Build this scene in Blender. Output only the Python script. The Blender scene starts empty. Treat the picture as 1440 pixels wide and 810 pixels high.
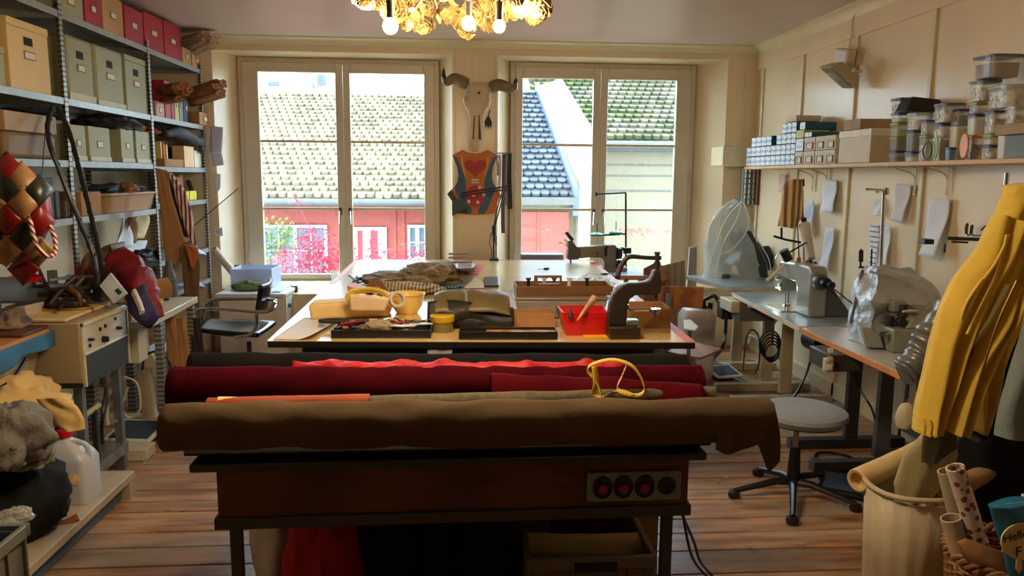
import bpy, bmesh, math, random
from mathutils import Vector as V, Matrix as M, noise
rnd = random.Random(7)
R = math.radians
SC = bpy.context.scene
COL = SC.collection
# ------------------------------------------------------------ camera
F = 1080.0
CAM = V((0, 0, 1.65))
_y = V((-80, 158, -F)).normalized()
_t = .008
_z = V((_t, 1, (158 - 80*_t)/F)).normalized()
_x = _y.cross(_z)
RW = M((_x, _y, _z))
cd = bpy.data.cameras.new('camera'); cam = bpy.data.objects.new('camera', cd); COL.objects.link(cam)
cd.sensor_width = 36; cd.lens = 36*F/1440; cd.clip_start = .05; cd.clip_end = 200
cam.matrix_world = M.Translation(CAM) @ RW.to_4x4()
SC.camera = cam
# ------------------------------------------------------------ world, sun, exposure
SC.view_settings.view_transform = 'Standard'; SC.view_settings.look = 'None'
SC.view_settings.gamma = 1; SC.view_settings.use_curve_mapping = False
SC.view_settings.exposure = 0.0
SKY = 14.0; SUN = 3.0; BULB = 15.0
w = bpy.data.worlds.new('world'); SC.world = w; w.use_nodes = True
bg = w.node_tree.nodes['Background']; bg.inputs[0].default_value = (.70, .86, 1, 1); bg.inputs[1].default_value = SKY
def area(name, loc, rot, sx, sy, power=0, portal=False, col=(1,1,1)):
    l = bpy.data.lights.new(name, 'AREA'); l.shape = 'RECTANGLE'; l.size = sx; l.size_y = sy; l.energy = power; l.color = col
    if portal: l.cycles.is_portal = True
    o = bpy.data.objects.new(name, l); COL.objects.link(o); o.location = loc; o.rotation_euler = rot; return o
area('window_portal', (-1.07, 7.72, 1.65), (R(-90), 0, 0), 1.75, 2.1, 1, True)
area('window_portal', (1.42, 7.72, 1.65), (R(-90), 0, 0), 1.7, 2.1, 1, True)
sl = bpy.data.lights.new('sun', 'SUN'); sl.energy = SUN; sl.angle = R(.6); sl.color = (1, .93, .8)
so = bpy.data.objects.new('sun', sl); COL.objects.link(so); so.rotation_euler = V((.5, .3, -.9)).to_track_quat('-Z', 'Y').to_euler()
# ------------------------------------------------------------ pixels to points (photo is 1440 x 810)
def W(px, py, X=None, Y=None, Z=None):
    d = RW @ V(((px-720)/F, -(py-405)/F, -1))
    s = (X-CAM.x)/d.x if X is not None else (Y-CAM.y)/d.y if Y is not None else (Z-CAM.z)/d.z
    return CAM + d*s
# ------------------------------------------------------------ materials
def lin(c): return tuple((x/255/12.92 if x/255 <= .04045 else ((x/255+.055)/1.055)**2.4) for x in c)
MATS = {}
def mat(name, c=(200,200,200), rough=.6, metal=0, var=.12, scale=8, bump=.0, bscale=60, c2=None, alpha=1, emit=0,
        stretch=(1,1,1), sheen=0, coat=0, kind='noise', island=0, spec=.5, thresh=None, dirn='X'):
    if name in MATS: return MATS[name]
    m = bpy.data.materials.new(name); m.use_nodes = True; nt = m.node_tree; N = nt.nodes; L = nt.links
    b = N['Principled BSDF']
    tc = N.new('ShaderNodeTexCoord'); mp = N.new('ShaderNodeMapping'); mp.inputs['Scale'].default_value = stretch
    L.new(tc.outputs['Object'], mp.inputs[0])
    base = lin(c)
    lo = tuple(x*(1-var) for x in base) if c2 is None else lin(c2)
    hi = tuple(min(1, x*(1+var)) for x in base) if c2 is None else base
    if kind == 'noise':
        t = N.new('ShaderNodeTexNoise'); t.inputs['Scale'].default_value = scale; t.inputs['Detail'].default_value = 5; fac = t.outputs[0]
    elif kind == 'wave':
        t = N.new('ShaderNodeTexWave'); t.inputs['Scale'].default_value = scale; t.inputs['Distortion'].default_value = 3; t.inputs['Detail'].default_value = 3; t.inputs['Detail Scale'].default_value = 2; fac = t.outputs[1]
    elif kind == 'stripe':
        t = N.new('ShaderNodeTexWave'); t.inputs['Scale'].default_value = scale; t.bands_direction = dirn; fac = t.outputs[1]
    elif kind == 'vor':
        t = N.new('ShaderNodeTexVoronoi'); t.inputs['Scale'].default_value = scale; fac = t.outputs[0]
    L.new(mp.outputs[0], t.inputs[0])
    r = N.new('ShaderNodeValToRGB'); r.color_ramp.elements[0].color = (*lo, 1); r.color_ramp.elements[1].color = (*hi, 1)
    e0, e1 = thresh or ((.3, .7) if kind == 'noise' else (.2, .8))
    r.color_ramp.elements[0].position = e0; r.color_ramp.elements[1].position = e1
    L.new(fac, r.inputs[0]); out = r.outputs[0]
    if island:
        g = N.new('ShaderNodeNewGeometry'); hs = N.new('ShaderNodeHueSaturation')
        mr = N.new('ShaderNodeMapRange'); mr.inputs[3].default_value = 1-island; mr.inputs[4].default_value = 1+island
        L.new(g.outputs['Random Per Island'], mr.inputs[0]); L.new(mr.outputs[0], hs.inputs['Value']); L.new(out, hs.inputs['Color']); out = hs.outputs[0]
    L.new(out, b.inputs['Base Color'])
    b.inputs['Roughness'].default_value = rough; b.inputs['Metallic'].default_value = metal
    b.inputs['Specular IOR Level'].default_value = spec
    if sheen: b.inputs['Sheen Weight'].default_value = sheen; b.inputs['Sheen Roughness'].default_value = .5
    if coat: b.inputs['Coat Weight'].default_value = coat; b.inputs['Coat Roughness'].default_value = .15
    if alpha < 1: b.inputs['Alpha'].default_value = alpha
    if emit: b.inputs['Emission Color'].default_value = (*base, 1); b.inputs['Emission Strength'].default_value = emit
    if bump:
        n2 = N.new('ShaderNodeTexNoise'); n2.inputs['Scale'].default_value = bscale; n2.inputs['Detail'].default_value = 4; L.new(mp.outputs[0], n2.inputs[0])
        bp = N.new('ShaderNodeBump'); bp.inputs['Strength'].default_value = bump; bp.inputs['Distance'].default_value = .01
        L.new(n2.outputs[0], bp.inputs['Height']); L.new(bp.outputs[0], b.inputs['Normal'])
    MATS[name] = m; return m
def glass(name='glass', tint=(245,250,250), refl=.06):
    if name in MATS: return MATS[name]
    m = bpy.data.materials.new(name); m.use_nodes = True; nt = m.node_tree; nt.nodes.clear()
    o = nt.nodes.new('ShaderNodeOutputMaterial'); mx = nt.nodes.new('ShaderNodeMixShader'); t = nt.nodes.new('ShaderNodeBsdfTransparent'); g = nt.nodes.new('ShaderNodeBsdfGlossy')
    t.inputs[0].default_value = (*lin(tint), 1); g.inputs['Roughness'].default_value = .03
    mx.inputs[0].default_value = refl
    nt.links.new(t.outputs[0], mx.inputs[1]); nt.links.new(g.outputs[0], mx.inputs[2]); nt.links.new(mx.outputs[0], o.inputs[0])
    MATS[name] = m; return m
# ------------------------------------------------------------ mesh builder
def frame(d):
    d = d.normalized(); u = d.orthogonal().normalized(); return u, d.cross(u)
class B:
    def __init__(s): s.m = bmesh.new(); s.soft = False
    def face(s, pts):
        vs = [s.m.verts.new(p) for p in pts]
        try: return s.m.faces.new(vs)
        except ValueError: return None
    def box(s, x0, x1, y0, y1, z0, z1, T=None):
        c = [V((x, y, z)) for z in (z0, z1) for x, y in ((x0,y0),(x1,y0),(x1,y1),(x0,y1))]
        if T: c = [T @ p for p in c]
        v = [s.m.verts.new(p) for p in c]
        for f in ((3,2,1,0),(4,5,6,7),(0,1,5,4),(1,2,6,5),(2,3,7,6),(3,0,4,7)): s.m.faces.new([v[i] for i in f])
        return s
    def hexa(s, c):
        v = [s.m.verts.new(p) for p in c]
        for f in ((3,2,1,0),(4,5,6,7),(0,1,5,4),(1,2,6,5),(2,3,7,6),(3,0,4,7)): s.m.faces.new([v[i] for i in f])
        return s
    def cyl(s, p0, p1, r0, r1=None, n=16, cap=True):
        p0, p1 = V(p0), V(p1); r1 = r0 if r1 is None else r1; u, w_ = frame(p1-p0)
        A = [[s.m.verts.new(p + (u*math.cos(a)+w_*math.sin(a))*r) for a in [2*math.pi*i/n for i in range(n)]] for p, r in ((p0,r0),(p1,r1))]
        for i in range(n): s.m.faces.new((A[0][i], A[0][(i+1)%n], A[1][(i+1)%n], A[1][i]))
        if cap: s.m.faces.new(A[0][::-1]); s.m.faces.new(A[1])
        return s
    def tube(s, pts, r, n=8, cap=True, smooth=0, flat=None):
        pts = [V(p) for p in pts]
        if smooth:
            q = []
            for i in range(len(pts)-1):
                a, b_, c, d = pts[max(i-1,0)], pts[i], pts[i+1], pts[min(i+2,len(pts)-1)]
                for k in range(smooth):
                    t = k/smooth
                    q.append(.5*((2*b_)+(c-a)*t+(2*a-5*b_+4*c-d)*t*t+(3*b_-a-3*c+d)*t**3))
            pts = q+[pts[-1]]
        rs = r if isinstance(r, (list, tuple)) else [r]*len(pts)
        if len(rs) != len(pts):
            rs = [rs[min(len(rs)-1, int(i/(len(pts)-1)*(len(rs)-1)))]*(1-f)+rs[min(len(rs)-1, int(i/(len(pts)-1)*(len(rs)-1))+1)]*f for i in range(len(pts)) for f in [(i/(len(pts)-1)*(len(rs)-1)) % 1]]
        u = None; prev = None
        for i, p in enumerate(pts):
            d = (pts[min(i+1,len(pts)-1)]-pts[max(i-1,0)])
            if d.length < 1e-9: d = V((0,0,1))
            d.normalize()
            if u is None: u, w_ = frame(d)
            else: u = (u-d*u.dot(d)).normalized(); w_ = d.cross(u)
            fl = flat or 1
            ring = [s.m.verts.new(p+(u*math.cos(a)+w_*math.sin(a)*fl)*rs[i]) for a in [2*math.pi*k/n for k in range(n)]]
            if prev:
                for k in range(n): s.m.faces.new((prev[k], prev[(k+1)%n], ring[(k+1)%n], ring[k]))
            elif cap: s.m.faces.new(ring[::-1])
            prev = ring
        if cap: s.m.faces.new(prev)
        return s
    def lathe(s, prof, c=(0,0,0), n=24, sx=1, sy=1, T=None):
        c = V(c); prev = None
        for r, z in prof:
            if r < 1e-6: ring = [s.m.verts.new((T @ V((0,0,z)) if T else V((0,0,z)))+c)]
            else:
                P_ = [V((r*math.cos(2*math.pi*i/n)*sx, r*math.sin(2*math.pi*i/n)*sy, z)) for i in range(n)]
                ring = [s.m.verts.new((T @ p if T else p)+c) for p in P_]
            if prev:
                for i in range(n):
                    a, b_ = prev[i % len(prev)], prev[(i+1) % len(prev)]; c_, d = ring[(i+1) % len(ring)], ring[i % len(ring)]
                    f = []
                    for q in (a, b_, c_, d):
                        if q not in f: f.append(q)
                    if len(f) > 2: s.m.faces.new(f)
            prev = ring
        return s
    def prism(s, pts, d):
        """closed outline of 3d points swept by vector d"""
        d = V(d); a = [s.m.verts.new(p) for p in pts]; b_ = [s.m.verts.new(V(p)+d) for p in pts]; n = len(a)
        s.m.faces.new(a[::-1]); s.m.faces.new(b_)
        for i in range(n): s.m.faces.new((a[i], a[(i+1)%n], b_[(i+1)%n], b_[i]))
        return s
    def grid(s, fn, nu, nv, closeu=False):
        g = [[s.m.verts.new(fn(i/nu, j/nv)) for j in range(nv+1)] for i in range(nu if closeu else nu+1)]
        for i in range(nu):
            for j in range(nv): s.m.faces.new((g[i][j], g[(i+1)%len(g)][j], g[(i+1)%len(g)][j+1], g[i][j+1]))
        return s
    def loft(s, rings, cap=True):
        prev = None
        for r in rings:
            k = [s.m.verts.new(p) for p in r]; n = len(k)
            if prev:
                for i in range(n): s.m.faces.new((prev[i], prev[(i+1)%n], k[(i+1)%n], k[i]))
            elif cap: s.m.faces.new(k[::-1])
            prev = k
        if cap: s.m.faces.new(prev)
        return s
    def jit(s, a, sc=6, seed=0):
        s.soft = True
        for v in s.m.verts:
            q = v.co*sc+V((seed,seed*.7,seed*.3)); v.co += V((noise.noise(q), noise.noise(q+V((9,3,1))), noise.noise(q+V((1,7,5)))))*a
        return s
    def obj(s, name, m, parent=None, bev=0, smooth=None, solid=0, sub=0, seg=2, label=None):
        """meshes are given in world coordinates; origin goes to the parent (or the thing's base)"""
        bmesh.ops.recalc_face_normals(s.m, faces=s.m.faces)
        if parent is None:
            lo = V([min(v.co[i] for v in s.m.verts) for i in range(3)]); hi = V([max(v.co[i] for v in s.m.verts) for i in range(3)])
            org = M.Translation(((lo.x+hi.x)/2, (lo.y+hi.y)/2, lo.z))
        else: org = parent['_w'] if False else PW[parent.name]
        bmesh.ops.transform(s.m, matrix=org.inverted(), verts=s.m.verts)
        me = bpy.data.meshes.new(name); s.m.to_mesh(me); s.m.free()
        o = bpy.data.objects.new(name, me); COL.objects.link(o); me.materials.append(m)
        if parent is None: o.matrix_world = org; PW[o.name] = org
        else: o.parent = parent; PW[o.name] = org
        if solid: d = o.modifiers.new('solid', 'SOLIDIFY'); d.thickness = solid; d.offset = 0
        if sub: d = o.modifiers.new('sub', 'SUBSURF'); d.levels = sub; d.render_levels = sub
        if bev: d = o.modifiers.new('bevel', 'BEVEL'); d.width = bev; d.segments = seg; d.limit_method = 'ANGLE'; d.angle_limit = R(40)
        if smooth is None: smooth = True
        if smooth:
            for p in me.polygons: p.use_smooth = True
            me.set_sharp_from_angle(angle=R(80 if s.soft else 35)) if not sub else None
        if label: o['label'] = label
        return o
PW = {}
def empty(name, loc, rz=0):
    o = bpy.data.objects.new(name, None); COL.objects.link(o); o.empty_display_size = .05
    o.location = loc; o.rotation_euler = (0, 0, rz); PW[o.name] = M.Translation(V(loc)) @ M.Rotation(rz, 4, 'Z'); return o
def tag(o, label, cat, group=None, kind=None):
    o['label'] = label; o['category'] = cat
    if group: o['group'] = group
    if kind: o['kind'] = kind
    return o
def thing(name, loc, label, cat, group=None, rz=0): return tag(empty(name, loc, rz), label, cat, group)
def struct(o): o['kind'] = 'structure'; return o
def dup(o, loc=None, rz=None, label=None, parent=None, scale=None):
    c = o.copy(); COL.objects.link(c)
    if parent: c.parent = parent
    for ch in list(o.children): dup(ch, parent=c)
    if loc is not None: c.location = loc
    if rz is not None: c.rotation_euler = (0, 0, rz)
    if scale is not None: c.scale = scale
    if label: c['label'] = label
    return c
def lerp(a, b, t): return V(a)*(1-t)+V(b)*t
def rbox(c, sx, sy, sz, rz=0, rx=0, ry=0):
    """transform for a box standing on point c"""
    return M.Translation(V(c)) @ M.Rotation(rz,4,'Z') @ M.Rotation(ry,4,'Y') @ M.Rotation(rx,4,'X')
def arc(c, r, a0, a1, n, u=V((1,0,0)), v=V((0,0,1))):
    return [V(c)+(V(u)*math.cos(a0+(a1-a0)*i/n)+V(v)*math.sin(a0+(a1-a0)*i/n))*r for i in range(n+1)]
# ------------------------------------------------------------ shared materials
m_wall = mat('painted_wall', (232,210,174), .28, var=.07, scale=2.2, bump=.15, bscale=9)
m_trim = mat('painted_trim', (226,212,172), .3, var=.05, scale=5)
m_winw = mat('window_paint', (206,192,168), .35, var=.05, scale=7)
m_ceil = mat('ceiling_paint', (204,184,172), .4, var=.05, scale=1.5, bump=.1, bscale=4)
m_steel = mat('galvanised_steel', (150,152,150), .4, .7, var=.2, scale=14)
m_dsteel = mat('dark_steel', (60,60,60), .45, .5, var=.2)
m_chrome = mat('chrome', (210,210,210), .14, 1, var=.03)
m_black = mat('black_plastic', (22,22,24), .4, var=.2)
m_blackc = mat('black_cloth', (16,16,18), .95, var=.3, bump=.3, sheen=.0)
m_white = mat('white_plastic', (225,225,220), .4, var=.04)
m_paper = mat('white_paper', (228,228,232), .8, var=.03)
m_beigep = mat('beige_plastic', (205,195,165), .45, var=.05)
m_board = mat('cardboard', (165,120,75), .85, var=.1, scale=20, bump=.1)
m_brownp = mat('wrapping_paper', (160,112,66), .8, var=.18, scale=12, bump=.3, bscale=25)
m_wood = mat('pine_wood', (196,140,82), .45, kind='wave', scale=3, stretch=(1,6,6), c2=(164,108,58))
m_glass = glass()
# ============================================================ the room
XL, XR, YB, YF, ZC = -2.87, 2.87, 7.3, -3.6, 2.875
FY = 7.6                                   # plane of the window frames
# floor of boards running across the room
m_floor = bpy.data.materials.new('floor_boards'); m_floor.use_nodes = True
def _floor():
    nt = m_floor.node_tree; N = nt.nodes; L = nt.links; b = N['Principled BSDF']
    tc = N.new('ShaderNodeTexCoord'); g = N.new('ShaderNodeNewGeometry')
    mp = N.new('ShaderNodeMapping'); mp.inputs['Scale'].default_value = (1.0, 7, 1)
    ad = N.new('ShaderNodeVectorMath'); ad.operation = 'ADD'; cm = N.new('ShaderNodeCombineXYZ'); ml = N.new('ShaderNodeMath'); ml.operation = 'MULTIPLY'; ml.inputs[1].default_value = 40
    L.new(g.outputs['Random Per Island'], ml.inputs[0]); L.new(ml.outputs[0], cm.inputs[0]); L.new(tc.outputs['Object'], mp.inputs[0]); L.new(mp.outputs[0], ad.inputs[0]); L.new(cm.outputs[0], ad.inputs[1])
    n1 = N.new('ShaderNodeTexNoise'); n1.inputs['Scale'].default_value = 3; n1.inputs['Detail'].default_value = 7; L.new(ad.outputs[0], n1.inputs[0])
    r1 = N.new('ShaderNodeValToRGB'); e = r1.color_ramp.elements
    e[0].position = .3; e[0].color = (*lin((120,84,58)), 1); e[1].position = .7; e[1].color = (*lin((206,158,112)), 1)
    k = r1.color_ramp.elements.new(.5); k.color = (*lin((176,130,90)), 1); L.new(n1.outputs[0], r1.inputs[0])
    # worn grey patches
    mp2 = N.new('ShaderNodeMapping'); mp2.inputs['Scale'].default_value = (1, 3, 1); L.new(tc.outputs['Object'], mp2.inputs[0])
    n2 = N.new('ShaderNodeTexNoise'); n2.inputs['Scale'].default_value = 1.6; n2.inputs['Detail'].default_value = 6; L.new(mp2.outputs[0], n2.inputs[0])
    r2 = N.new('ShaderNodeValToRGB'); r2.color_ramp.elements[0].position = .48; r2.color_ramp.elements[1].position = .66; L.new(n2.outputs[0], r2.inputs[0])
    mx = N.new('ShaderNodeMix'); mx.data_type = 'RGBA'; L.new(r2.outputs[0], mx.inputs[0]); L.new(r1.outputs[0], mx.inputs[6]); mx.inputs[7].default_value = (*lin((176,158,138)), 1)
    # knots
    vo = N.new('ShaderNodeTexVoronoi'); vo.inputs['Scale'].default_value = 3.2; mp3 = N.new('ShaderNodeMapping'); mp3.inputs['Scale'].default_value = (1, 2, 1); L.new(tc.outputs['Object'], mp3.inputs[0]); L.new(mp3.outputs[0], vo.inputs[0])
    r3 = N.new('ShaderNodeValToRGB'); r3.color_ramp.elements[0].position = .03; r3.color_ramp.elements[1].position = .07; r3.color_ramp.elements[0].color = (.35,.3,.25,1); L.new(vo.outputs[0], r3.inputs[0])
    m2 = N.new('ShaderNodeMix'); m2.data_type = 'RGBA'; m2.blend_type = 'MULTIPLY'; m2.inputs[0].default_value = 1; L.new(mx.outputs[2], m2.inputs[6]); L.new(r3.outputs[0], m2.inputs[7])
    hs = N.new('ShaderNodeHueSaturation'); mr = N.new('ShaderNodeMapRange'); mr.inputs[3].default_value = .75; mr.inputs[4].default_value = 1.2
    L.new(g.outputs['Random Per Island'], mr.inputs[0]); L.new(mr.outputs[0], hs.inputs['Value']); L.new(m2.outputs[2], hs.inputs['Color']); L.new(hs.outputs[0], b.inputs['Base Color'])
    rr = N.new('ShaderNodeMapRange'); rr.inputs[3].default_value = .22; rr.inputs[4].default_value = .45; L.new(n1.outputs[0], rr.inputs[0]); L.new(rr.outputs[0], b.inputs['Roughness'])
    bp = N.new('ShaderNodeBump'); bp.inputs['Strength'].default_value = .25; bp.inputs['Distance'].default_value = .01; L.new(n1.outputs[0], bp.inputs['Height']); L.new(bp.outputs[0], b.inputs['Normal'])
_floor()
b = B(); y = YF; b.box(XL-.2, XR+.2, YF-.2, YB+.4, -.08, -.03)
while y < YB+.3:
    wd = rnd.choice((.125, .15, .17, .2, .22)); xs = [XL-.1, XL+rnd.uniform(1.5, 4), XR+.1]
    for i in range(2): b.box(xs[i]+.002, xs[i+1]-.002, y+.004, y+wd-.004, -.03, rnd.uniform(-.002, 0))
    y += wd
struct(b.obj('floor', m_floor, smooth=False, bev=.003, seg=1))
struct(B().box(XL-.2, XR+.2, YF-.2, YB+.5, ZC, ZC+.12).obj('ceiling', m_ceil, smooth=False))
struct(B().box(XL-.2, XL, YF-.2, YB+.5, -.05, ZC).obj('wall_left', m_wall, smooth=False))
struct(B().box(XL, XR, YF-.2, YF, -.05, ZC).obj('wall_front', mat('bounce_damping_brown', (60,46,36), .6), smooth=False))  # unseen wall behind the camera, coloured dark to cut bounced light
# right wall with its battens
wr = struct(B().box(XR, XR+.2, YF-.2, YB+.5, -.05, ZC).obj('wall_right', m_wall, smooth=False))
b = B(); b.box(XR-.018, XR, YF, YB, 2.655, ZC)
b.obj('top_board', m_wall, wr, bev=.004, smooth=False)
for yy in (7.16, 6.33, 5.47, 4.57, 3.65, 2.7, 1.7, .7):
    B().box(XR-.018, XR, yy-.02, yy+.02, 0, 2.655).obj('batten', m_trim, wr, bev=.004, smooth=False)
b = B()
prof = [(0,0),(.085,0),(.085,-.012),(.06,-.02),(.04,-.04),(.028,-.065),(.018,-.085),(0,-.085)]
b.prism([(XR-x, YF, ZC+z) for x, z in prof], (0, YB-YF, 0))
struct(b.obj('trim_1', m_trim, smooth=True))
b = B(); b.prism([(XL, YB-x*.7, ZC+z*.8) for x, z in prof], (XR-XL, 0, 0)); struct(b.obj('trim_2', m_trim))
b = B(); b.prism([(XL+x, YF, ZC+z) for x, z in prof], (0, YB-YF, 0)); struct(b.obj('trim_3', m_trim))
struct(B().box(XR-.018, XR, YF, YB, 0, .12).obj('baseboard_right', m_trim, bev=.004))
struct(B().box(XL, XL+.018, YF, YB, 0, .12).obj('baseboard_left', m_trim, bev=.004))
# window wall with splayed reveals
wx = lambda px, py, Y=FY: W(px, py, Y=Y).x
LW = (wx(340,200), wx(618,200)); RWd = (wx(717,200), wx(975,150))
LO = (W(297,69,Y=YB).x, W(636,200,Y=YB).x); RO = (W(700,200,Y=YB).x, W(1021,160,Y=YB).x)
zf = W(500,84,Y=FY).z; zo = W(500,74,Y=YB).z; zs = .60; zso = .56
b = B()
def q(a, c_, z0, z1, y=YB): b.face([(a,y,z0),(c_,y,z0),(c_,y,z1),(a,y,z1)])
q(XL, LO[0], 0, ZC); q(LO[1], RO[0], 0, ZC); q(RO[1], XR, 0, ZC)
for O, I in ((LO, LW), (RO, RWd)):
    q(O[0], O[1], zo, ZC); q(O[0], O[1], 0, zso)
    b.face([(O[0],YB,zso),(O[0],YB,zo),(I[0],FY,zf),(I[0],FY,zs)]); b.face([(O[1],YB,zso),(O[1],YB,zo),(I[1],FY,zf),(I[1],FY,zs)])
    b.face([(O[0],YB,zo),(O[1],YB,zo),(I[1],FY,zf),(I[0],FY,zf)]); b.face([(O[0],YB,zso),(O[1],YB,zso),(I[1],FY,zs),(I[0],FY,zs)])
y0, y1 = FY+.005, FY+.14
b.box(XL-.2, LW[0], y0, y1, -.5, ZC+.2); b.box(LW[1], RWd[0], y0, y1, -.5, ZC+.2); b.box(RWd[1], XR+.2, y0, y1, -.5, ZC+.2)
for I in (LW, RWd): b.box(I[0], I[1], y0, y1, zf, ZC+.2); b.box(I[0], I[1], y0, y1, -.5, zs)
wb = struct(b.obj('wall_back', m_wall, smooth=False))
for x in (LO[1]+.02, RO[0]-.015): B().box(x-.012, x+.012, YB-.008, YB+.0, .5, ZC-.07).obj('edge_strip', m_trim, wb, bev=.003)
B().box(LO[1]+.17, LO[1]+.19, YB-.006, YB, zo-.5, ZC-.07).obj('edge_strip', m_trim, wb, bev=.003)
B().box(RO[1]+.16, RO[1]+.18, YB-.012, YB, .0, ZC-.07).obj('edge_strip', m_trim, wb, bev=.003)
def ring(b, x0, x1, z0, z1, wl, wr_, wt, wbm, ya, yb):
    b.box(x0, x0+wl, ya, yb, z0, z1); b.box(x1-wr_, x1, ya, yb, z0, z1); b.box(x0+wl, x1-wr_, ya, yb, z1-wt, z1); b.box(x0+wl, x1-wr_, ya, yb, z0, z0+wbm)
def window(n, x0, x1, z0, z1, panes, zb, ztop, zbot, xm, loc_label):
    root = empty('window_%d' % n, ((x0+x1)/2, FY, z0)); root['kind'] = 'structure'
    b = B(); ring(b, x0, x1, z0, z1, .05, .05, .05, .06, FY-.05, FY+.06); b.obj('window_frame', m_winw, root, bev=.006)
    for k, (a, c_) in enumerate(panes):
        l = x0+.045 if k == 0 else xm+.002; r = xm-.002 if k == 0 else x1-.045
        b = B(); ring(b, l, r, z0+.05, z1-.045, a-l, r-c_, z1-.045-ztop, zbot-z0-.05, FY-.075, FY-.02)
        f = b.obj('casement', m_winw, root, bev=.008)
        b = B()
        for z in zb: b.box(a, c_, FY-.062, FY-.035, z-.012, z+.012)
        b.obj('glazing_bar', m_winw, f, bev=.004)
        B().box(a-.005, c_+.005, FY-.05, FY-.046, zbot-.005, ztop+.005).obj('pane', m_glass, f, smooth=False)
    for s in (-1, 1):
        b = B(); hz = 1.3; b.box(xm+s*.045-.014, xm+s*.045+.014, FY-.085, FY-.075, hz-.035, hz+.035); b.cyl((xm+s*.045, FY-.085, hz), (xm+s*.045, FY-.11, hz), .008)
        b.tube([(xm+s*.045, FY-.11, hz+.005), (xm+s*.048, FY-.115, hz-.06), (xm+s*.05, FY-.112, hz-.12)], [.008,.007,.006]); b.obj('window_handle', m_chrome, root)
    for s, xx in ((0, x0+.045), (1, x1-.045)):
        b = B()
        for z in (z0+.25, (z0+z1)/2, z1-.3): b.cyl((xx, FY-.08, z-.04), (xx, FY-.08, z+.04), .008, n=8)
        b.obj('hinge', m_winw, root)
    return root
zt = W(480,103,Y=FY-.05).z; zt2 = W(840,112,Y=FY-.05).z; zbm = W(480,385,Y=FY-.05).z
zb = (W(480,199.5,Y=FY-.05).z, W(480,293.5,Y=FY-.05).z); zb2 = (W(845,204.5,Y=FY-.05).z, W(845,295,Y=FY-.05).z)
g = lambda px: W(px,240,Y=FY-.05).x
window(1, LW[0], LW[1], zs, zf, ((g(368.5), g(474.5)), (g(495), g(597))), zb, zt, zbm, g(485), '')
window(2, RWd[0], RWd[1], zs, zf, ((g(734), g(831.5)), (g(852), g(946.5))), zb2, zt2, zbm, g(842), '')
for n_, (O, I) in enumerate(((LO, LW), (RO, RWd))):
    b = B(); b.prism([(O[0]+.005,YB-.05,zso+.005),(O[1]-.005,YB-.05,zso+.005),(I[1],FY-.05,zs+.01),(I[0],FY-.05,zs+.01)], (0,0,.025)); s_ = struct(b.obj('trim_%d' % (4+n_), m_trim, bev=.005))
# ============================================================ across the street
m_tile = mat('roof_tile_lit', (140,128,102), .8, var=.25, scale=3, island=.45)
m_tile2 = mat('roof_tile_shade', (62,66,74), .75, var=.2, scale=3, island=.35)  # roof lying in shade: that shade is put into the tile colour
m_tile3 = mat('roof_tile_moss', (98,92,76), .85, c2=(56,66,24), scale=1.1, island=.3, thresh=(.4,.6))
m_red = mat('red_plaster', (140,66,56), .85, var=.12, scale=1.2)
m_beige = mat('beige_render', (122,112,92), .9, var=.05, scale=1)
m_grey = mat('grey_eave', (86,86,82), .8, var=.1)
def tiles(b, A, Bp, C_, rows, tw, th=.035):
    """beaver tail tiles: A left eave, Bp right eave, C_ left ridge"""
    A, Bp, C_ = V(A), V(Bp), V(C_); u = (Bp-A); L_ = u.length; u.normalize(); v = (C_-A); h = v.length/rows; v.normalize(); n = u.cross(v).normalized()
    if n.z < 0: n = -n
    nt = int(L_/tw)
    for r in range(rows):
        for k in range(nt):
            o = A+v*(r*h)+u*(k*tw+(tw/2 if r % 2 else 0)+rnd.uniform(-.004,.004)); dz = rnd.uniform(0,.012); L0 = o+n*(th+dz); g_ = tw*.94; sl_ = rnd.uniform(-.012,.012)
            p = [L0+v*(h*.22), L0+u*(g_*.22)+v*(sl_), L0+u*(g_*.78)+v*sl_, L0+u*g_+v*(h*.22), o+u*g_+v*(h*1.35)+n*.004, o+v*(h*1.35)+n*.004]
            vs = [b.m.verts.new(x) for x in p]; b.m.faces.new(vs)
            lo_ = [b.m.verts.new(x-n*(th*.95)) for x in p[:4]]
            for i in range(3): b.m.faces.new((vs[i], lo_[i], lo_[i+1], vs[i+1]))
# red building facing the left window
BY = 14.0
ze = W(430,279,Y=BY-.5).z; c1 = W(200,279,Y=BY-.5).x; c2_ = W(655,279,Y=BY-.5).x
bld = thing('building', (-2, BY, -4), 'red house with cream beaver-tail tiled roof seen through the left window', 'building')
zr = W(430,133,Y=18.6).z
b = B(); tiles(b, (c1, BY-.5, ze), (c2_+.3, BY-.5, ze), (c1, 18.6, zr), 24, .15, .075)
b.face([(c1,BY-.5,ze-.02),(c2_+.3,BY-.5,ze-.02),(c2_+.3,18.6,zr-.02),(c1,18.6,zr-.02)])
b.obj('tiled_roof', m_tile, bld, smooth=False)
B().cyl((c1, 18.62, zr+.02), (c2_+.3, 18.62, zr+.02), .12, n=10).obj('ridge', m_tile, bld)
zw = W(430,291,Y=BY).z
b = B(); b.box(c1, c2_+.2, BY-.42, BY-.1, W(430,290,Y=BY-.45).z, ze-.02); b.cyl((c1,BY-.55,ze-.06),(c2_+.3,BY-.55,ze-.06),.06,n=10); b.obj('eave', m_grey, bld, bev=.01)
B().box(c1, c2_+.2, BY, BY+4.5, -4, zw+.3).obj('red_wall', m_red, bld)
m_dwin = mat('dark_window', (70,84,96), .6, var=.3, scale=2); m_wp = mat('outside_white', (165,163,158), .6, var=.03)
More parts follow.
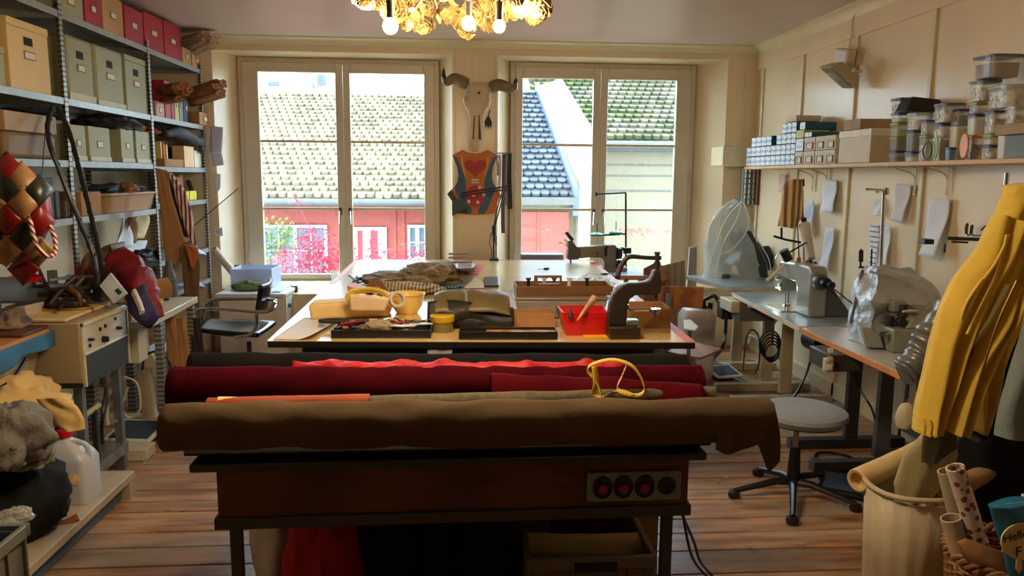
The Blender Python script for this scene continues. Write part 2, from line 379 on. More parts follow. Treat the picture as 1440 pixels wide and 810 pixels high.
def outwin(x0, x1, y0p, y1p, nx, nz, Y, par, m=None, name='house_window'):
    a = W(x0, y0p, Y=Y); c_ = W(x1, y1p, Y=Y); X0, X1, Z1, Z0 = a.x, c_.x, a.z, c_.z
    b = B(); ring(b, X0, X1, Z0, Z1, .05, .05, .05, .05, Y-.05, Y+.02)
    for i in range(1, nx): x = X0+(X1-X0)*i/nx; wd = .035 if i == nx//2 else .012; b.box(x-wd, x+wd, Y-.04, Y+.01, Z0, Z1)
    for i in range(1, nz): z = Z0+(Z1-Z0)*i/nz; b.box(X0, X1, Y-.035, Y+.01, z-.012, z+.012)
    f = b.obj(name, m_wp, par); B().box(X0+.02, X1-.02, Y-.012, Y-.004, Z0+.02, Z1-.02).obj('window_glass', m or m_dwin, f)
outwin(369, 462, 316, 388, 4, 2, BY-.02, bld)
outwin(573, 601, 316, 365, 2, 2, BY-.02, bld)
# striped shutter door
a = W(502,324,Y=BY-.03); c_ = W(541,395,Y=BY-.03); b = B(); ring(b, a.x-.05, c_.x+.05, c_.z, a.z+.06, .06,.06,.06,.02, BY-.06, BY); fr = b.obj('door_frame', m_wp, bld)
m_str = mat('red_white_stripe', (225,210,205), .7, kind='stripe', scale=1.15, c2=(190,50,60), thresh=(.49,.51))
B().box(a.x, c_.x, BY-.04, BY-.005, c_.z, a.z).obj('striped_shutter', m_str, fr)
# mouldings on the red wall
for x in (480, 555, 567):
    p = W(x, 330, Y=BY); B().box(p.x-.03, p.x+.03, BY-.03, BY+.01, -2, zw-.05).obj('pilaster', m_red, bld)
# pale building on the skyline
for nm, x0, x1, yt, lab in (('far_house', 360, 470, 108, 'pale sunlit house beyond the tiled ridge, behind the bare branches'),):
    a = W(x0, yt, Y=30); c_ = W(x1, 140, Y=30); far = thing('building', ((a.x+c_.x)/2, 31, -4), lab, 'building')
    B().box(a.x, c_.x, 30, 34, -4, a.z).obj('far_wall', m_wp, far)
    for x, y_, wd, h_ in ((385,118,14,5), (452,112,10,14)):
        p = W(x, y_, Y=29.98); B().box(p.x-wd*.014, p.x+wd*.014, 29.9, 30, p.z-h_*.014, p.z+h_*.014).obj('far_window', m_dwin, far)
a = W(545,119,Y=30); c_ = W(604,140,Y=30)
far = thing('building', ((a.x+c_.x)/2, 31, -4), 'grey roofed house beyond the ridge at the top right of the left window', 'building')
B().box(a.x-1.6, c_.x, 30, 34, -4, a.z-.3).obj('far_wall', m_wp, far); m_fr = mat('far_roof', (120,132,138), .8, var=.2, scale=6)
B().box(a.x, c_.x, 29.6, 33, a.z-.35, a.z).obj('far_roof', m_fr, far)
for x in (503, 516): p = W(x, 129, Y=29.98); B().box(p.x-.12, p.x+.12, 29.9, 30, p.z-.1, p.z+.1).obj('far_window', m_dwin, far)
# right side: mossy roof with beige wall, in front of it a grey roof with gable parapet
HY = 16.0
bl2 = thing('building', (4.5, HY, -4), 'beige house under the mossy tiled roof seen through the right window', 'building')
ze2 = W(900,197,Y=HY-.4).z; x0 = W(760,197,Y=HY-.4).x; x1 = W(1010,197,Y=HY-.4).x
zr2 = W(850,95,Y=19.4).z
b = B(); tiles(b, (x0, HY-.4, ze2), (x1, HY-.4, ze2), (x0, 19.9, zr2+.3), 19, .19, .085)
b.face([(x0,HY-.4,ze2-.02),(x1,HY-.4,ze2-.02),(x1,19.9,zr2+.28),(x0,19.9,zr2+.28)])
b.obj('tiled_roof', m_tile3, bl2, smooth=False)
b = B(); b.box(x0+.2, x1, HY-.35, HY-.05, ze2-.22, ze2-.03); b.cyl((x0+.2,HY-.48,ze2-.1),(x1,HY-.48,ze2-.1),.08,n=10); b.obj('eave', m_grey, bl2)
B().box(x0+.1, x1, HY, HY+4, -4, ze2-.1).obj('beige_wall', m_beige, bl2)
for py in (232, 247, 268):
    p = W(900, py, Y=HY); B().box(W(845,py,Y=HY).x, x1, HY-.02, HY+.01, p.z-.015, p.z+.01).obj('wall_band', m_grey, bl2)
# nearer grey roof, its verge running down to the right
GY = 12.5
bl3 = thing('building', (1.8, GY, -4), 'lower house with shaded slate grey roof and pale gable parapet in the right window', 'building')
el = W(725,277,Y=GY-.3); er = W(806,277,Y=GY-.3); rl = W(700,128,Y=15.2); rv = W(752,128,Y=15.2)
b = B(); tiles(b, (el.x-.8, GY-.3, el.z), (er.x+.4, GY-.3, el.z), (el.x-.8, 15.2, rl.z), 20, .15, .06)
# cut the roof along the verge line
L0 = V((er.x, GY-.3, el.z)); L1 = V((rv.x, 15.2, rv.z)); dirv = (L1-L0); nrm = V((dirv.y, -dirv.x, 0)).normalized()
bmesh.ops.bisect_plane(b.m, geom=b.m.verts[:]+b.m.edges[:]+b.m.faces[:], plane_co=L0, plane_no=nrm, clear_outer=True)
b.face([(el.x-.8,GY-.3,el.z-.02),L0-V((0,0,.02)),L1-V((0,0,.02)),(el.x-.8,15.2,rl.z-.02)])
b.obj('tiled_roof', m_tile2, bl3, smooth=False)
# parapet wall: a slab standing along the verge
up = V((0,0,.16)); th_ = V((.09,0,0))
b = B(); b.hexa([L0-V((0,0,.3)), L0-V((0,0,.3))+th_, L1-V((0,0,.3))+th_, L1-V((0,0,.3)), L0+up, L0+up+th_, L1+up+th_, L1+up]); m_blu = mat('zinc_flashing', (78,94,120), .5, var=.08)
b.obj('verge_flashing', m_blu, bl3, bev=.01)
er2 = W(835,277,Y=GY-.1); 
b = B(); b.hexa([L0+th_-V((0,0,5)), V((er2.x, GY-.1, L0.z-5)), V((er2.x+.5,15.2,L0.z-5)), L1+V((0,0,-6)), L0+th_+V((0,0,.1)), V((er2.x, GY-.05, W(818,185,Y=GY).z)), V((W(790,110,Y=15.2).x, 15.2, W(780,110,Y=15.2).z)), L1+V((.05,0,.1))])
b.obj('gable_wall', m_beige, bl3)
B().box(el.x-.8, L0.x+.05, GY-.36, GY-.28, el.z-.12, el.z+.0).obj('gutter', m_grey, bl3)
zz = W(760,283,Y=GY).z
B().box(el.x-.8, L0.x+.1, GY-.1, GY+2, -4, zz+.2).obj('beige_wall', m_beige, bl3)
rd = W(735,298,Y=GY-.2); re_ = W(800,298,Y=GY-.2)
b = B(); b.box(rd.x-.6, re_.x, GY-.2, GY-.1, -4, rd.z)
for k in range(1, 12): b.box(rd.x-.6, W(757,300,Y=GY-.2).x, GY-.215, GY-.2, rd.z-k*.22, rd.z-k*.22+.02)
b.box(W(757,300,Y=GY-.2).x-.015, W(757,300,Y=GY-.2).x+.015, GY-.22, GY-.2, -4, rd.z)
b.obj('red_garage_door', m_red, bl3)
# plants
def leaves(b, c, r, n, s, seed=0, sq=1):
    rr = random.Random(seed)
    for _ in range(n):
        d = V((rr.gauss(0,1), rr.gauss(0,1), rr.gauss(0,1))).normalized()*(rr.random()**.4)*r; d.z *= sq; p = V(c)+d
        u = V((rr.gauss(0,1), rr.gauss(0,1), rr.gauss(0,1))).normalized(); u, v = frame(u); s_ = s*rr.uniform(.6,1.3)
        b.face([p-u*s_, p-v*s_*.5, p+u*s_, p+v*s_*.5])
def shrub(name, label, cat, blobs, m, Y, n, s, ground=-4, stemcol=(90,60,50)):
    p0 = W(*blobs[0][:2], Y=Y); root = thing(name, (p0.x, Y, ground), label, cat); b = B()
    for i, (px, py, r) in enumerate(blobs): leaves(b, W(px, py, Y=Y+rnd.uniform(-.2,.2)), r, int(n*(r/.5)**2), s, i+int(px))
    b.obj('foliage', m, root, smooth=False); b = B(); base = V((p0.x, Y, ground))
    for px, py, r in blobs: b.tube([base, lerp(base, W(px,py,Y=Y), .5)+V((rnd.uniform(-.1,.1),0,0)), W(px,py,Y=Y)], [.035,.02,.008], 6, smooth=4)
    b.obj('stem', mat('stem', stemcol, .9), root); return root
m_rl = mat('red_leaves', (170,30,56), .7, island=.35, var=.3, scale=3); m_gl = mat('green_leaves', (96,110,50), .7, island=.4, var=.3, scale=3)
shrub('shrub', 'bright red leafed shrub in front of the red house window', 'shrub', [(445,355,.36),(425,375,.3),(455,385,.4),(400,380,.28),(475,365,.3),(433,335,.2),(395,360,.15)], m_rl, 10.8, 620, .03)
shrub('shrub', 'red leafed shrub in front of the striped shutter, reaching right', 'shrub', [(555,372,.28),(585,370,.25),(530,365,.22),(520,335,.12),(600,360,.25),(610,385,.3)], m_rl, 10.6, 520, .028)
shrub('tree', 'green leafed tree before the left part of the red house window', 'tree', [(382,330,.3),(398,345,.28),(380,365,.26),(400,322,.2)], m_gl, 12.9, 500, .035)
# climbing red twig
tw = B(); tw.tube([W(455,378,Y=11.5), W(440,330,Y=11.5), W(425,300,Y=11.5), W(412,272,Y=11.5), W(418,282,Y=11.5), W(430,288,Y=11.5)], .008, 6, smooth=6)
tw.tube([W(455,378,Y=11.5), W(450,385,Y=10.85)], .008, 6); tw.obj('long_twig', m_rl, bpy.data.objects['shrub'])
# bare shrub
root = thing('shrub', (2.2, 11.5, -4), 'bare twiggy shrub with tiny buds before the beige wall', 'shrub'); b = B(); b2 = B()
def br(p, d, L_, r, k):
    e = p+d*L_; b.tube([p, lerp(p, e, .5)+V((rnd.uniform(-.03,.03),0,rnd.uniform(0,.04))), e], [r, r*.8, r*.5], 5)
    if k == 0:
        b2.m.verts.ensure_lookup_table(); leaves(b2, e, .03, 2, .012, int(e.x*999)); return
    for _ in range(3): br(e, (d+V((rnd.uniform(-.6,.6), rnd.uniform(-.3,.3), rnd.uniform(-.2,.5)))).normalized(), L_*.72, r*.62, k-1)
for px in (870, 895, 915, 935):
    p = W(px, 420, Y=11.5); b.tube([(2.2, 11.5, -4), (p.x, 11.5, p.z)], [.03,.015], 6); br(V(p), V((rnd.uniform(-.3,.3), 0, 1)).normalized(), .38, .011, 4)
b.obj('branches', mat('twig_bark', (130,110,90), .9), root); b2.obj('buds', mat('bud', (150,70,60), .9), root, smooth=False)
# bare tree on the skyline
root = thing('tree', (-4, 24, -4), 'bare branched tree on the skyline above the left roof', 'tree'); b = B(); p = W(452, 160, Y=24); b.tube([(p.x-.3,24,-4), p, W(440,118,Y=24)], [.12,.07,.03], 6)
for _ in range(14): s0 = lerp(p, W(440,112,Y=24), rnd.random()); b.tube([s0, s0+V((rnd.uniform(-1,1),0,rnd.uniform(.1,.7)))], [.025,.008], 5)
b.obj('trunk', mat('bark_far', (90,85,80), .9), root)
struct(B().box(-40, 40, 7.9, 60, -4.2, -4).obj('ground', mat('street', (130,128,122), .9, var=.1)))
# ============================================================ generic builders
def roll_mesh(p0, p1, r, seed=0, wr=.06, nseg=60, n=28, flat=1, core=.35, taper=0):
    p0, p1 = V(p0), V(p1); d = (p1-p0).normalized(); up = V((0,0,1)); u = (up-d*up.dot(d)).normalized(); v = d.cross(u); rings = []
    def ring(p, rr, s): return [p+(u*math.cos(a)*flat+v*math.sin(a))*rr*(1+wr*noise.noise(V((s*9, math.cos(a)*1.3+seed, math.sin(a)*1.3)))) + u*wr*.25*rr*noise.noise(V((s*5,seed,3))) for a in [2*math.pi*k/n for k in range(n)]]
    L_ = (p1-p0).length
    for k, (off, f) in enumerate(((.03, core), (0, core), (0, core+.15), (-.002, .9))): rings.append(ring(p0+d*off, r*f, 0))
    for i in range(nseg+1): rings.append(ring(lerp(p0, p1, i/nseg), r, i/nseg*L_))
    for off, f in ((-.002, .9), (0, core+.15), (0, core), (-.03, core)): rings.append(ring(p1+d*off, r*f, L_))
    b = B(); b.soft = True; return b.loft(rings)
def blob(b, c, sx, sy, sz, seed=0, amp=.25, sc=2.5, n=20, m=12, flatb=True):
    """lumpy rounded heap"""
    c = V(c); b.soft = True; n *= 2; m *= 2; ak = min(amp, .5)
    rings = []
    for j in range(m+1):
        th = math.pi*j/m; ring_ = []
        for i in range(n):
            a = 2*math.pi*i/n; d = V((math.sin(th)*math.cos(a), math.sin(th)*math.sin(a), -math.cos(th)))
            k = 1+amp*noise.noise(d*sc+V((seed*3.1,seed,seed*1.7)))+amp*.4*noise.noise(d*sc*3+V((seed,2,1)))-ak*.35*(1-min(1,abs(noise.noise(d*sc*1.7+V((1,seed,4))))*5))*.5-ak*.2*(1-min(1,abs(noise.noise(d*sc*4+V((7,seed,1))))*4))*.5
            p = V((d.x*sx*k, d.y*sy*k, d.z*sz*k))
            if flatb: p.z = max(p.z, -sz*.6)
            ring_.append(c+p+V((0,0,sz*.6 if flatb else 0)))
        rings.append(ring_)
    return b.loft(rings)
def cbox(name, loc, sx, sy, sz, m, label, cat, group=None, rz=0, lid=None, lidm=None, lidh=.03, bev=.004):
    """box with (optional) lid standing at loc (centre of the base)"""
    if lid is None:
        o = B().box(-sx/2, sx/2, -sy/2, sy/2, 0, sz, rbox(loc,0,0,0,rz)).obj(name, m, bev=bev); return tag(o, label, cat, group)
    t = thing(name, loc, label, cat, group, rz); T = rbox(loc,0,0,0,rz)
    B().box(-sx/2, sx/2, -sy/2, sy/2, 0, sz-.004, T).obj('body', m, t, bev=bev)
    B().box(-sx/2-.004, sx/2+.004, -sy/2-.004, sy/2+.004, sz-lidh, sz, T).obj('lid', lidm or m, t, bev=bev); return t
def tray(b, x0, x1, y0, y1, z0, z1, t=.004, T=None):
    b.box(x0, x1, y0, y1, z0, z0+t, T); b.box(x0, x0+t, y0, y1, z0+t, z1, T); b.box(x1-t, x1, y0, y1, z0+t, z1, T); b.box(x0+t, x1-t, y0, y0+t, z0+t, z1, T); b.box(x0+t, x1-t, y1-t, y1, z0+t, z1, T); return b
# ============================================================ chandelier
m_gold = mat('dried_moss_gold', (140,114,60), .7, var=.35, scale=30, island=.3); m_bulb = mat('bulb_glass_lit', (255,222,160), .3, emit=30, var=0)
m_brass = mat('brass', (180,140,70), .3, .9)
cc = V((W(633,10,Y=2.75).x, 2.75, W(633,-4,Y=2.75).z))
ch = thing('chandelier', cc, 'chandelier of gilded curled rosettes with glowing round bulbs', 'chandelier')
b = B(); b.cyl((cc.x,cc.y,cc.z+.02), (cc.x,cc.y,ZC-.04), .006, n=8); b.lathe([(.0,-.05),(.03,-.05),(.06,-.02),(.065,0),(0,0)], (cc.x,cc.y,ZC)); b.obj('cord', m_brass, ch)
b = B(); b.tube([cc+V((math.cos(a)*.27, math.sin(a)*.27, 0)) for a in [2*math.pi*k/30 for k in range(31)]], .014, 8)
for a in range(6): b.tube([cc+V((math.cos(a*1.047)*.27, math.sin(a*1.047)*.27, 0)), cc+V((0,0,.12))], .007, 6)
b.obj('ring_frame', m_brass, ch)
def rosette(c, s, seed):
    rr = random.Random(seed); b = B(); ax = V((rr.uniform(-1,1), rr.uniform(-1,.2), rr.uniform(-1,-.1))).normalized(); u, v = frame(ax)
    for k in range(26):
        a = k*2.4; r = s*(.18+.8*k/26); h = s*(.5-.55*(k/26)**2); w_ = s*(.25+.22*k/26)
        c0 = V(c)+(u*math.cos(a)+v*math.sin(a))*r*.6+ax*h; t_ = (u*-math.sin(a)+v*math.cos(a)); o_ = (u*math.cos(a)+v*math.sin(a))
        pts = [c0-t_*w_*.5-ax*w_*.6, c0-t_*w_*.7+ax*w_*.3+o_*w_*.2, c0+ax*w_*.5+o_*w_*.45+t_*rr.uniform(-.1,.1)*w_, c0+t_*w_*.7+ax*w_*.3+o_*w_*.2, c0+t_*w_*.5-ax*w_*.6]
        b.face(pts)
    return b
for k in range(46):
    a = 2*math.pi*k/23; r = (.22 if k < 23 else .29)+rnd.uniform(-.03,.03)
    rosette(cc+V((math.cos(a)*r, math.sin(a)*r, rnd.uniform(-.04,.03))), rnd.uniform(.05,.07), k).obj('rosette', m_gold, ch, solid=.002, smooth=False)
pend = [(549,37,2.50,11,1), (578,20,2.95,9,.6), (659,33,2.62,10,.3), (702,37,2.55,9,1), (508,2,2.75,9,.3), (732,6,2.6,13,.4), (528,-5,2.9,10,.3), (690,-20,3.0,8,.3), (610,-30,2.5,8,.3)]
for px, py, Y, r, h in pend:
    p = W(px, py, Y=Y); rb = r*Y/F*.95
    sk = B().cyl(p+V((0,0,rb*.9)), p+V((0,0,rb*.9+.02)), .012, n=12).cyl(p+V((0,0,rb*.9+.02)), p+V((0,0,rb+.055)), .011, .013, 12).obj('lamp_socket', m_dsteel, ch)
    b = B(); b.lathe([(0,-rb),(rb*.5,-rb*.87),(rb*.87,-rb*.5),(rb,0),(rb*.87,rb*.5),(rb*.55,rb*.85),(rb*.45,rb*1.05),(0,rb*1.1)], p, 20); b.obj('light_bulb', m_bulb, sk)
    b = B(); b.tube([p+V((0,0,rb+.05)), p+V((0,0,rb+.05+.03*h)), (p.x*.6+cc.x*.4, p.y*.6+cc.y*.4, cc.z)], .004, 6); b.obj('bulb_wire', m_dsteel, ch)
    l = bpy.data.lights.new('bulb_light', 'POINT'); l.energy = BULB; l.color = (1,.78,.5); l.shadow_soft_size = rb; lo = bpy.data.objects.new('bulb_light', l); COL.objects.link(lo); lo.location = p-V((0,0,rb+.01))
    l.shadow_soft_size = .02
# ============================================================ big cutting table
TZ = .88
m_lam = mat('yellow_laminate', (234,200,140), .3, var=.05, scale=3, coat=1)
m_tape = mat('red_edge_tape', (206,96,92), .5, var=.15); m_ply = mat('black_edge', (20,16,14), .5)
FL, FR, BR_, BL = [W(*p, Z=TZ) for p in ((376,479),(978,481),(833,366),(500,365))]
tb = thing('cutting_table', ((FL.x+FR.x)/2, 5.3, 0), 'large cutting table with glossy yellow laminate top and black edge', 'table')
b = B(); b.prism([FL-V((0,0,.034)), FR-V((0,0,.034)), BR_-V((0,0,.034)), BL-V((0,0,.034))], (0,0,.030)); b.obj('table_edge', m_ply, tb, bev=.002)
b = B(); b.prism([FL-V((0,0,.003)), FR-V((0,0,.003)), BR_-V((0,0,.003)), BL-V((0,0,.003))], (0,0,.003)); b.obj('tabletop', m_lam, tb)
def strip(A, C_, w_, side, name='edge_tape'):
    A, C_ = V(A), V(C_); d = (C_-A).normalized(); s_ = V((d.y,-d.x,0))*w_*side
    B().prism([A+V((0,0,.0005)), C_+V((0,0,.0005)), C_+s_+V((0,0,.0005)), A+s_+V((0,0,.0005))], (0,0,.0012)).obj(name, m_tape, tb)
strip(FR, BR_, .045, -1); strip(lerp(FL,BL,.55), BL, .045, 1); strip(BL, BR_, .04, 1)
b = B(); b.prism([(-.75,3.75,.74),(1.0,3.75,.74),(1.05,6.9,.74),(-.78,6.9,.74)], (0,0,.105)); b.obj('apron', m_dsteel, tb)
for x, y in ((-.7,3.8),(.95,3.8),(-.72,6.8),(1.0,6.8)): B().box(x-.03,x+.03,y-.03,y+.03,0,.74).obj('leg', m_dsteel, tb, bev=.004)
B().box(-.72, .95, 3.85, 6.8, .3, .32).obj('lower_shelf', m_dsteel, tb)
for i, (x, y, r) in enumerate(((-.45,4.5,.09),(-.2,4.5,.1),(.05,4.5,.09),(.35,4.5,.1),(.65,4.5,.08))):
    o = roll_mesh((x,3.9,.32+r), (x,5.6,.32+r), r, i, nseg=16).obj('fabric_roll', mat('dark_fabric_%d' % (i%3), ((34,30,34),(28,34,44),(44,34,28))[i%3], .95), None)
    tag(o, 'dark fabric roll under the cutting table, %s of the five' % ('leftmost','second from left','middle','second from right','rightmost')[i], 'fabric roll', 'dark rolls under the cutting table')
T_ = lambda px, py, dz=0: W(px, py, Z=TZ+dz)
# ------------------------------------------------------------ hand press
PYY = 3.62
k2 = lambda u, v: (670+u/4.235, 340+v/4.235)
P2 = lambda u, v, Y=PYY: W(*k2(u, v), Y=Y)
m_iron = mat('brown_cast_iron', (62,50,44), .4, .3, var=.15, scale=12)
pr = thing('hand_press', (P2(860,532).x, PYY, TZ), 'brown cast iron C-frame hand press with long bent lever', 'press')
ol = [(780,500),(786,440),(797,370),(815,312),(840,280),(872,258),(905,247),(960,245),(1010,240),(1035,225),(1050,200),(1058,172),(1098,172),(1104,240),(1100,296),(1084,316),(1050,319),(985,316),(945,322),(915,345),(903,380),(899,440),(898,500)]
b = B(); b.prism([P2(u, v, PYY-.028) for u, v in ol], (0,.056,0)); b.obj('press_frame', m_iron, pr, bev=.008, seg=3)
zb_ = P2(800,498).z
b = B(); b.box(P2(790,0).x, P2(976,0).x, PYY-.07, PYY+.07, TZ, zb_+.004); b.obj('base_plate', m_iron, pr, bev=.006)
b = B(); b.tube([P2(898,375), P2(908,396), P2(935,405), P2(1040,404)], .008, 8, smooth=4); b.cyl(P2(1062,398), P2(1062,412), .03); b.cyl(P2(1062,412), P2(1062,432), .02); b.obj('lower_anvil', m_chrome, pr)
c_ = P2(1077,60); b = B(); b.cyl(c_, P2(1077,178), .011, n=14); b.cyl(P2(1077,84), P2(1077,106), .02, n=14); b.cyl(c_, P2(1077,72), .014, n=12); b.cyl(P2(1077,120), P2(1077,150), .016, n=12); b.cyl(P2(1070,312), P2(1070,335), .006, n=10); b.obj('screw_spindle', m_dsteel, pr)
b = B(); b.tube([P2(1095,98), P2(1000,94), P2(925,88), P2(890,102), P2(868,135), P2(848,175), P2(838,215,PYY-.02)], [.010,.010,.011,.012,.012,.013,.013], 12, smooth=5); b.obj('lever', m_iron, pr)
b = B(); b.box(P2(898,0).x, P2(975,0).x, PYY-.03, PYY+.03, zb_+.004, zb_+.03); b.cyl(P2(905,470), P2(905,490), .012); b.obj('die_plate', m_steel, pr, bev=.003)
# ------------------------------------------------------------ small press things around
def openbox(name, px0, px1, py_base, h, depth, m, label, cat, wall=.005, rz=0, group=None, th=0):
    a, c_ = T_(px0, py_base), T_(px1, py_base); L_ = (c_-a).length
    T = M.Translation(((a.x+c_.x)/2, (a.y+c_.y)/2+depth/2, TZ+th+.0015)) @ M.Rotation(math.atan2(c_.y-a.y, c_.x-a.x)+rz, 4, 'Z')
    o = tray(B(), -L_/2, L_/2, -depth/2, depth/2, 0, h, wall, T).obj(name, m, bev=.001); return tag(o, label, cat, group), T, L_
openbox('cardboard_box', 885, 944, 462, .105, .22, m_board, 'open cardboard box right of the hand press', 'box')
o_ = B().box(.62,.93,3.58,3.66,TZ+.002,TZ+.004).obj('yellow_card', mat('yellow_card', (240,186,40), .5)); tag(o_, 'flat bright yellow card in front of the cardboard box', 'card')
# red bin
m_redp = mat('red_bin_plastic', (206,22,28), .35, var=.05)
a, c_ = T_(797,472), T_(852,472); Y0 = a.y; x0, x1 = a.x, c_.x
b = B(); D = .16; zt_ = TZ+.115; z0_ = TZ+.002
def q4(*p): b.face(p)
lo = [V((x0,Y0,z0_)), V((x1,Y0,z0_)), V((x1,Y0+D,z0_)), V((x0,Y0+D,z0_))]; hi = [V((x0-.022,Y0-.012,zt_)), V((x1+.005,Y0-.012,zt_)), V((x1+.018,Y0+D+.01,zt_)), V((x0-.022,Y0+D+.01,zt_))]
for i in range(4): b.face([lo[i], lo[(i+1)%4], hi[(i+1)%4], hi[i]])
b.face(lo)
o = b.obj('storage_bin', m_redp, solid=.005, bev=.002); tag(o, 'bright red plastic storage bin at the front edge of the cutting table', 'bin')
b = B(); b.tube([h + V((0,0,0)) for h in hi]+[hi[0]], .005, 6); bo = b.obj('rim', m_redp, o)
b = B(); b.cyl(P2(600,470,3.6), P2(705,330,3.66), .004, .018, 8); tag(b.obj('wooden_spike', m_wood), 'pointed pale wooden strip sticking up out of the red bin', 'tool')
for i,(u,v) in enumerate(((560,400),(480,395))):
    b = B(); p = P2(u,455,3.62); b.tube([p, P2(u,v+20,3.64), P2(u-5,v-10,3.66)], [.012,.010,.002], 6); tag(b.obj('spatula', m_dsteel), ('thin grey blade standing in the left side of the red bin','thin grey blade left of the red bin')[i], 'tool')
# dark long trays, low brown box
m_dk = mat('dark_tray', (30,24,22), .4)
tr1, T1, L1 = openbox('tool_tray', 467, 607, 476, .038, .24, m_dk, 'black shallow tray full of pliers and hand tools', 'tray')
tr2, T2, L2_ = openbox('parts_tray', 646, 785, 478, .038, .12, m_dk, 'black narrow tray in front of the olive bag', 'tray')
B().box(-L2_/2+.13, L2_/2-.006, -.05, .05, .022, .026, T2).obj('wooden_insert', m_wood, tr2)
openbox('cardboard_tray', 704, 782, 461, .075, .13, m_board, 'low brown cardboard box behind the narrow black tray', 'box')
# storage case with its brown top box
m_tp = mat('tinted_plastic', (150,134,112), .3, alpha=.85); m_bb = mat('brown_plastic', (120,82,52), .45)
a, c_ = T_(727,446), T_(852,446)
cs = thing('storage_case', ((a.x+c_.x)/2, a.y+.18, TZ), 'long greyish storage case in front of the press, brown parts box on it', 'case')
b = B(); b.hexa([V((a.x+.01,a.y,TZ+.002)), V((c_.x-.01,a.y,TZ+.002)), V((c_.x-.01,a.y+.3,TZ+.002)), V((a.x+.01,a.y+.3,TZ+.002)), V((a.x-.01,a.y-.01,TZ+.095)), V((c_.x+.01,a.y-.01,TZ+.095)), V((c_.x+.01,a.y+.31,TZ+.095)), V((a.x-.01,a.y+.31,TZ+.095))]); b.obj('body', m_tp, cs, bev=.012, seg=3)
B().box(a.x-.016, c_.x+.016, a.y-.016, a.y+.316, TZ+.095, TZ+.11).obj('rim', m_tp, cs, bev=.005)
pb = thing('parts_box', ((a.x+c_.x)/2+.03, a.y+.18, TZ+.111), 'brown shallow parts box with a carrying handle, on the grey storage case', 'box')
b = B(); tray(b, a.x+.0, c_.x+.05, a.y+.05, a.y+.27, TZ+.111, TZ+.165, .006); b.obj('body', m_bb, pb, bev=.003)
hc = W(775,412,Y=a.y+.06); b = B()
ring(b, W(751,0+405,Y=a.y+.06).x, W(790,405,Y=a.y+.06).x, TZ+.165, TZ+.225, .02, .012, .014, .014, a.y+.05, a.y+.075); b.obj('handle', m_bb, pb, bev=.004)
for i, (px, py, m_) in enumerate(((743,408,m_black),(765,420,m_white),(779,421,m_brass),(800,415,m_white),(825,418,m_dk))):
    p = W(px, py, Y=a.y+.15); b = B(); b.cyl((p.x,p.y,TZ+.118), (p.x,p.y,TZ+.19), .014, .009, 10); b.cyl((p.x,p.y,TZ+.19), (p.x,p.y,TZ+.2), .016, n=10)
    tag(b.obj('thread_spool', m_), 'small spool standing in the brown parts box, %s' % ('black, by the handle','white, inside the handle','brass, right of the handle','white, in the middle','dark, at the right')[i], 'spool')
# clear bag
m_clear = mat('clear_film', (222,218,206), .25, alpha=.35, var=.03)
b = B(); blob(b, T_(828,412), .17, .13, .07, 3, .35); tag(b.obj('plastic_bag', m_clear), 'clear crumpled plastic bag behind the brown parts box', 'bag')
# screwdrivers and scissors on the far right of the table
def driver(px0, py0, px1, py1, label, m_h=m_black):
    a, c_ = T_(px0, py0, .009), T_(px1, py1, .009); t = thing('screwdriver', (a.x, a.y, TZ), label, 'screwdriver')
    b = B(); b.cyl(a, lerp(a, c_, .55), .003, n=8); b.obj('blade', m_steel, t); b = B(); b.tube([lerp(a,c_,.5), lerp(a,c_,.6), lerp(a,c_,.9), c_], [.005,.009,.009,.007], 10); b.obj('handle', m_h, t)
driver(756, 378.5, 772, 377.5, 'black handled screwdriver alone on the bright table top')
def scissors(c, s, rz, label, m_h=m_black, z=None):
    z = c.z if z is None else z; t = thing('scissors', (c.x, c.y, z), label, 'scissors'); T = rbox((c.x,c.y,z+.004),0,0,0,rz)
    for k, sgn in enumerate((-1,1)):
        b = B(); b.prism([T @ V(p) for p in ((-s*.1*sgn*0, sgn*-.002,0),(s*.6,sgn*s*.06,0),(s*.02,sgn*s*.07,0),(-s*.1,-sgn*s*.03,0))], (0,0,.002)); bl_ = b.obj('blade', m_steel, t)
        b = B(); cx, cy = -s*.3, -sgn*s*.13; b.tube([T @ V((cx+math.cos(a)*s*.14, cy+math.sin(a)*s*.09, .002)) for a in [2*math.pi*i/14 for i in range(15)]], s*.022, 6); b.tube([T @ V((-s*.1,-sgn*s*.03,.002)), T @ V((cx+s*.13, cy, .002))], s*.022, 6); b.obj('handle', m_h, t)
scissors(T_(842,386), .17, R(160), 'dark scissors near the right edge of the cutting table')
scissors(T_(517,392), .2, R(20), 'black scissors at the left edge amid the gathered cloth')
# patterned white sheet with curled corner
A = [T_(*p) for p in ((383,478),(440,478.5),(480,449),(428,447))]
b = B(); b.grid(lambda s, t: lerp(lerp(A[0],A[1],s), lerp(A[3],A[2],s), t)+V((0,0,.003+.05*max(0, s-.6)**1.5*(1-t)*2)), 14, 8)
tag(b.obj('pattern_sheet', m_paper, solid=.001), 'white paper sheet with a curled corner at the left front corner of the table', 'paper')
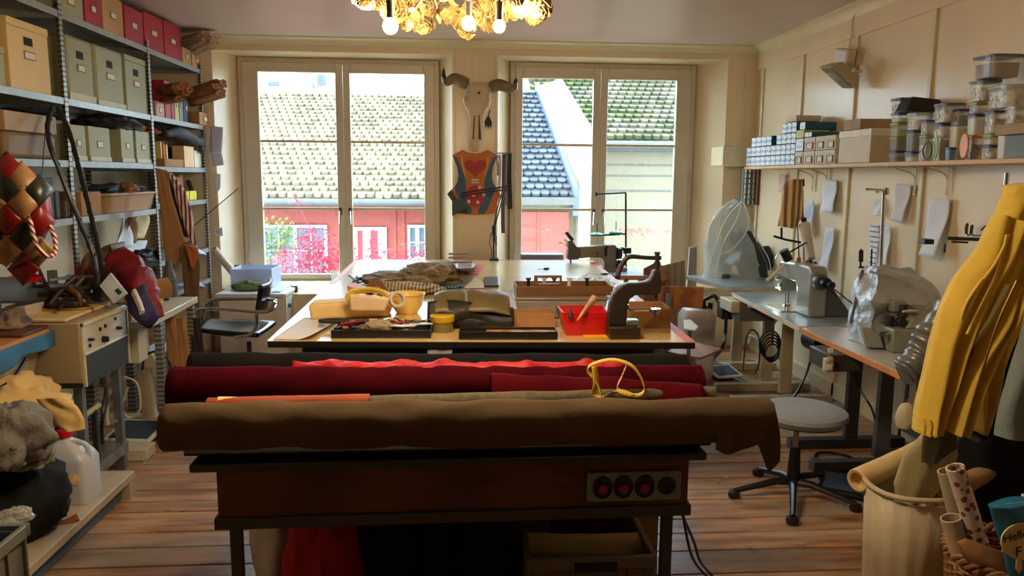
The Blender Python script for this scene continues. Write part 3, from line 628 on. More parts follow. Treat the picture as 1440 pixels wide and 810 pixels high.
# cream foam roll, pink one behind
m_foam = mat('cream_foam', (232,198,130), .7, var=.06, scale=10, bump=.2)
a, c_ = T_(436,451,0), T_(548,446,0)
o = B().hexa([a+V((0,0,.002)), c_+V((0,0,.002)), c_+V((0,.17,.002)), a+V((0,.17,.002)), a+V((-.01,0,.09)), c_+V((0,0,.1)), c_+V((0,.16,.1)), a+V((-.01,.16,.09))]).obj('foam_block', m_foam, bev=.02, seg=4); tag(o, 'cream foam block at the left edge of the cutting table', 'foam')
a, c_ = T_(445,431,.04), T_(535,430,.04); tag(roll_mesh(a, c_, .035, 4, nseg=20).obj('fabric_roll', mat('pale_pink_cloth', (218,176,160), .9)), 'pale pink narrow fabric roll behind the cream foam block', 'fabric roll')
b = B()
for k in range(3): b.tube([T_(470,451,.012+k*.016)+V((math.cos(a)*(.075-.008*k), math.sin(a)*.035, 0)) for a in [2*math.pi*i/20 for i in range(21)]], .009, 6)
tag(b.obj('strap_coil', mat('dark_green_strap', (42,44,36), .9)), 'dark coiled strap lying in front of the cream foam block', 'strap')
# tape dispenser and tape rolls
m_yel = mat('yellow_plastic', (218,188,70), .4)
p = T_(523,452); dsp = thing('tape_dispenser', p, 'yellow and pale tape dispenser standing on the tools tray', 'tape dispenser'); zz = TZ+.06
b = B(); b.hexa([V((p.x-.11,p.y-.03,zz)), V((p.x+.07,p.y-.03,zz)), V((p.x+.07,p.y+.04,zz)), V((p.x-.11,p.y+.04,zz)), V((p.x-.115,p.y-.03,zz+.09)), V((p.x+.1,p.y-.03,zz+.07)), V((p.x+.1,p.y+.04,zz+.07)), V((p.x-.115,p.y+.04,zz+.09))]); b.obj('body', mat('pale_pink_plastic', (224,196,160), .5), dsp, bev=.012, seg=3)
b = B(); b.tube([V((p.x-.02+math.cos(a)*.1, p.y, zz+.075+math.sin(a)*.035)) for a in [math.pi*2*i/20 for i in range(21)]], .011, 8, flat=2); b.obj('yellow_band', m_yel, dsp)
b = B(); b.lathe([(.025,-.02),(.055,-.02),(.055,.02),(.025,.02),(.025,-.02)], (p.x+.02, p.y+.06, zz+.1), 24, T=M.Rotation(R(80),4,'X')); tag(b.obj('tape_roll', mat('brown_tape', (110,64,36), .35)), 'brown parcel tape roll standing behind the yellow dispenser', 'tape')
b = B(); b.lathe([(.03,-.015),(.045,-.015),(.045,.015),(.03,.015),(.03,-.015)], (p.x+.13, p.y+.05, zz+.05), 24, T=M.Rotation(R(70),4,'X') @ M.Rotation(R(20),4,'Y')); tag(b.obj('tape_roll', mat('grey_tape', (190,186,170), .4)), 'pale grey tape roll right of the yellow dispenser', 'tape')
# orange foam tray tilted
a = T_(490,428,.05); c_ = T_(560,440,.02)
pts = [W(487,402,Y=4.35), W(556,425,Y=4.2), W(549,436,Y=4.15), W(490,416,Y=4.3)]
b = B(); b.prism([q_ for q_ in pts], (0.02,.16,0)); tag(b.obj('foam_pad', mat('orange_foam', (216,128,52), .6, var=.06), bev=.008), 'orange foam pad leaning behind the cream block', 'foam')
# bowl
p = T_(572,441); b = B(); b.lathe([(0,.0),(.06,.0),(.085,.04),(.1,.105),(.106,.11),(.103,.104),(.095,.1),(.08,.042),(.055,.008),(0,.006)], p+V((0,.03,.002)), 32); tag(b.obj('bowl', mat('yellow_bowl_plastic', (236,200,112), .4)), 'round yellow plastic bowl left of the olive bag', 'bowl')
# tools in the tray
m_th = [m_steel, m_dsteel, m_black, mat('red_grip', (150,40,36), .4), m_wood, m_steel]
names = ['pliers','punch','awl','rivet_setter','hammer','chisel']
for i in range(20):
    cx = -L1/2+.04+(i/20)*(L1-.08); cy = rnd.uniform(-.07,.09); a_ = rnd.uniform(-1,1)+(.3 if i%2 else 2.6); L_ = rnd.uniform(.09,.15); zc = .02+.012*(i%4); d = V((math.cos(a_), math.sin(a_), rnd.uniform(0,.15)))
    p0, p1 = T1 @ (V((cx,cy,zc))-d*L_*.5), T1 @ (V((cx,cy,zc+.015))+d*L_*.5)
    kind = names[i % 6]
    if kind == 'pliers':
        b = B(); s_ = V((0,.012,0)); b.tube([p0+s_, lerp(p0,p1,.6)+s_*.6, lerp(p0,p1,.7), p1-s_*.3], .0055, 6); b.tube([p0-s_, lerp(p0,p1,.6)-s_*.6, lerp(p0,p1,.7), p1+s_*.3], .0055, 6)
    elif kind == 'hammer':
        b = B(); b.cyl(p0, p1, .006, n=8); b.cyl(p1-V((.02,0,0)), p1+V((.02,0,0)), .011, n=10)
    else: b = B(); b.cyl(p0, lerp(p0,p1,.5), .009, .007, 8); b.cyl(lerp(p0,p1,.5), p1, .004, .002, 8)
    tag(b.obj(kind, m_th[i % 6] if kind != 'pliers' else m_dsteel), '%s %s in the black tools tray, %s' % (('grey','dark','black','red handled','wooden','bright')[i%6], kind.replace('_',' '), ('at its left end','left of centre','in the middle','right of centre')[i//6] if i < 18 else 'at its right end, '+('front','back')[i-18]), 'tool', 'hand tools in the black tray')
b = B(); blob(b, T1 @ V((-.02,-.06,.03)), .07, .035, .03, 8, .2); tag(b.obj('beige_pouch', mat('beige_felt', (150,134,104), .9)), 'beige flat pouch lying at the front of the tools tray', 'pouch')
for i,(u,w2) in enumerate(((.15,.09),(.1,.06))):
    b = B(); b.prism([T1 @ V((u+x, -.03+y-.05*i, .05)) for x, y in ((-w2,0),(0,-.02),(w2,0),(w2*.6,.015),(-w2*.6,.012))], (0,0,.006)); tag(b.obj('spatula', m_white), ('white pointed blade lying across the tools tray','white small blade at the right of the tools tray')[i], 'tool')
# jar with yellow lid, strip of tape hanging over the edge
p = T_(622,468); jr = thing('jar', p, 'clear squat jar with a yellow lid between the two black trays', 'jar')
b = B(); b.lathe([(0,0),(.052,0),(.056,.01),(.056,.05),(0,.05)], p+V((0,.04,.001)), 28); b.obj('body', mat('jar_plastic', (150,130,80), .2, alpha=.7), jr)
b = B(); b.lathe([(0,.05),(.06,.05),(.062,.056),(.062,.078),(.056,.084),(0,.084)], p+V((0,.04,.001)), 28); b.obj('lid', mat('mustard_lid', (200,160,28), .4), jr)
a = T_(601,478.5); c_ = T_(636,478.5); b = B(); b.grid(lambda s, t: lerp(a,c_,s)+V((0,-.004-.012*t,.003-.11*t))+V((0,.003*math.sin(s*9+t*5),0)), 8, 8)
tag(b.obj('plastic_strip', m_clear, solid=.001), 'clear plastic strip hanging over the front edge of the cutting table', 'strip')
# ------------------------------------------------------------ olive bag
m_olive = mat('olive_leather', (96,82,50), .45, var=.25, scale=9, bump=.25, bscale=20); m_bkl = mat('black_leather', (22,18,18), .6, var=.3, bump=.2, bscale=25)
a, c_ = T_(608,463), T_(716,463); p = V(((a.x+c_.x)/2, a.y+.12, TZ))
bg_ = thing('handbag', p, 'olive leather bag with dark flaps lying on the table front', 'bag'); wd = (c_-a).length/2
b = B(); blob(b, p+V((0,0,.002)), wd*1.05, .14, .06, 5, .18, 1.8, 32, 16); b.obj('body', m_bkl, bg_)
def flapf(x0, x1, seed, zo_=0):
    def f(s, t):
        x = x0+(x1-x0)*s; yy = .15-.31*t; z = .145+.035*math.sin(t*2.6)-.10*max(0,t-.5)**1.3*1.6+.012*noise.noise(V((x*9,t*3,seed)))+zo_-.02*abs(x/wd)**3
        return p+V((x, yy, z))
    return f
for x0, x1, sd in ((-wd*.95, -.03, 1), (-.015, wd*1.02, 2)):
    b = B(); b.grid(flapf(x0, x1, sd), 16, 14); b.obj('flap', m_olive, bg_, solid=.008)
b = B(); b.grid(lambda s,t: p+V((-wd*1.12+2.24*wd*s, -.10-.05*math.sin(t*3)+.012*math.sin(s*9+t*4), .135-.115*t+.014*math.sin(s*5)-.02*s)), 24, 8); b.obj('front_flap', m_bkl, bg_, solid=.01)
b = B(); b.lathe([(.0,0),(.05,0),(.055,.006),(0,.008)], T_(598,456)+V((0,0,.002)), 24); tag(b.obj('dish', m_white), 'small white dish peeking out left of the olive bag', 'dish')
# ------------------------------------------------------------ cloth heap further back
m_cl1 = mat('striped_cloth', (206,182,128), .9, kind='stripe', scale=14, c2=(128,104,64)); m_cl2 = mat('khaki_cloth', (140,116,78), .9, var=.3, bump=.4, bscale=12)
def heap(name, px, py, sx, sy, sz, seed, m, label, cat, amp=.35):
    b = B(); blob(b, T_(px, py), sx, sy, sz, seed, amp, 2.2, 36, 18); return tag(b.obj(name, m), label, cat)
heap('cloth_bag', 607, 397, .22, .25, .085, 11, m_cl2, 'khaki crumpled cloth bag at the left back of the table', 'bag')
heap('folded_cloth', 566, 412, .24, .2, .045, 12, m_cl1, 'yellowish striped cloth heap behind the yellow bowl', 'cloth')
heap('folded_cloth', 545, 397, .18, .2, .045, 13, mat('taupe_cloth', (150,130,108), .9, var=.25, bump=.4), 'taupe rumpled cloth at the left edge of the table', 'cloth')
heap('pouch', 588, 408, .1, .1, .06, 14, m_cl2, 'small khaki pouch right of the striped cloth heap', 'pouch', .2)
A = [T_(*p) for p in ((603,408),(652,408),(650,388),(612,388))]; b = B(); b.prism([q_+V((0,0,.002)) for q_ in A], (0,0,.003)); tag(b.obj('cutting_mat', mat('teal_mat', (104,146,140), .5)), 'teal cutting mat right of the khaki cloth bag', 'mat')
b = B(); 
for k in range(9): x = rnd.uniform(-.09,.09); b.tube([T_(628+k*2.5, 404, .01)+V((0,rnd.uniform(-.05,.05),0)), T_(632+k*2.5, 404, .02)+V((0,rnd.uniform(-.05,.05),0))], .005, 5)
tag(b.obj('clip_pile', m_dsteel), 'small heap of dark metal clips on the teal mat', 'clips', kind='stuff')
b = B()
for k in range(34): c0 = T_(rnd.uniform(497,535), rnd.uniform(389,397), .01); d_ = V((rnd.uniform(-.05,.05), rnd.uniform(-.05,.05), rnd.uniform(0,.02))); b.tube([c0-d_, c0+d_], .006, 5)
tag(b.obj('clip_pile', m_dsteel), 'tangled dark metal clips at the left edge of the table', 'clips', kind='stuff')
A = [T_(*p) for p in ((531,382),(585,383),(590,373),(540,373))]; b = B(); b.grid(lambda s,t: lerp(lerp(A[0],A[1],s),lerp(A[3],A[2],s),t)+V((0,0,.004+.012*abs(noise.noise(V((s*4,t*4,1)))))), 12, 10); tag(b.obj('paper_sheet', m_paper, solid=.001), 'white rumpled paper at the far left of the table', 'paper')
A = [T_(*p) for p in ((652,406),(681,406),(679,397),(668,391))]; b = B(); b.prism([q_+V((0,0,.004)) for q_ in A], (0,0,.002)); tag(b.obj('paper_sheet', mat('cream_paper', (240,214,160), .8)), 'cream paper piece behind the olive bag', 'paper')
A = [T_(*p) for p in ((681,404),(702,404),(701,391),(680,392))]; b = B(); b.prism([q_+V((0,0,.003)) for q_ in A], (0,0,.012)); tag(b.obj('sharpening_stone', mat('dark_green_stone', (60,66,58), .35), bev=.006), 'dark grey flat slab right of the cream paper', 'stone')
A = [T_(*p) for p in ((656,386),(672,386),(671,384),(657,384))]
# pieces at the far end
m_rack = m_chrome
bx_ = thing('tool_rack', T_(650,377), 'brown wooden tool rack with metal rods on the far end of the table', 'rack')
B().hexa([T_(640,378,.0)+V((0,.0,.002)), T_(669,378,.0)+V((0,0,.002)), T_(669,370,0)+V((0,0,.002)), T_(640,370,0)+V((0,0,.002)), T_(640,378,.13), T_(667,378,.15), T_(667,370,.15), T_(640,370,.13)]).obj('block', m_bb, bx_, bev=.02)
for k, (z, x0p, x1p) in enumerate(((.13,631,660),(.10,631,655),(.06,630,664),(.03,634,668))):
    B().tube([T_(x0p,379,0)+V((0,-.02,z)), T_(x1p,379,0)+V((0,-.03,z+.01))], .009, 8).obj('rod', m_chrome, bx_)
b = B(); b.tube([T_(600,380,.02), T_(632,377,.05), T_(668,381,.02)], .012, 6); tag(b.obj('webbing_strap', mat('pale_strap', (214,204,190), .8)), 'pale strap lying in front of the wooden tool rack', 'strap')
b = B(); b.prism([T_(*p)+V((0,0,.004)) for p in ((586,386),(606,378),(633,376),(640,381),(612,389))], (0,0,.05)); tag(b.jit(.02,20).obj('brown_pouch', mat('brown_felt', (118,84,60), .9), bev=.01), 'brown flat pouch between the khaki bag and the tool rack', 'pouch')
A = [T_(*p) for p in ((672,387),(684,372),(664,372),(645,385))]
B_ = B(); B_.prism([q_+V((0,0,.002)) for q_ in A], (0,0,.002)); tag(B_.obj('red_card', m_tape), 'pinkish red card strip on the far part of the table', 'card')
# ============================================================ workbench in front with fabric rolls
m_benchg = mat('grey_green_rail', (56,62,62), .5, var=.1); m_benchw = mat('orange_wood', (100,60,34), .5, kind='wave', scale=1.5, stretch=(.5,4,8), c2=(80,46,26))
A0, A1 = W(265,660,Z=.835), W(995,642,Z=.835); bd = (A1-A0).normalized(); bn = V((-bd.y, bd.x, 0)); brz = math.atan2(bd.y, bd.x); L_ = (A1-A0).length
bn0 = thing('workbench', A0+bd*L_/2+bn*.6-V((0,0,.835)), 'long dark workbench with orange wood apron and four socket strip', 'table', rz=brz)
TB = M.Translation((A0.x, A0.y, 0)) @ M.Rotation(brz, 4, 'Z')
DB = 1.15; zt_ = W(280,654,Y=A0.y).z
B().box(0, L_, 0, DB, zt_-.025, zt_, TB).obj('benchtop', m_benchg, bn0, bev=.006)
zl0 = W(640,720,Y=A0.y+.03).z; xl = .065; xr = L_-.045
B().box(xl, xr, .03, .055, zl0-.003, zt_-.025, TB).obj('apron', m_benchw, bn0, bev=.002)
B().box(xl, xr, DB-.05, DB-.025, zl0, zt_-.025, TB).obj('apron', m_benchw, bn0)
for x in (xl, xr-.02): B().box(x, x+.02, .055, DB-.05, zl0, zt_-.025, TB).obj('apron', m_benchw, bn0)
B().box(xl-.01, xr+.01, .02, .06, zl0-.035, zl0, TB).obj('lower_rail', m_benchg, bn0, bev=.003)
for x in (xl+.03, xr-.075):
    for y in (.025, DB-.07): B().box(x, x+.032, y, y+.032, 0, zl0-.035, TB).obj('leg', m_benchg, bn0, bev=.003)
# socket strip
m_sock = mat('green_grey_panel', (118,146,128), .45, var=.05)
s0 = TB.inverted() @ W(824,684,Y=A0.y+.05); s1 = TB.inverted() @ W(956,684,Y=A0.y+.05); zs0 = W(890,704,Y=A0.y+.04).z; zs1 = W(890,663,Y=A0.y+.04).z
sp = B().box(s0.x, s1.x, .018, .03, zs0, zs1, TB).obj('socket_panel', m_sock, bn0, bev=.004)
for k, px in enumerate((846,875,905,936)):
    c_ = TB.inverted() @ W(px,684,Y=A0.y+.05); zc = (zs0+zs1)/2; r = .026 if k < 3 else .024
    b = B(); ry_ = 1.25 if k < 3 else 1.0
    b.tube([TB @ V((c_.x+math.cos(a)*r, .017, zc+math.sin(a)*r*ry_)) for a in [2*math.pi*i/24 for i in range(25)]], .004, 6)
    b.prism([TB @ V((c_.x+math.cos(a)*r, .0165, zc+math.sin(a)*r*ry_)) for a in [2*math.pi*i/24 for i in range(24)]], TB.to_3x3() @ V((0,.002,0))); so_ = b.obj('socket', m_black, sp)
    if k < 3: b = B(); b.cyl(TB @ V((c_.x,.016,zc-.004)), TB @ V((c_.x,.008,zc-.004)), .014, n=20); b.obj('button', mat('dark_red_button', (150,34,34), .4), so_)
    else:
        b = B()
        for dx in (-.008,0,.008): b.cyl(TB @ V((c_.x+dx,.016,zc+(0 if dx else .004))), TB @ V((c_.x+dx,.0125,zc+(0 if dx else .004))), .0025, n=8)
        b.obj('socket_hole', m_dsteel, so_)
b = B(); p = W(955,715,Y=A0.y+.3); b.tube([p, W(975,760,Y=2.6), W(985,790,Y=2.7), W(1004,812,Z=.008)], .005, 6, smooth=6); b.tube([p+V((.01,0,0)), W(968,765,Y=2.55), W(978,792,Y=2.7), W(998,815,Z=.008)], .005, 6, smooth=6); b.obj('power_cord', m_black, bn0)
# ---- rolls on it
zb0 = zt_
m_brown = mat('brown_canvas', (90,73,52), .95, var=.12, scale=5, bump=.5, bscale=14, spec=.1); m_burg = mat('burgundy_velvet', (62,4,14), .9, spec=.05, var=.2, bump=.2); m_bk = mat('black_canvas', (24,22,20), .95, spec=.1, bump=.3); m_satin = mat('red_satin', (160,8,16), .55, var=.25, spec=.25)
def rollpx(name, l, r, z, rad, m, label, seed=0, flat=1, wr=.08, lift=0, parent=None, **k):
    o = roll_mesh(W(*l, Z=z), W(*r, Z=z), rad, seed, wr=wr, flat=flat, **k).obj(name, m, parent)
    return tag(o, label, 'fabric roll') if parent is None else o
# flattened black bolt under the brown roll
a, c_ = W(258,640,Z=zb0+.03), W(1000,625,Z=zb0+.03)
def bolt(a, c_, dy, h, m, label, seed, name='fabric_bolt'):
    d = (c_-a).normalized(); n_ = V((-d.y,d.x,0)); rings = []
    for i in range(41):
        p = lerp(a, c_, i/40); rings.append([V((0,0,0))+p.xy.to_3d()+n_*(dy/2)+n_*math.cos(t)*dy/2*abs(math.cos(t))**-.3*(1 if abs(math.cos(t))>1e-3 else 0)+V((0,0,zb0+.001+h/2+h/2*math.sin(t)*(1+.08*noise.noise(V((i*.3,t,seed))))*1)) for t in [2*math.pi*k/20+.01 for k in range(20)]])
    for r_ in rings:
        for q_ in r_: q_.z = max(q_.z, zb0+.001)
    return tag(B().loft(rings).obj(name, m), label, 'fabric bolt')
bolt(a, c_, .5, .065, m_blackc, 'flat black fabric bolt under the brown roll at the bench front', 1)
zr_ = zb0+.065+.062
br0 = rollpx('fabric_roll', (233,600), (1080,590), zr_, .064, m_brown, 'long brown canvas roll along the front of the bench', 3, wr=.14)
# loose end of the brown roll hanging at the right
pe = W(1000,566,Z=zr_+.055); pf = W(1088,566,Z=zr_+.055)
b = B()
def fl(s, t):
    x = lerp(pe, pf, s); dep = (.115+.015*math.sin(s*7))*t
    if s > .6: dep += .075*t*max(0, 1-abs(s-.86)/.2)
    return x+V((.0,-.055*math.sin(min(t*2.2,1.57))-.008*math.sin(s*14)*t,-dep-.0))
b.grid(fl, 22, 16); b.obj('loose_end', m_brown, br0, solid=.006)
for s_ in (.62,.66): 
    pass
rollpx('fabric_roll', (292,573), (520,567), zb0+.065+.03, .03, mat('orange_cloth', (150,62,14), .8), 'thin orange roll, its left end showing behind the brown roll', 5)
b = B(); p = W(306,566,Z=zb0+.11); b.cyl(p, p+V((.09,.02,-.01)), .018, .02, 16); tag(b.obj('cardboard_tube', m_foam), 'short pale cardboard tube on the thin orange roll', 'tube')
rollpx('fabric_roll', (520,571), (1003,557), zb0+.065+.028, .032, mat('olive_tweed', (92,82,60), .95, var=.3, scale=60), 'thin olive tweed roll just behind the brown roll', 6)
zz = zb0+.072
rollpx('fabric_roll', (243,546), (985,543), zz, .074, m_burg, 'thick burgundy velvet roll behind the brown roll', 7, wr=.1)
m_bk2 = m_bk
rollpx('fabric_roll', (270,518), (965,520), zb0+.06, .062, m_bk2, 'long black canvas roll at the back of the bench', 9, wr=.1)
# satin lying over the burgundy roll
a, c_ = W(408,518,Z=zz+.07), W(880,518,Z=zz+.07)
b = B(); b.grid(lambda s,t: lerp(a,c_,s)+V((0,.085-.10*t*(.75+.3*math.sin(s*3)), .008+.012*noise.noise(V((s*14,t*3,2)))+.018*max(0,noise.noise(V((s*22,t*2,8))))-.10*(t-.45)**2)), 90, 14)
tag(b.obj('satin_cloth', m_satin, solid=.004), 'bright red satin cloth lying over the burgundy roll', 'cloth')
b = B(); rr_ = W(535,508,Z=zz+.1); b.hexa([rr_+V((-.03,-.01,-.03)), rr_+V((.03,-.01,-.03)), rr_+V((.03,.02,-.03)), rr_+V((-.03,.02,-.03)), rr_+V((-.008,-.005,.012)), rr_+V((.01,-.005,.02)), rr_+V((.01,.005,.02)), rr_+V((-.008,.005,.012))]); 
b.m.free()
# maroon fold on the right
a, c_ = W(690,530,Z=zz+.07), W(985,545,Z=zz+.05)
b = B(); b.grid(lambda s,t: lerp(a,c_,s)+V((0,.06-.14*t, .012+.02*noise.noise(V((s*5,t*2,5)))-.22*(t-.45)**2)), 50, 14); tag(b.obj('velvet_cloth', mat('maroon_velvet', (74,5,14), .85, spec=.05), solid=.004), 'loose maroon velvet fold right of the red satin', 'cloth')
# measuring tape
m_mt = mat('measuring_tape', (226,184,44), .5, kind='stripe', scale=55, c2=(120,92,20), thresh=(.08,.16))
def ribbon(b, pts, w_, up=V((0,1,0)), sm=8):
    pts = [V(p) for p in pts]; q = []
    for i in range(len(pts)-1):
        a, b_, c, d = pts[max(i-1,0)], pts[i], pts[i+1], pts[min(i+2,len(pts)-1)]
        for k in range(sm): t = k/sm; q.append(.5*((2*b_)+(c-a)*t+(2*a-5*b_+4*c-d)*t*t+(3*b_-a-3*c+d)*t**3))
    q.append(pts[-1]); prev = None
    for i, p in enumerate(q):
        u_ = up(i/len(q)) if callable(up) else up
        v = [b.m.verts.new(p-u_*w_/2), b.m.verts.new(p+u_*w_/2)]
        if prev: b.m.faces.new((prev[0], prev[1], v[1], v[0]))
        prev = v
    return b
ty = W(860,540,Z=zz+.08).y
Pt = lambda px, py, dy=0: W(px, py, Y=ty+dy)
b = B(); ribbon(b, [Pt(846,556,-.05), Pt(838,535,-.02), Pt(826,520,.0), Pt(836,511,.02), Pt(862,506,.05), Pt(888,514,.05), Pt(902,532,.03), Pt(906,548,0), Pt(897,556,-.03), Pt(878,553,-.04), Pt(868,545,-.02), Pt(874,530,.02), Pt(880,516,.03)], .026, V((.25,.9,.2)).normalized())
ribbon(b, [Pt(836,515,0), Pt(838,540,-.03), Pt(836,553,-.04), Pt(848,558,-.05), Pt(868,549,-.03), Pt(890,556,-.04)], .024, V((.8,.5,.1)).normalized())
tag(b.obj('measuring_tape', m_mt, solid=.0012), 'yellow measuring tape coiled loosely on the velvet rolls', 'measuring tape')
# ------------------------------------------------------------ things under the bench
G = lambda px, py, z=0: W(px, py, Z=z)
def sack(name, px0, px1, Y, h, d, m, label, cat, seed, z0=0, amp=.18):
    a, c_ = W(px0, 760, Y=Y).x, W(px1, 760, Y=Y).x; b = B(); blob(b, ((a+c_)/2, Y+d/2, z0), (c_-a)/2*1.05, d/2, h/1.6, seed, amp, 1.6, 36, 20); return tag(b.obj(name, m), label, cat)
sack('duvet_bag', 340, 425, 2.75, .55, .35, mat('pale_silver_bag', (214,212,208), .35, var=.05, bump=.3, bscale=8), 'pale silvery bag under the left end of the bench', 'bag', 1)
sack('fabric_bundle', 385, 505, 2.42, .60, .3, mat('dark_red_cloth', (170,24,26), .85, bump=.4, bscale=10), 'red fabric bundle under the bench', 'fabric', 2)
sack('black_sack', 490, 580, 2.5, .6, .35, m_blackc, 'black sack right of the red bundle under the bench', 'bag', 3)
sack('black_sack', 560, 665, 2.6, .6, .35, mat('charcoal_cloth', (24,24,26), .9), 'charcoal sack in the middle under the bench', 'bag', 4)
sack('blue_sack', 640, 745, 2.55, .58, .35, mat('navy_print_cloth', (20,32,56), .9, c2=(12,20,36), scale=6), 'navy sack left of the grey crate under the bench', 'bag', 5)
# crate
m_crate = mat('grey_crate', (120,118,104), .5, var=.06)
zc_ = .52
def crate(name, x0, x1, y0, y1, z0, h, m, label, group=None):
    t = thing(name, ((x0+x1)/2, (y0+y1)/2, z0), label, 'crate', group); b = B(); tray(b, x0+.015, x1-.015, y0+.015, y1-.015, z0+.001, z0+h-.02, .006); b.obj('body', m, t, bev=.003)
    b = B(); ring3(b, x0, x1, y0, y1, z0+h-.045, z0+h, .02); b.obj('rim', m, t, bev=.004)
    b = B(); n = 7
    for i in range(n):
        x = x0+.03+(x1-x0-.06)*i/(n-1); b.box(x-.005, x+.005, y0+.003, y0+.015, z0+.02, z0+h-.045); b.box(x-.005, x+.005, y1-.015, y1-.003, z0+.02, z0+h-.045)
    for i in range(5):
        y = y0+.03+(y1-y0-.06)*i/4; b.box(x0+.003, x0+.015, y-.005, y+.005, z0+.02, z0+h-.045); b.box(x1-.015, x1-.003, y-.005, y+.005, z0+.02, z0+h-.045)
    b.obj('ribs', m, t); return t
def ring3(b, x0, x1, y0, y1, z0, z1, w_):
    b.box(x0, x1, y0, y0+w_, z0, z1); b.box(x0, x1, y1-w_, y1, z0, z1); b.box(x0, x0+w_, y0+w_, y1-w_, z0, z1); b.box(x1-w_, x1, y0+w_, y1-w_, z0, z1)
ca = W(741,790,Y=2.42); cb = W(925,785,Y=2.42)
ct = W(925,782,Y=2.42).z
for k,(z0,lab) in enumerate(((0.0,'grey stacking crate on the floor under the bench'),(ct-.24,'upper grey crate under the bench, holding a cream fabric roll'))):
    crate('stacking_crate', ca.x, cb.x, 2.42, 3.0, z0, .24 if k else max(.1, ct-.24), m_crate, lab)
B().box(W(808,0+800,Y=2.41).x, W(868,800,Y=2.41).x, 2.412, 2.419, W(840,805,Y=2.41).z, W(840,793,Y=2.41).z).obj('crate_label', m_black).parent = None
o = bpy.data.objects['crate_label']; tag(o, 'black label card on the front of the upper grey crate', 'label')
tag(roll_mesh(W(742,768,Y=2.6), W(902,768,Y=2.6), .045, 2, wr=.15).obj('fabric_roll', mat('cream_cloth', (200,180,134), .9, bump=.3)), 'cream fabric roll lying in the upper crate', 'fabric roll')
tag(roll_mesh(W(775,752,Y=2.78), W(865,748,Y=2.78), .05, 5, wr=.2).obj('fabric_roll', m_burg), 'dark red fabric roll behind the cream one in the crate', 'fabric roll')
a = W(902,800,Y=2.75).x; c_ = W(951,800,Y=2.75).x
cbx = thing('cardboard_box', ((a+c_)/2+.03, 3.2, 0), 'tall worn cardboard box at the right under the bench', 'box')
B().box(a+.05, c_, 3.02, 3.4, 0, .62).obj('body', m_board, cbx, bev=.004)
# ============================================================ pillar between the windows
m_bone = mat('bone', (206,182,148), .6, var=.12, scale=12, bump=.15, bscale=20); m_horn = mat('horn', (150,120,84), .35, c2=(70,56,44), scale=7); m_hdk = mat('horn_tip', (40,36,34), .35)
SY = 7.2
S_ = lambda u, v, y=SY: W(620+u/3.375, 60+v/3.375, Y=y)
sk = thing('cow_skull', S_(170,515), 'pale cow skull with two horns hanging on the pillar between the windows', 'skull')
outl = [(120,185,236,.00),(112,205,244,.03),(118,230,238,.04),(106,262,240,.045),(102,290,240,.05),(118,325,222,.06),(130,350,208,.06),(118+10,385,206,.055),(128,420,200,.05),(132,455,190,.045),(126,480,186,.04),(128,505,182,.03),(140,515,172,.02)]
rings = []
for l, v, r, d in outl:
    c0 = (l+r)/2; hw = (r-l)/2; rr_ = []
    for k in range(18):
        a = 2*math.pi*k/18; rr_.append(S_(c0+math.cos(a)*hw, v, YB-.045)+V((0, -d*1.1*math.sin(a)*(1 if math.sin(a) > 0 else .3)-.0, 0)))
    rings.append(rr_)
b = B(); b.loft(rings); sk0 = b.obj('cranium', m_bone, sk, sub=1)
for s_ in (-1, 1):
    c0 = 170+s_*40; b = B(); rg = []
    for v, dx, w_, d in ((255,14,26,.04),(285,12,30,.06),(310,6,20,.05)):
        rg.append([S_(c0+s_*dx+math.cos(a)*w_*.5, v, YB-.07)+V((0,-d*math.sin(a)*.5,0)) for a in [2*math.pi*k/12 for k in range(12)]])
    b.loft(rg); b.obj('cheek_bone', m_bone, sk, sub=1)
    # dark solid strip, painted as the shade inside the nasal channel
    b = B(); rg = [[S_(170+s_*(10+6*t)+math.cos(a)*(4+3*t), 345+115*t, YB-.10+.02*t)+V((0,-.012*math.sin(a),0)) for a in [2*math.pi*k/10 for k in range(10)]] for t in (0,.3,.6,1)]; b.loft(rg); b.obj('nasal_shade', mat('bone_shadow', (96,74,52), .9), sk)
hl = [(122,182),(95,172),(60,162),(30,182),(20,178),(12,150),(15,118)]; hr = [(238,200),(275,190),(320,205),(345,212),(352,200),(356,180),(355,168)]
for nm, h in (('horn', hl), ('horn', hr)):
    pts = [S_(u, v+12*(1-i/6), YB-.06-.02*min(i,3)) for i, (u, v) in enumerate(h)]
    ho = B().tube(pts, [.052,.055,.048,.036,.026,.018,.003], 14, smooth=5).obj('horn', m_horn, sk)
    B().tube([lerp(pts[4],pts[5],-.3)]+pts[5:6]+[pts[6]], [.0262,.0195,.002], 14, smooth=4).obj('horn_tip', m_hdk, ho)
B().cyl(S_(181,238,YB-.11), S_(181,238,YB-.085), .012, n=12).obj('forehead_hole', mat('dark_hole', (60,24,20), .8), sk)
# feathers
ft = thing('feather_charm', S_(225,330,YB-.12), 'small dark feather charm hanging at the right of the cow skull', 'charm')
B().tube([S_(232,322,YB-.1), S_(225,350,YB-.12)], .006, 6).obj('cord', m_bkl, ft)
for k, (du, dv) in enumerate(((-14,62),(0,70),(14,66))):
    b = B(); a_, c2 = S_(225+du*.2,345,YB-.125), S_(225+du,350+dv*.9,YB-.125-.005*k); m_ = lerp(a_,c2,.5); w_ = V((.018,0,0)); b.prism([a_, m_-w_, c2, m_+w_], (0,.004,0)); b.obj('feather', mat('grey_feather', (60,60,66), .8), ft)
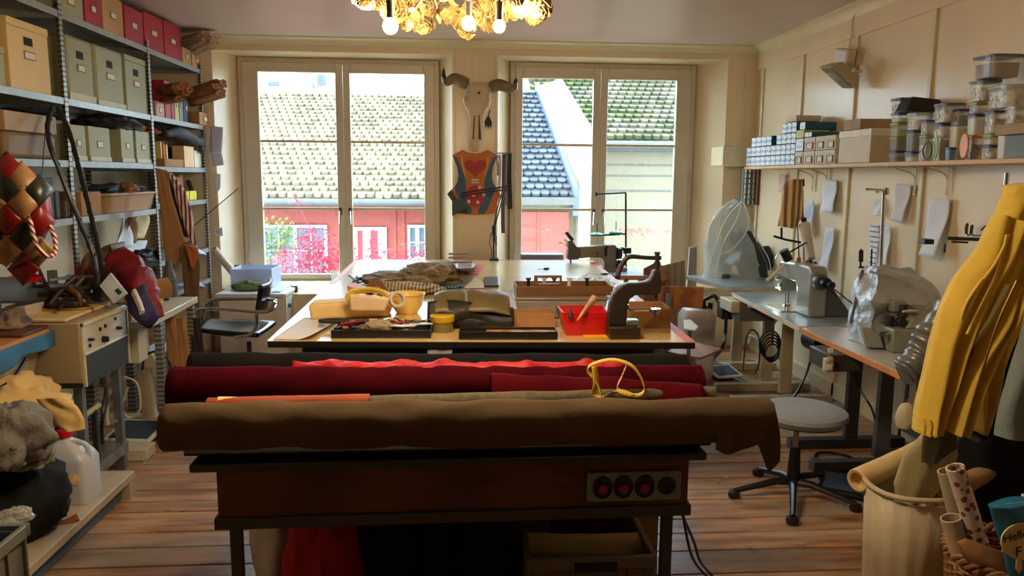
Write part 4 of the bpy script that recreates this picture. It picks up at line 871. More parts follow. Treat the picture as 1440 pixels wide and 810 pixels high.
# vest / corset form
K = lambda u, v, y=YB-.04: W(620+u/4.263, 200+v/4.263, Y=y)
vs = thing('vest', K(205,430), 'orange and blue leather vest with a red heart hanging on the pillar', 'vest')
half = [(205,68),(165,62),(130,45),(98,62),(68,78),(82,110),(98,150),(104,200),(98,240),(80,268),(62,285),(52,320),(72,370),(76,425),(130,432),(205,436)]
full = half+[(410-u, v) for u, v in half[::-1][1:-1]]
m_or = mat('orange_leather', (196,104,34), .55, var=.08); m_bl = mat('blue_leather', (52,86,120), .55, var=.08); m_rl2 = mat('red_leather', (168,38,36), .55, var=.08); m_tan = mat('tan_leather', (206,150,84), .55)
B().prism([K(u,v) for u, v in full], (0,.03,0)).obj('body', m_or, vs, bev=.004)
def patch(name, pts, m, d=.003, Y0=YB-.04): return B().prism([K(u,v,Y0-d) for u, v in pts], (0,d,0)).obj(name, m, vs)
for s_ in (0,1):
    f = lambda pts: pts if not s_ else [(410-u,v) for u,v in pts]
    patch('side_panel', f([(68,78),(98,95),(118,140),(140,200),(152,250),(150,300),(162,360),(186,400),(182,430),(150,430),(128,400),(110,350),(90,300),(80,268),(98,240),(104,200),(98,150),(82,110)]), m_bl)
    patch('trim_piece', f([(120,75),(132,90),(150,200),(140,200),(122,130)]), m_tan, .004)
patch('corner_panel', [(76,425),(72,370),(60,330),(110,350),(160,425)], mat('dark_green_leather', (52,60,52), .6), .005)
heart = [(16*math.sin(t)**3, 13*math.cos(t)-5*math.cos(2*t)-2*math.cos(3*t)-math.cos(4*t)) for t in [2*math.pi*i/40 for i in range(40)]]
patch('heart', [(207+x*4.2, 150-y*3.5) for x, y in heart], m_rl2, .008)
patch('belly_panel', [(205+58*math.cos(t), 325+66*math.sin(t)) for t in [2*math.pi*i/30 for i in range(30)]], m_rl2, .007)
for yy in (226,241): patch('white_bar', [(184,yy-5),(228,yy-3),(228,yy+4),(184,yy+2)], m_paper, .009)
for k, (u, v) in enumerate(((168,355),(222,360),(232,272),(258,316),(196,318))):
    b = B(); 
    for j in range(3): a = j*math.pi/3+.2; d = V((math.cos(a)*.018,0,math.sin(a)*.018)); c0 = K(u,v,YB-.052); b.tube([c0-d, c0+d], .0035, 5)
    b.obj('star_stitch', m_paper, vs)
# ribbons hanging
for k, (u, v0, v1, w_, col, lab) in enumerate(((352,75,300,9,(200,196,200),'white thin strap hanging right of the vest, leftmost of the row'),(375,72,545,11,(92,72,84),'purplish brown long strap hanging right of the vest'),(392,70,380,8,(130,124,126),'grey strap hanging between the brown and dark ones'),(412,60,400,13,(40,26,28),'dark brown wide strap at the right end of the row'),(340,78,200,5,(150,150,158),'short grey cord hanging beside the vest'))):
    b = B(); y_ = YB-.05-.012*(k%3); b.grid(lambda s,t: K(u-w_+2*w_*s+3*math.sin(t*5+k), v0+(v1-v0)*t, y_)+V((0,.004*math.sin(s*3+t*9),0)), 3, 20); tag(b.obj('leather_strap', mat('strap_%d' % k, col, .6), solid=.004), lab, 'strap')
b = B(); b.cyl(K(335,66,YB-.06), K(430,66,YB-.06), .006, n=8); b.cyl(K(345,66,YB-.06), K(345,66,YB+.02), .005, n=8); b.cyl(K(420,66,YB-.06), K(420,66,YB+.05), .005, n=8); tag(b.obj('strap_rail', m_steel), 'thin steel rail holding the row of straps', 'rail')
# desk lamp on arm, clamped behind the table
LYY = 7.08
Kl = lambda u, v, y=LYY: K(u, v, y)
lp = thing('desk_lamp', Kl(320,560), 'black articulated arm lamp in front of the vest', 'lamp')
b = B()
for d in (0, 14): b.tube([Kl(320-d*.3,520+d*.2), Kl(352-d,400), Kl(385-d,290)], .006, 8, smooth=3)
b.obj('lower_arm', m_black, lp)
b = B(); b.tube([Kl(120,308), Kl(250,285), Kl(380,268)], .007, 8); b.tube([Kl(120,325), Kl(250,303), Kl(380,285)], .007, 8); b.obj('upper_arm', m_black, lp)
B().cyl(Kl(385,278,LYY-.03), Kl(385,278,LYY+.03), .03, n=16).obj('elbow_joint', m_black, lp)
b = B(); b.cyl(Kl(318,500), Kl(318,560), .022, n=14); b.cyl(Kl(318,560), Kl(318,600), .012, n=10); b.cyl(Kl(332,560), Kl(332,620), .006, n=8); b.obj('arm_base', m_black, lp)
b = B(); b.hexa([Kl(36,310,LYY-.05), Kl(62,285,LYY-.05), Kl(62,285,LYY+.05), Kl(36,310,LYY+.05), Kl(66,352,LYY-.05)+V((0,0,0)), Kl(94,335,LYY-.05), Kl(94,335,LYY+.05), Kl(66,352,LYY+.05)]); b.obj('lamp_head', m_black, lp, bev=.008)
b = B(); b.prism([Kl(66,352,LYY-.05), Kl(94,335,LYY-.05), Kl(175,385,LYY-.05), Kl(68,444,LYY-.05)], (0,.1,0)); b.obj('lamp_shade', mat('dark_green_shade', (34,44,42), .4), lp)
b = B(); b.tube([Kl(303,540), Kl(292,600), Kl(305,660), Kl(303,720,7.06), (Kl(303,720).x, 7.06, .9)], .004, 6, smooth=5); b.obj('cable', mat('brown_cable', (90,56,34), .5), lp)
b = B(); b.tube([Kl(318,590), (Kl(318,590).x, LYY, .9)], .008, 8); b.obj('stand_rod', m_black, lp)
B().box(Kl(318,590).x-.04, Kl(318,590).x+.04, 6.98, 7.1, .845, .9).obj('clamp', m_black, lp, bev=.004)
# ============================================================ right wall shelf
SZ = 1.752; SX = 2.62
b = B(); b.box(SX-.015, XR-.018, 3.0, 6.85, SZ-.025, SZ); sh = tag(b.obj('wall_shelf', mat('shelf_pine', (224,184,130), .5, kind='wave', scale=1.2, stretch=(6,.4,6), c2=(206,162,108)), bev=.003), 'long pale pine shelf running along the right wall', 'shelf')
for px in (1135, 1154, 1277, 1322):
    y = W(px, 240, X=2.8).y; b = B(); b.box(XR-.022, XR-.018, y-.012, y+.012, SZ-.20, SZ-.025); b.box(2.66, XR-.018, y-.012, y+.012, SZ-.03, SZ-.025)
    b.tube([(2.72,y,SZ-.035),(XR-.03,y,SZ-.08),(XR-.024,y,SZ-.19)], .005, 6, smooth=4); b.obj('bracket', m_trim, sh)
yS = lambda px: W(px, 240, X=SX).y
def sbox(px0, px1, z0, z1, m, name, label, cat='box', group=None, depth=.2, lid=None, lidh=.03, X0=SX, endm=None):
    ya, yb = sorted((W(px0,230,X=X0).y, W(px1,230,X=X0).y)); ya += .002; yb -= .002
    if not lid and not endm: return tag(B().box(X0, X0+depth, ya, yb, z0+.001, z1).obj(name, m, bev=.002), label, cat, group)
    t = thing(name, (X0+depth/2, (ya+yb)/2, z0), label, cat, group)
    if endm: B().box(X0+.003, X0+depth, ya, yb, z0+.001, z1).obj('body', m, t, bev=.002); e = B().box(X0, X0+.003, ya+.003, yb-.003, z0+.004, z1-.003).obj('label_panel', endm, t)
    else:
        B().box(X0+.004, X0+depth-.004, ya+.003, yb-.003, z0+.001, z1-.004).obj('body', m, t, bev=.003); B().box(X0, X0+depth, ya, yb, z1-lidh, z1).obj('lid', lid, t, bev=.003)
    return t
m_lab = mat('blue_white_label', (226,232,240), .5, kind='noise', scale=40, c2=(110,140,176), thresh=(.38,.46)); m_dkb = mat('dark_blue_card', (30,42,60), .6); m_teal = mat('teal_card', (22,92,124), .5, var=.08)
m_lab2 = mat('cream_label', (222,208,176), .6, kind='noise', scale=34, c2=(120,100,76), thresh=(.3,.4)); m_crm = mat('cream_card', (206,190,158), .6, var=.05)
hs_ = .083; cols = [1049,1055.5,1062,1069,1076,1083,1090,1097,1104,1110.5,1117]
rown = ['bottom row','second row','third row','top row']; coln = ['nearest the window','second from the window','third from the window','fourth from the window','fifth from the window','sixth from the window','seventh from the window','third from the cream boxes','second from the cream boxes','next to the cream boxes']
for c in range(10):
    nrow = [2,3,3,3,3,2,3,4,4,4][c]
    for r in range(nrow):
        z0 = SZ+.001+r*hs_; sbox(cols[c], cols[c+1], z0, z0+hs_-.002, m_dkb if (c+r) % 3 else m_teal, 'thread_box', 'small blue and white labelled box, %s, %s' % (rown[r], coln[c]), group='small labelled boxes on the wall shelf', depth=.19, endm=m_lab)
for px0, px1, r, kind in ((1117,1128,0,1),(1128.5,1144,0,1),(1144.5,1173,0,1),(1117,1128,1,0),(1128.5,1144,1,1),(1144.5,1173,1,1),(1117,1128,2,2)):
    z0 = SZ+.001+r*.10; lab = {(1117,0):'narrow cream box, bottom, beside the small blue labelled boxes',(1128.5,0):'cream box with framed label, bottom, second of the cream row',(1144.5,0):'wide cream box with two framed labels, on the shelf board',(1117,1):'small blue labelled box above the narrow cream box',(1128.5,1):'cream box with framed label, upper, under the teal box',(1144.5,1):'wide cream box with two framed labels, upper of the pair',(1117,2):'yellow green small box below the upper teal box'}[(px0,r)]
    if kind == 1:
        t = sbox(px0, px1, z0, z0+.098, m_crm, 'label_box', lab, group='cream boxes on the wall shelf', lid=m_crm, depth=.2)
        ya, yb = sorted((yS(px0), yS(px1))); n = 2 if px1-px0 > 20 else 1
        for k in range(n):
            a, c_ = ya+(yb-ya)*k/n, ya+(yb-ya)*(k+1)/n; b = B(); w_ = (c_-a)
            y0_, y1_, q0, q1 = a+w_*.22, c_-w_*.22, z0+.012, z0+.06; 
            for bb in ((y0_,y1_,q0,q0+.006),(y0_,y1_,q1-.006,q1),(y0_,y0_+.006,q0,q1),(y1_-.006,y1_,q0,q1)): b.box(SX-.004, SX+.004, *bb)
            f = b.obj('label_frame', mat('brown_frame', (120,96,64), .5), t); B().box(SX-.001, SX+.003, y0_+.006, y1_-.006, q0+.006, q1-.006).obj('label_card', m_lab2, f)
    else: sbox(px0, px1, z0, z0+(.098 if not kind else .06), m_dkb if not kind else mat('lime_card', (190,190,90), .6), 'thread_box', lab, endm=m_lab if not kind else None)
zt = lambda px, py, X=SX: W(px, py, X=X).z
sbox(1129, 1139, SZ+.201, zt(1135,186), m_teal, 'teal_box', 'teal box, lower of the two, lying on the cream boxes', endm=m_lab, depth=.22)
sbox(1121.5, 1129, SZ+.262, zt(1125,172), m_teal, 'teal_box', 'teal box, upper of the two, white end panel', endm=m_lab, depth=.24)
sbox(1102, 1116, SZ+.335, zt(1108,164), m_crm, 'cream_box', 'pale box on top of the blue labelled stacks', lid=m_crm, depth=.2)
t = sbox(1177, 1222, SZ+.001, zt(1200,183), m_crm, 'storage_box', 'large cream storage box with a white lid edge on the wall shelf', lid=mat('pale_lid', (226,218,196), .6), lidh=.045, depth=.225)
o = sbox(1183, 1206, zt(1200,183)+.002, zt(1200,168), mat('tan_card', (164,138,104), .7), 'flat_box', 'tan flat box on top of the large cream storage box', depth=.225)
# white box hanging at the end of the shelf
hy = 6.95; t = thing('hanging_box', (2.55, hy, SZ-.02), 'small white box with a hanging loop at the window end of the shelf', 'box')
a, c_ = W(1016,233,Y=hy), W(1037,206,Y=hy); B().box(a.x, c_.x+.14, hy, 7.28, a.z, c_.z).obj('body', m_trim, t, bev=.006)
B().tube([V((a.x+.08+.02*math.cos(k), hy, c_.z+.02*math.sin(k))) for k in [math.pi*i/8 for i in range(9)]], .003, 6).obj('loop', m_chrome, t)
# ---- plastic containers
m_body = mat('clear_plastic', (236,238,236), .2, alpha=.3, var=.02)
CONT = {'beads': mat('beads', (236,228,208), .5, kind='noise', scale=42, c2=(84,78,68), thresh=(.4,.55), bump=.6, bscale=70), 'dark': mat('dark_parts', (70,66,62), .6, scale=50, c2=(24,24,26)), 'pale': mat('pale_parts', (220,214,196), .6, scale=30), 'warm': mat('warm_parts', (150,110,84), .6, scale=18, c2=(60,54,56)), 'green': mat('green_parts', (158,160,96), .6, scale=30)}
LID = {'blue': mat('blue_lid', (54,64,120), .35), 'green': mat('green_lid', (140,168,60), .35), 'black': mat('black_lid', (28,28,30), .35), 'orange': mat('orange_lid', (226,140,40), .35), 'grey': mat('grey_lid', (96,98,120), .35), 'clear': mat('clear_lid', (186,196,176), .2, alpha=.7), 'white': m_white}
def rrect(cx, cy, hx, hy, r, z, n=4):
    pts = []
    for k, (sx, sy) in enumerate(((1,1),(-1,1),(-1,-1),(1,-1))):
        for i in range(n+1): a = math.pi/2*(k+i/n); pts.append(V((cx+sx*(hx-r)+math.cos(a)*r, cy+sy*(hy-r)+math.sin(a)*r, z)))
    return pts
def cont(cx, wpx, yb, yt, cont_, lid, label, X=2.73, z0=None, asp=1, opaque=None):
    y = W(cx, 200, X=X).y; hw = wpx*y/F*.5*.92; hx = min(hw*asp, XR-.025-X); z0 = W(cx, yb, X=X).z if z0 is None else z0; z1 = W(cx, yt, X=X).z
    t = thing('food_container', (X, y, z0), label, 'container', 'plastic containers on the wall shelf'); lh = .014; h = z1-z0
    b = B(); b.loft([rrect(X,y,hx*.88,hw*.88,hw*.3,z0+.001), rrect(X,y,hx*.93,hw*.93,hw*.3,z0+h*.5), rrect(X,y,hx*.97,hw*.97,hw*.3,z1-lh)]); b.obj('body', opaque or m_body, t)
    if not opaque: b = B(); f = rnd.uniform(.55,.9); b.loft([rrect(X,y,hx*.84,hw*.84,hw*.28,z0+.004), rrect(X,y,hx*.86,hw*.86,hw*.28,z0+h*.35), rrect(X,y,hx*.88,hw*.88,hw*.28,z0+(h-lh)*f)]); b.obj('contents', CONT[cont_], t)
    b = B(); b.loft([rrect(X,y,hx*1.02,hw*1.02,hw*.3,z1-lh), rrect(X,y,hx*1.03,hw*1.03,hw*.3,z1-.004), rrect(X,y,hx*.97,hw*.97,hw*.3,z1-.001)])
    b.box(X-hx*1.12, X-hx*.98, y-hw*.25, y+hw*.25, z1-lh, z1-lh+.004); b.obj('lid', LID[lid], t); return z1+.0005
def stack(cx, items, X=2.73):
    z = SZ+.001
    for (c, w_, yt, ct, lid, label, *op) in items: z = cont(c, w_, 0, yt, ct, lid, label, X, z, opaque=op[0] if op else None)
m_milk = mat('milky_plastic', (206,196,176), .4, var=.04)
stack(0, [(1265,24,212,'dark','blue','low blue lidded container at the bottom of the stack beside the cream box'),(1265,23,193,'dark','green','container of dark bits with a lime lid, second from below beside the cream box'),(1265,24,173,'green','green','greenish container in the middle of the stack beside the cream box'),(1265,24,159,'pale','blue','blue lidded container, second from top beside the cream box'),(1267,30,139,'beads','black','wide black lidded container on top of the stack beside the cream box')])
stack(0, [(1287,22,213,'pale','blue','low container under the tall blue lidded one'),(1287,22,184,'dark','blue','tall dusty blue container below the black box'),(1290,28,159,'beads','clear','clear lidded container right below the black slanted box')])
y_ = W(1292,150,X=2.73).y; b = B(); z_ = W(1290,158,X=2.73).z; b.hexa([(2.62,y_-.06,z_+.001),(2.84,y_-.10,z_+.001),(2.84,y_+.09,z_+.001),(2.62,y_+.07,z_+.001),(2.66,y_-.05,z_+.085),(2.82,y_-.06,z_+.07),(2.82,y_+.08,z_+.07),(2.66,y_+.06,z_+.085)]); tag(b.obj('black_box', m_black, bev=.006), 'black slant sided box lying on top of a container stack', 'box')
stack(0, [(1305,20,190,'beads','green','lime lidded bead container standing behind the dark ring'),(1304,18,169,'beads','blue','small blue lidded bead container on the lime lidded one')], 2.72)
b = B(); p = W(1304,212,X=2.63); b.tube([p+V((0,math.cos(a)*.04,math.sin(a)*.045+.001)) for a in [2*math.pi*i/20 for i in range(21)]], .004, 6); tag(b.obj('ring', m_dsteel), 'dark wire ring leaning against the lime lidded container', 'ring')
b = B(); p = W(1315,208,X=2.64); b.prism([p+V((.008*0,math.cos(a)*.022,math.sin(a)*.062)) for a in [2*math.pi*i/20 for i in range(20)]], (.006,0,0)); tag(b.obj('loose_lid', LID['green']), 'green loose lid leaning beside the milky tub', 'lid')
stack(0, [(1326,22,194,'pale','white','milky tub under the blue lidded container',m_milk),(1326,24,174,'beads','blue','blue lidded bead container on the milky tub'),(1331,34,146,'beads','grey','large grey lidded bead container on top of the milky tub stack')])
cont(1338,12,0,207,'pale','blue','tiny blue tub in front of the milky tubs', X=2.655, z0=SZ+.001, opaque=mat('blue_tub', (110,140,170), .4))
stack(0, [(1347,20,178,'pale','white','tall milky tub behind the orange loose lid',m_milk),(1347,22,154,'dark','blue','blue lidded container on the tall milky tub')], 2.76)
b = B(); p = W(1355,205,X=2.64); b.prism([p+V((0,math.cos(a)*.035*(1 if abs(math.cos(a))<.8 else .95),math.sin(a)*.065)) for a in [2*math.pi*i/24 for i in range(24)]], (.009,0,0)); tag(b.obj('loose_lid', LID['orange'], bev=.003), 'orange loose lid leaning among the containers', 'lid')
stack(0, [(1370,21,191,'beads','orange','bead container with an orange lid'),(1371,21,161,'pale','blue','bluish container on the orange lidded one'),(1371,20,145,'beads','green','small lime lidded container in the tallest stack'),(1378,34,115,'beads','grey','wide container below the topmost one'),(1392,52,81,'warm','grey','widest round container on top of the tallest stack')])
stack(0, [(1396,24,204,'beads','blue','low blue lidded container at the bottom, second last stack'),(1396,22,189,'pale','green','low green lidded container in the second last stack'),(1397,24,156,'beads','blue','tall blue lidded bead container in the second last stack'),(1419,56,122,'beads','clear','large container with a clear lid on the second last stack')], 2.72)
cont(1416,20,0,187,'pale','white','milky tub next to the grey box at the near end', X=2.70, z0=SZ+.001, opaque=m_milk)
cont(1425,24,0,150,'beads','clear','clear container leaning above the tan box', X=2.68, z0=zt(1425,185,2.68))
ya = W(1424,200,X=2.66).y; B_ = B().box(2.62,2.84,ya-.22,ya,SZ+.001,zt(1424,190,2.62)).obj('grey_box', mat('slate_card', (118,130,130), .6), bev=.003); tag(B_, 'slate grey box at the near end of the wall shelf', 'box')
B_ = B().box(2.60,2.84,ya-.24,ya+.05,zt(1424,190,2.62)+.002,zt(1424,174,2.62)).obj('tan_box', mat('tan_card', (164,138,104), .7), bev=.003); tag(B_, 'tan card box lying on the slate grey box', 'box')
# ============================================================ on the wall
# floodlight
fl_ = thing('floodlight', W(1187,110,X=2.84), 'grey floodlight on a bracket high on the right wall', 'lamp')
FXp = lambda px, py, X=2.72: W(px, py, X=X)
b = B(); a = W(1185,94,X=2.80); T = M.Translation(a) @ M.Rotation(R(12),4,'X'); b.box(-.03,.035,-.10,.10,-.01,.125, T); b.obj('junction_box', m_beigep, fl_, bev=.006); B().box(-.034,-.03,-.085,.085,.005,.11,T).obj('cover_plate', m_paper, fl_)
T = M.Translation(W(1184,101,X=2.70)) @ M.Rotation(R(38),4,'Y') @ M.Rotation(R(8),4,'X'); b = B(); b.hexa([T @ V(p) for p in ((-.12,-.11,-.05),(.12,-.11,-.05),(.12,.11,-.05),(-.12,.11,-.05),(-.07,-.09,.03),(.09,-.09,.03),(.09,.09,.03),(-.07,.09,.03))]); b.obj('lamp_housing', mat('flood_housing', (176,164,136), .4, .3), fl_, bev=.005)
B().box(-.10,.10,-.09,.09,-.055,-.05,T).obj('lens', mat('flood_lens', (110,104,96), .1), fl_)
b = B(); b.tube([W(1199,100,X=2.72), W(1206,101,X=2.78), W(1212,99,X=2.85)], .01, 8); b.obj('bracket', m_trim, fl_)
b = B(); b.tube([W(1194,68,X=2.83), W(1197,50,X=2.84), W(1201,22,X=2.845), W(1230,6,X=2.845), W(1275,-8,X=2.84)], .006, 6, smooth=4); b.obj('cable', m_trim, fl_)
def wallpaper_sheet(pts, label, name='paper_sheet', m=m_paper, curl=.02, X=2.845):
    A = [W(*p, X=X) for p in pts]; b = B(); b.grid(lambda s,t: lerp(lerp(A[0],A[1],s),lerp(A[3],A[2],s),t)-V((curl*t*t*(.5+.5*s)+.008+.006*math.sin(t*7+s*3),0,0)), 8, 12)
    return tag(b.obj(name, m, solid=.0012), label, 'paper')
m_note = mat('printed_paper', (224,224,232), .8, kind='stripe', scale=9, dirn='Z', c2=(120,120,130), thresh=(.1,.25))
wallpaper_sheet([(1161,252),(1178,254),(1176,299),(1157,298)], 'white paper shape pinned to the wall below the cream boxes')
wallpaper_sheet([(1164,320),(1175,321),(1168,382),(1154,376)], 'long white sheet pinned behind the grey sewing machine')
wallpaper_sheet([(1135,290),(1146,280),(1144,330),(1134,332)], 'pale bluish paper pinned behind the lamp arm', m=mat('bluish_paper', (196,204,226), .8))
wallpaper_sheet([(1262,258),(1283,260),(1274,314),(1256,309)], 'curled white sheet pinned right of the thread stand')
wallpaper_sheet([(1232,278),(1241,279),(1240,304),(1230,303)], 'small white slip pinned left of the thread stand pole')
wallpaper_sheet([(1226,316),(1238,316),(1236,378),(1225,373)], 'lined notes sheet pinned behind the thread stand', m=m_note)
wallpaper_sheet([(1241,318),(1254,317),(1251,378),(1238,376)], 'white sheet pinned just right of the lined notes')
wallpaper_sheet([(1310,279),(1338,279),(1330,362),(1302,358)], 'large folded white sheet with creases on the right wall', curl=.07)
# cable clips scribble: wire hooks
b = B(); H_ = lambda u, v: W(1180+u/4.05, 220+v/4.05, X=2.82); b.tube([H_(720,440), H_(722,395), H_(733,385), H_(728,440), H_(745,445), H_(752,400), H_(762,395), H_(757,445), H_(800,450), H_(870,440)], .0045, 6, smooth=3); b.tube([H_(810,420), H_(830,400), H_(858,388)], .0045, 6, smooth=3)
tag(b.obj('wire_hook', m_dsteel), 'bent wire hooks on the wall above the horizontal rod', 'hook')
# small drawers tower / spool rack and maroon panel below the shelf
rk = thing('spool_rack', W(1062,285,Y=7.15), 'narrow rack of small silvery spools under the shelf end', 'rack')
m_spl = mat('silver_thread', (190,200,190), .35, .3, var=.2)
a, c_ = W(1049,236,Y=7.15), W(1068,288,Y=7.15); B().box(a.x, c_.x, 7.2, 7.28, c_.z, a.z).obj('backboard', mat('rack_grey', (150,150,150), .5), rk)
for r in range(7):
    B().box(a.x, c_.x, 7.15, 7.2, c_.z+r*(a.z-c_.z)/7, c_.z+r*(a.z-c_.z)/7+.004).obj('rack_shelf', m_steel, rk)
for r in range(7):
    for c in range(4):
        x = a.x+.012+c*(c_.x-a.x-.02)/3.3; z = c_.z+r*(a.z-c_.z)/7+.006
        B().lathe([(0,0),(.012,0),(.012,.004),(.008,.006),(.008,.03),(.012,.032),(.012,.036),(0,.036)], (x,7.172,z), 8).obj('thread_spool', m_spl, None); o = bpy.context.scene.collection.objects[-1]; tag(o, 'small silvery spool on the narrow rack, %s row from below, %s' % (('lowest','second','third','fourth','fifth','sixth','top')[r], ('leftmost','second from left','third from left','rightmost')[c]), 'spool', 'spools on the narrow rack')
a, c_ = W(1069,237,Y=7.1), W(1096,289,Y=7.1); tag(B().hexa([(a.x,7.12,c_.z),(c_.x-.06,7.12,c_.z),(c_.x-.06,7.26,c_.z),(a.x,7.26,c_.z),(a.x,7.12,a.z),(c_.x,7.12,a.z),(c_.x,7.26,a.z),(a.x,7.26,a.z)]).obj('folder', mat('maroon_board', (132,30,48), .6), bev=.003), 'maroon board hanging below the shelf end beside the spools', 'board')
wallpaper_sheet([(1098,245),(1106,246),(1103,272),(1096,268)], 'pinkish note behind the hanging towel', m=mat('pink_paper', (214,180,164), .8), curl=.01)
# ============================================================ sewing tables
def sewtable(name, pf, pn, z, top_m, edge_m, label, legm, legs, xw=XR-.03, th=.035):
    A, C_ = W(*pf, Z=z), W(*pn, Z=z); t = thing(name, ((A.x+xw)/2, (A.y+C_.y)/2, 0), label, 'table')
    b = B(); b.prism([A-V((0,0,th)), C_-V((0,0,th)), V((xw,C_.y,z-th)), V((xw,A.y,z-th))], (0,0,th-.003)); b.obj('edge_band', edge_m, t, bev=.003)
    b = B(); b.prism([A-V((0,0,.003)), C_-V((0,0,.003)), V((xw,C_.y,z-.003)), V((xw,A.y,z-.003))], (0,0,.003)); b.obj('tabletop', top_m, t)
    for yy in legs:
        x0 = 2.42; b = B(); b.hexa([(x0-.04,yy-.02,.08),(x0+.05,yy-.02,.08),(x0+.05,yy+.02,.08),(x0-.04,yy+.02,.08),(x0-.03,yy-.02,z-th),(x0+.04,yy-.02,z-th),(x0+.04,yy+.02,z-th),(x0-.03,yy+.02,z-th)]); b.box(2.12,2.74,yy-.03,yy+.03,z-th-.03,z-th-.001)
        b.obj('leg', legm, t, bev=.003); b = B(); b.box(2.02,2.78,yy-.035,yy+.035,.0,.06); b.obj('foot', legm, t, bev=.004)
    if len(legs) > 1: B().box(2.52,2.56,min(legs),max(legs),.24,.31).obj('crossbar', legm, t)
    return t, A, C_
m_gtop = mat('grey_blue_top', (150,166,176), .22, var=.05, coat=.3); m_gedge = mat('grey_edge', (176,176,170), .4, .2); m_pedge = mat('pale_wood_edge', (224,204,178), .4, var=.08); m_oedge = mat('orange_wood_edge', (214,136,70), .4, var=.1)
m_wtop = mat('white_worktop', (206,200,194), .22, var=.04, coat=.3); m_legb = mat('beige_frame_paint', (196,180,150), .45); m_legg = mat('slate_frame_paint', (92,96,98), .45)
tA = sewtable('sewing_table', (964,387), (1025,403), .82, m_gtop, m_gedge, 'grey topped sewing table in the corner by the right window', m_legb, (6.35,5.7))
tB = sewtable('sewing_table', (1030,411), (1124,459), .785, m_gtop, m_pedge, 'sewing table with grey blue top and pale worn edge, middle of the row', m_legb, (5.35,))
tC = sewtable('sewing_table', (1127,461), (1266,524), .785, m_wtop, m_oedge, 'sewing table with white top and orange wood edge, nearest of the row', m_legg, (4.05,3.3))
B().box(2.40,2.48,4.40,4.44,.06,.75).obj('leg', mat('dark_frame_paint', (48,48,50), .45), tB[0], bev=.003); B().box(2.05,2.78,4.385,4.455,0,.06).obj('foot', mat('dark_frame_paint', (48,48,50), .45), tB[0], bev=.003)
# power boxes under the tables
for px0, py0, px1, py1, Y, lab, m_ in ((1029,418,1048,440,5.45,'cream control box under the grey blue sewing table',m_beigep),):
    a, c_ = W(px0,py0,Y=Y), W(px1,py1,Y=Y); tag(B().box(a.x,c_.x,Y,Y+.25,c_.z,.748).obj('control_box', m_, bev=.006), lab, 'control box')
a, c_ = W(1046,412,Y=5.3), W(1072,461,Y=5.3); tag(B().box(c_.x-.12,c_.x+.28,5.44,5.6,c_.z+.02,.748).obj('under_table_box', mat('drawer_grey', (110,112,110), .5), bev=.005), 'dark grey box under the corner sewing table', 'box')
cb_ = thing('control_box', W(1168,500,Y=3.85), 'beige motor control box with switch panel under the nearest sewing table', 'control box')
a, c_ = W(1160,481,Y=3.75), W(1196,523,Y=3.75); B().box(a.x+.03,c_.x+.06,3.75,3.98,c_.z,.748).obj('housing', mat('dark_housing', (70,66,58), .5), cb_, bev=.006)
B().box(a.x-.005,a.x+.04,3.72,3.75,c_.z+.01,.735).obj('front_panel', m_beigep, cb_, bev=.003)
for k in range(3): B().box(a.x+.002,a.x+.03,3.712,3.72,c_.z+.02+k*.045,c_.z+.045+k*.045).obj('switch', m_white if k != 1 else m_beigep, cb_, bev=.002)
# motors
def motor(c, r, l, label):
    t = thing('motor', (c[0],c[1],c[2]-r), label, 'motor'); b = B(); b.cyl((c[0],c[1]-l/2,c[2]), (c[0],c[1]+l/2,c[2]), r, n=24); b.box(c[0]-.03,c[0]+.03,c[1]-.04,c[1]+.04,c[2]+r*.8,.748); b.obj('housing', m_black, t, bev=.005)
    B().cyl((c[0],c[1]-l/2-.03,c[2]), (c[0],c[1]-l/2,c[2]), r*.5, n=20).obj('pulley', m_steel, t)
motor((2.36,4.75,.6), .075, .2, 'black motor hanging under the grey blue sewing table'); motor((2.42,3.55,.6), .075, .2, 'black motor hanging under the near end of the nearest table')
# coiled hose hanging
b = B(); c0 = W(1086,490,Y=4.7)
for k in range(5): r_ = .045+.006*k; b.tube([c0+V((math.cos(a)*r_, .01*k, math.sin(a)*r_*1.3-.03+.012*k)) for a in [2*math.pi*i/20 for i in range(21)]], .006, 6)
b.tube([c0+V((0,0,.03)), c0+V((0,0,.16)), c0+V((.03,.0,.2))], .006, 6)
tag(b.obj('cable_coil', m_black), 'black coiled cable hanging beside the table leg', 'cable')
def cable(pts, r, m, label, name='cable'): tag(B().tube(pts, r, 8, smooth=6).obj(name, m), label, 'cable')
cable([W(1045,520,Z=.01), W(1049,480,Y=5.1), W(1056,464,Y=5.1), W(1066,472,Y=5.1), W(1068,505,Y=5.0), W(1062,525,Z=.01)], .006, m_dsteel, 'dark cable looping behind the middle table leg')
cable([W(1050,505,Z=.012), W(1065,508,Z=.012), W(1072,525,Z=.012), W(1078,532,Z=.012)], .008, m_beigep, 'pale cable on the floor under the middle table')
cable([W(1215,650,Z=.01), W(1180,638,Z=.01), W(1150,637,Z=.01), W(1148,650,Z=.01), W(1170,660,Z=.01), W(1200,662,Z=.01), W(1225,658,Z=.01)], .007, m_black, 'black cable loop on the floor right of the stool')
cable([W(1200,515,Y=3.9), W(1208,545,Y=3.9), W(1226,575,Y=3.8), W(1232,600,Z=.01)], .006, m_black, 'black cable hanging from the nearest sewing table')
cable([W(1143,490,Y=4.2), W(1136,520,Y=4.2), W(1123,548,Y=4.1), W(1112,566,Y=4.1), W(1108,585,Z=.01)], .007, m_black, 'black rod like cable hanging behind the grey stool')
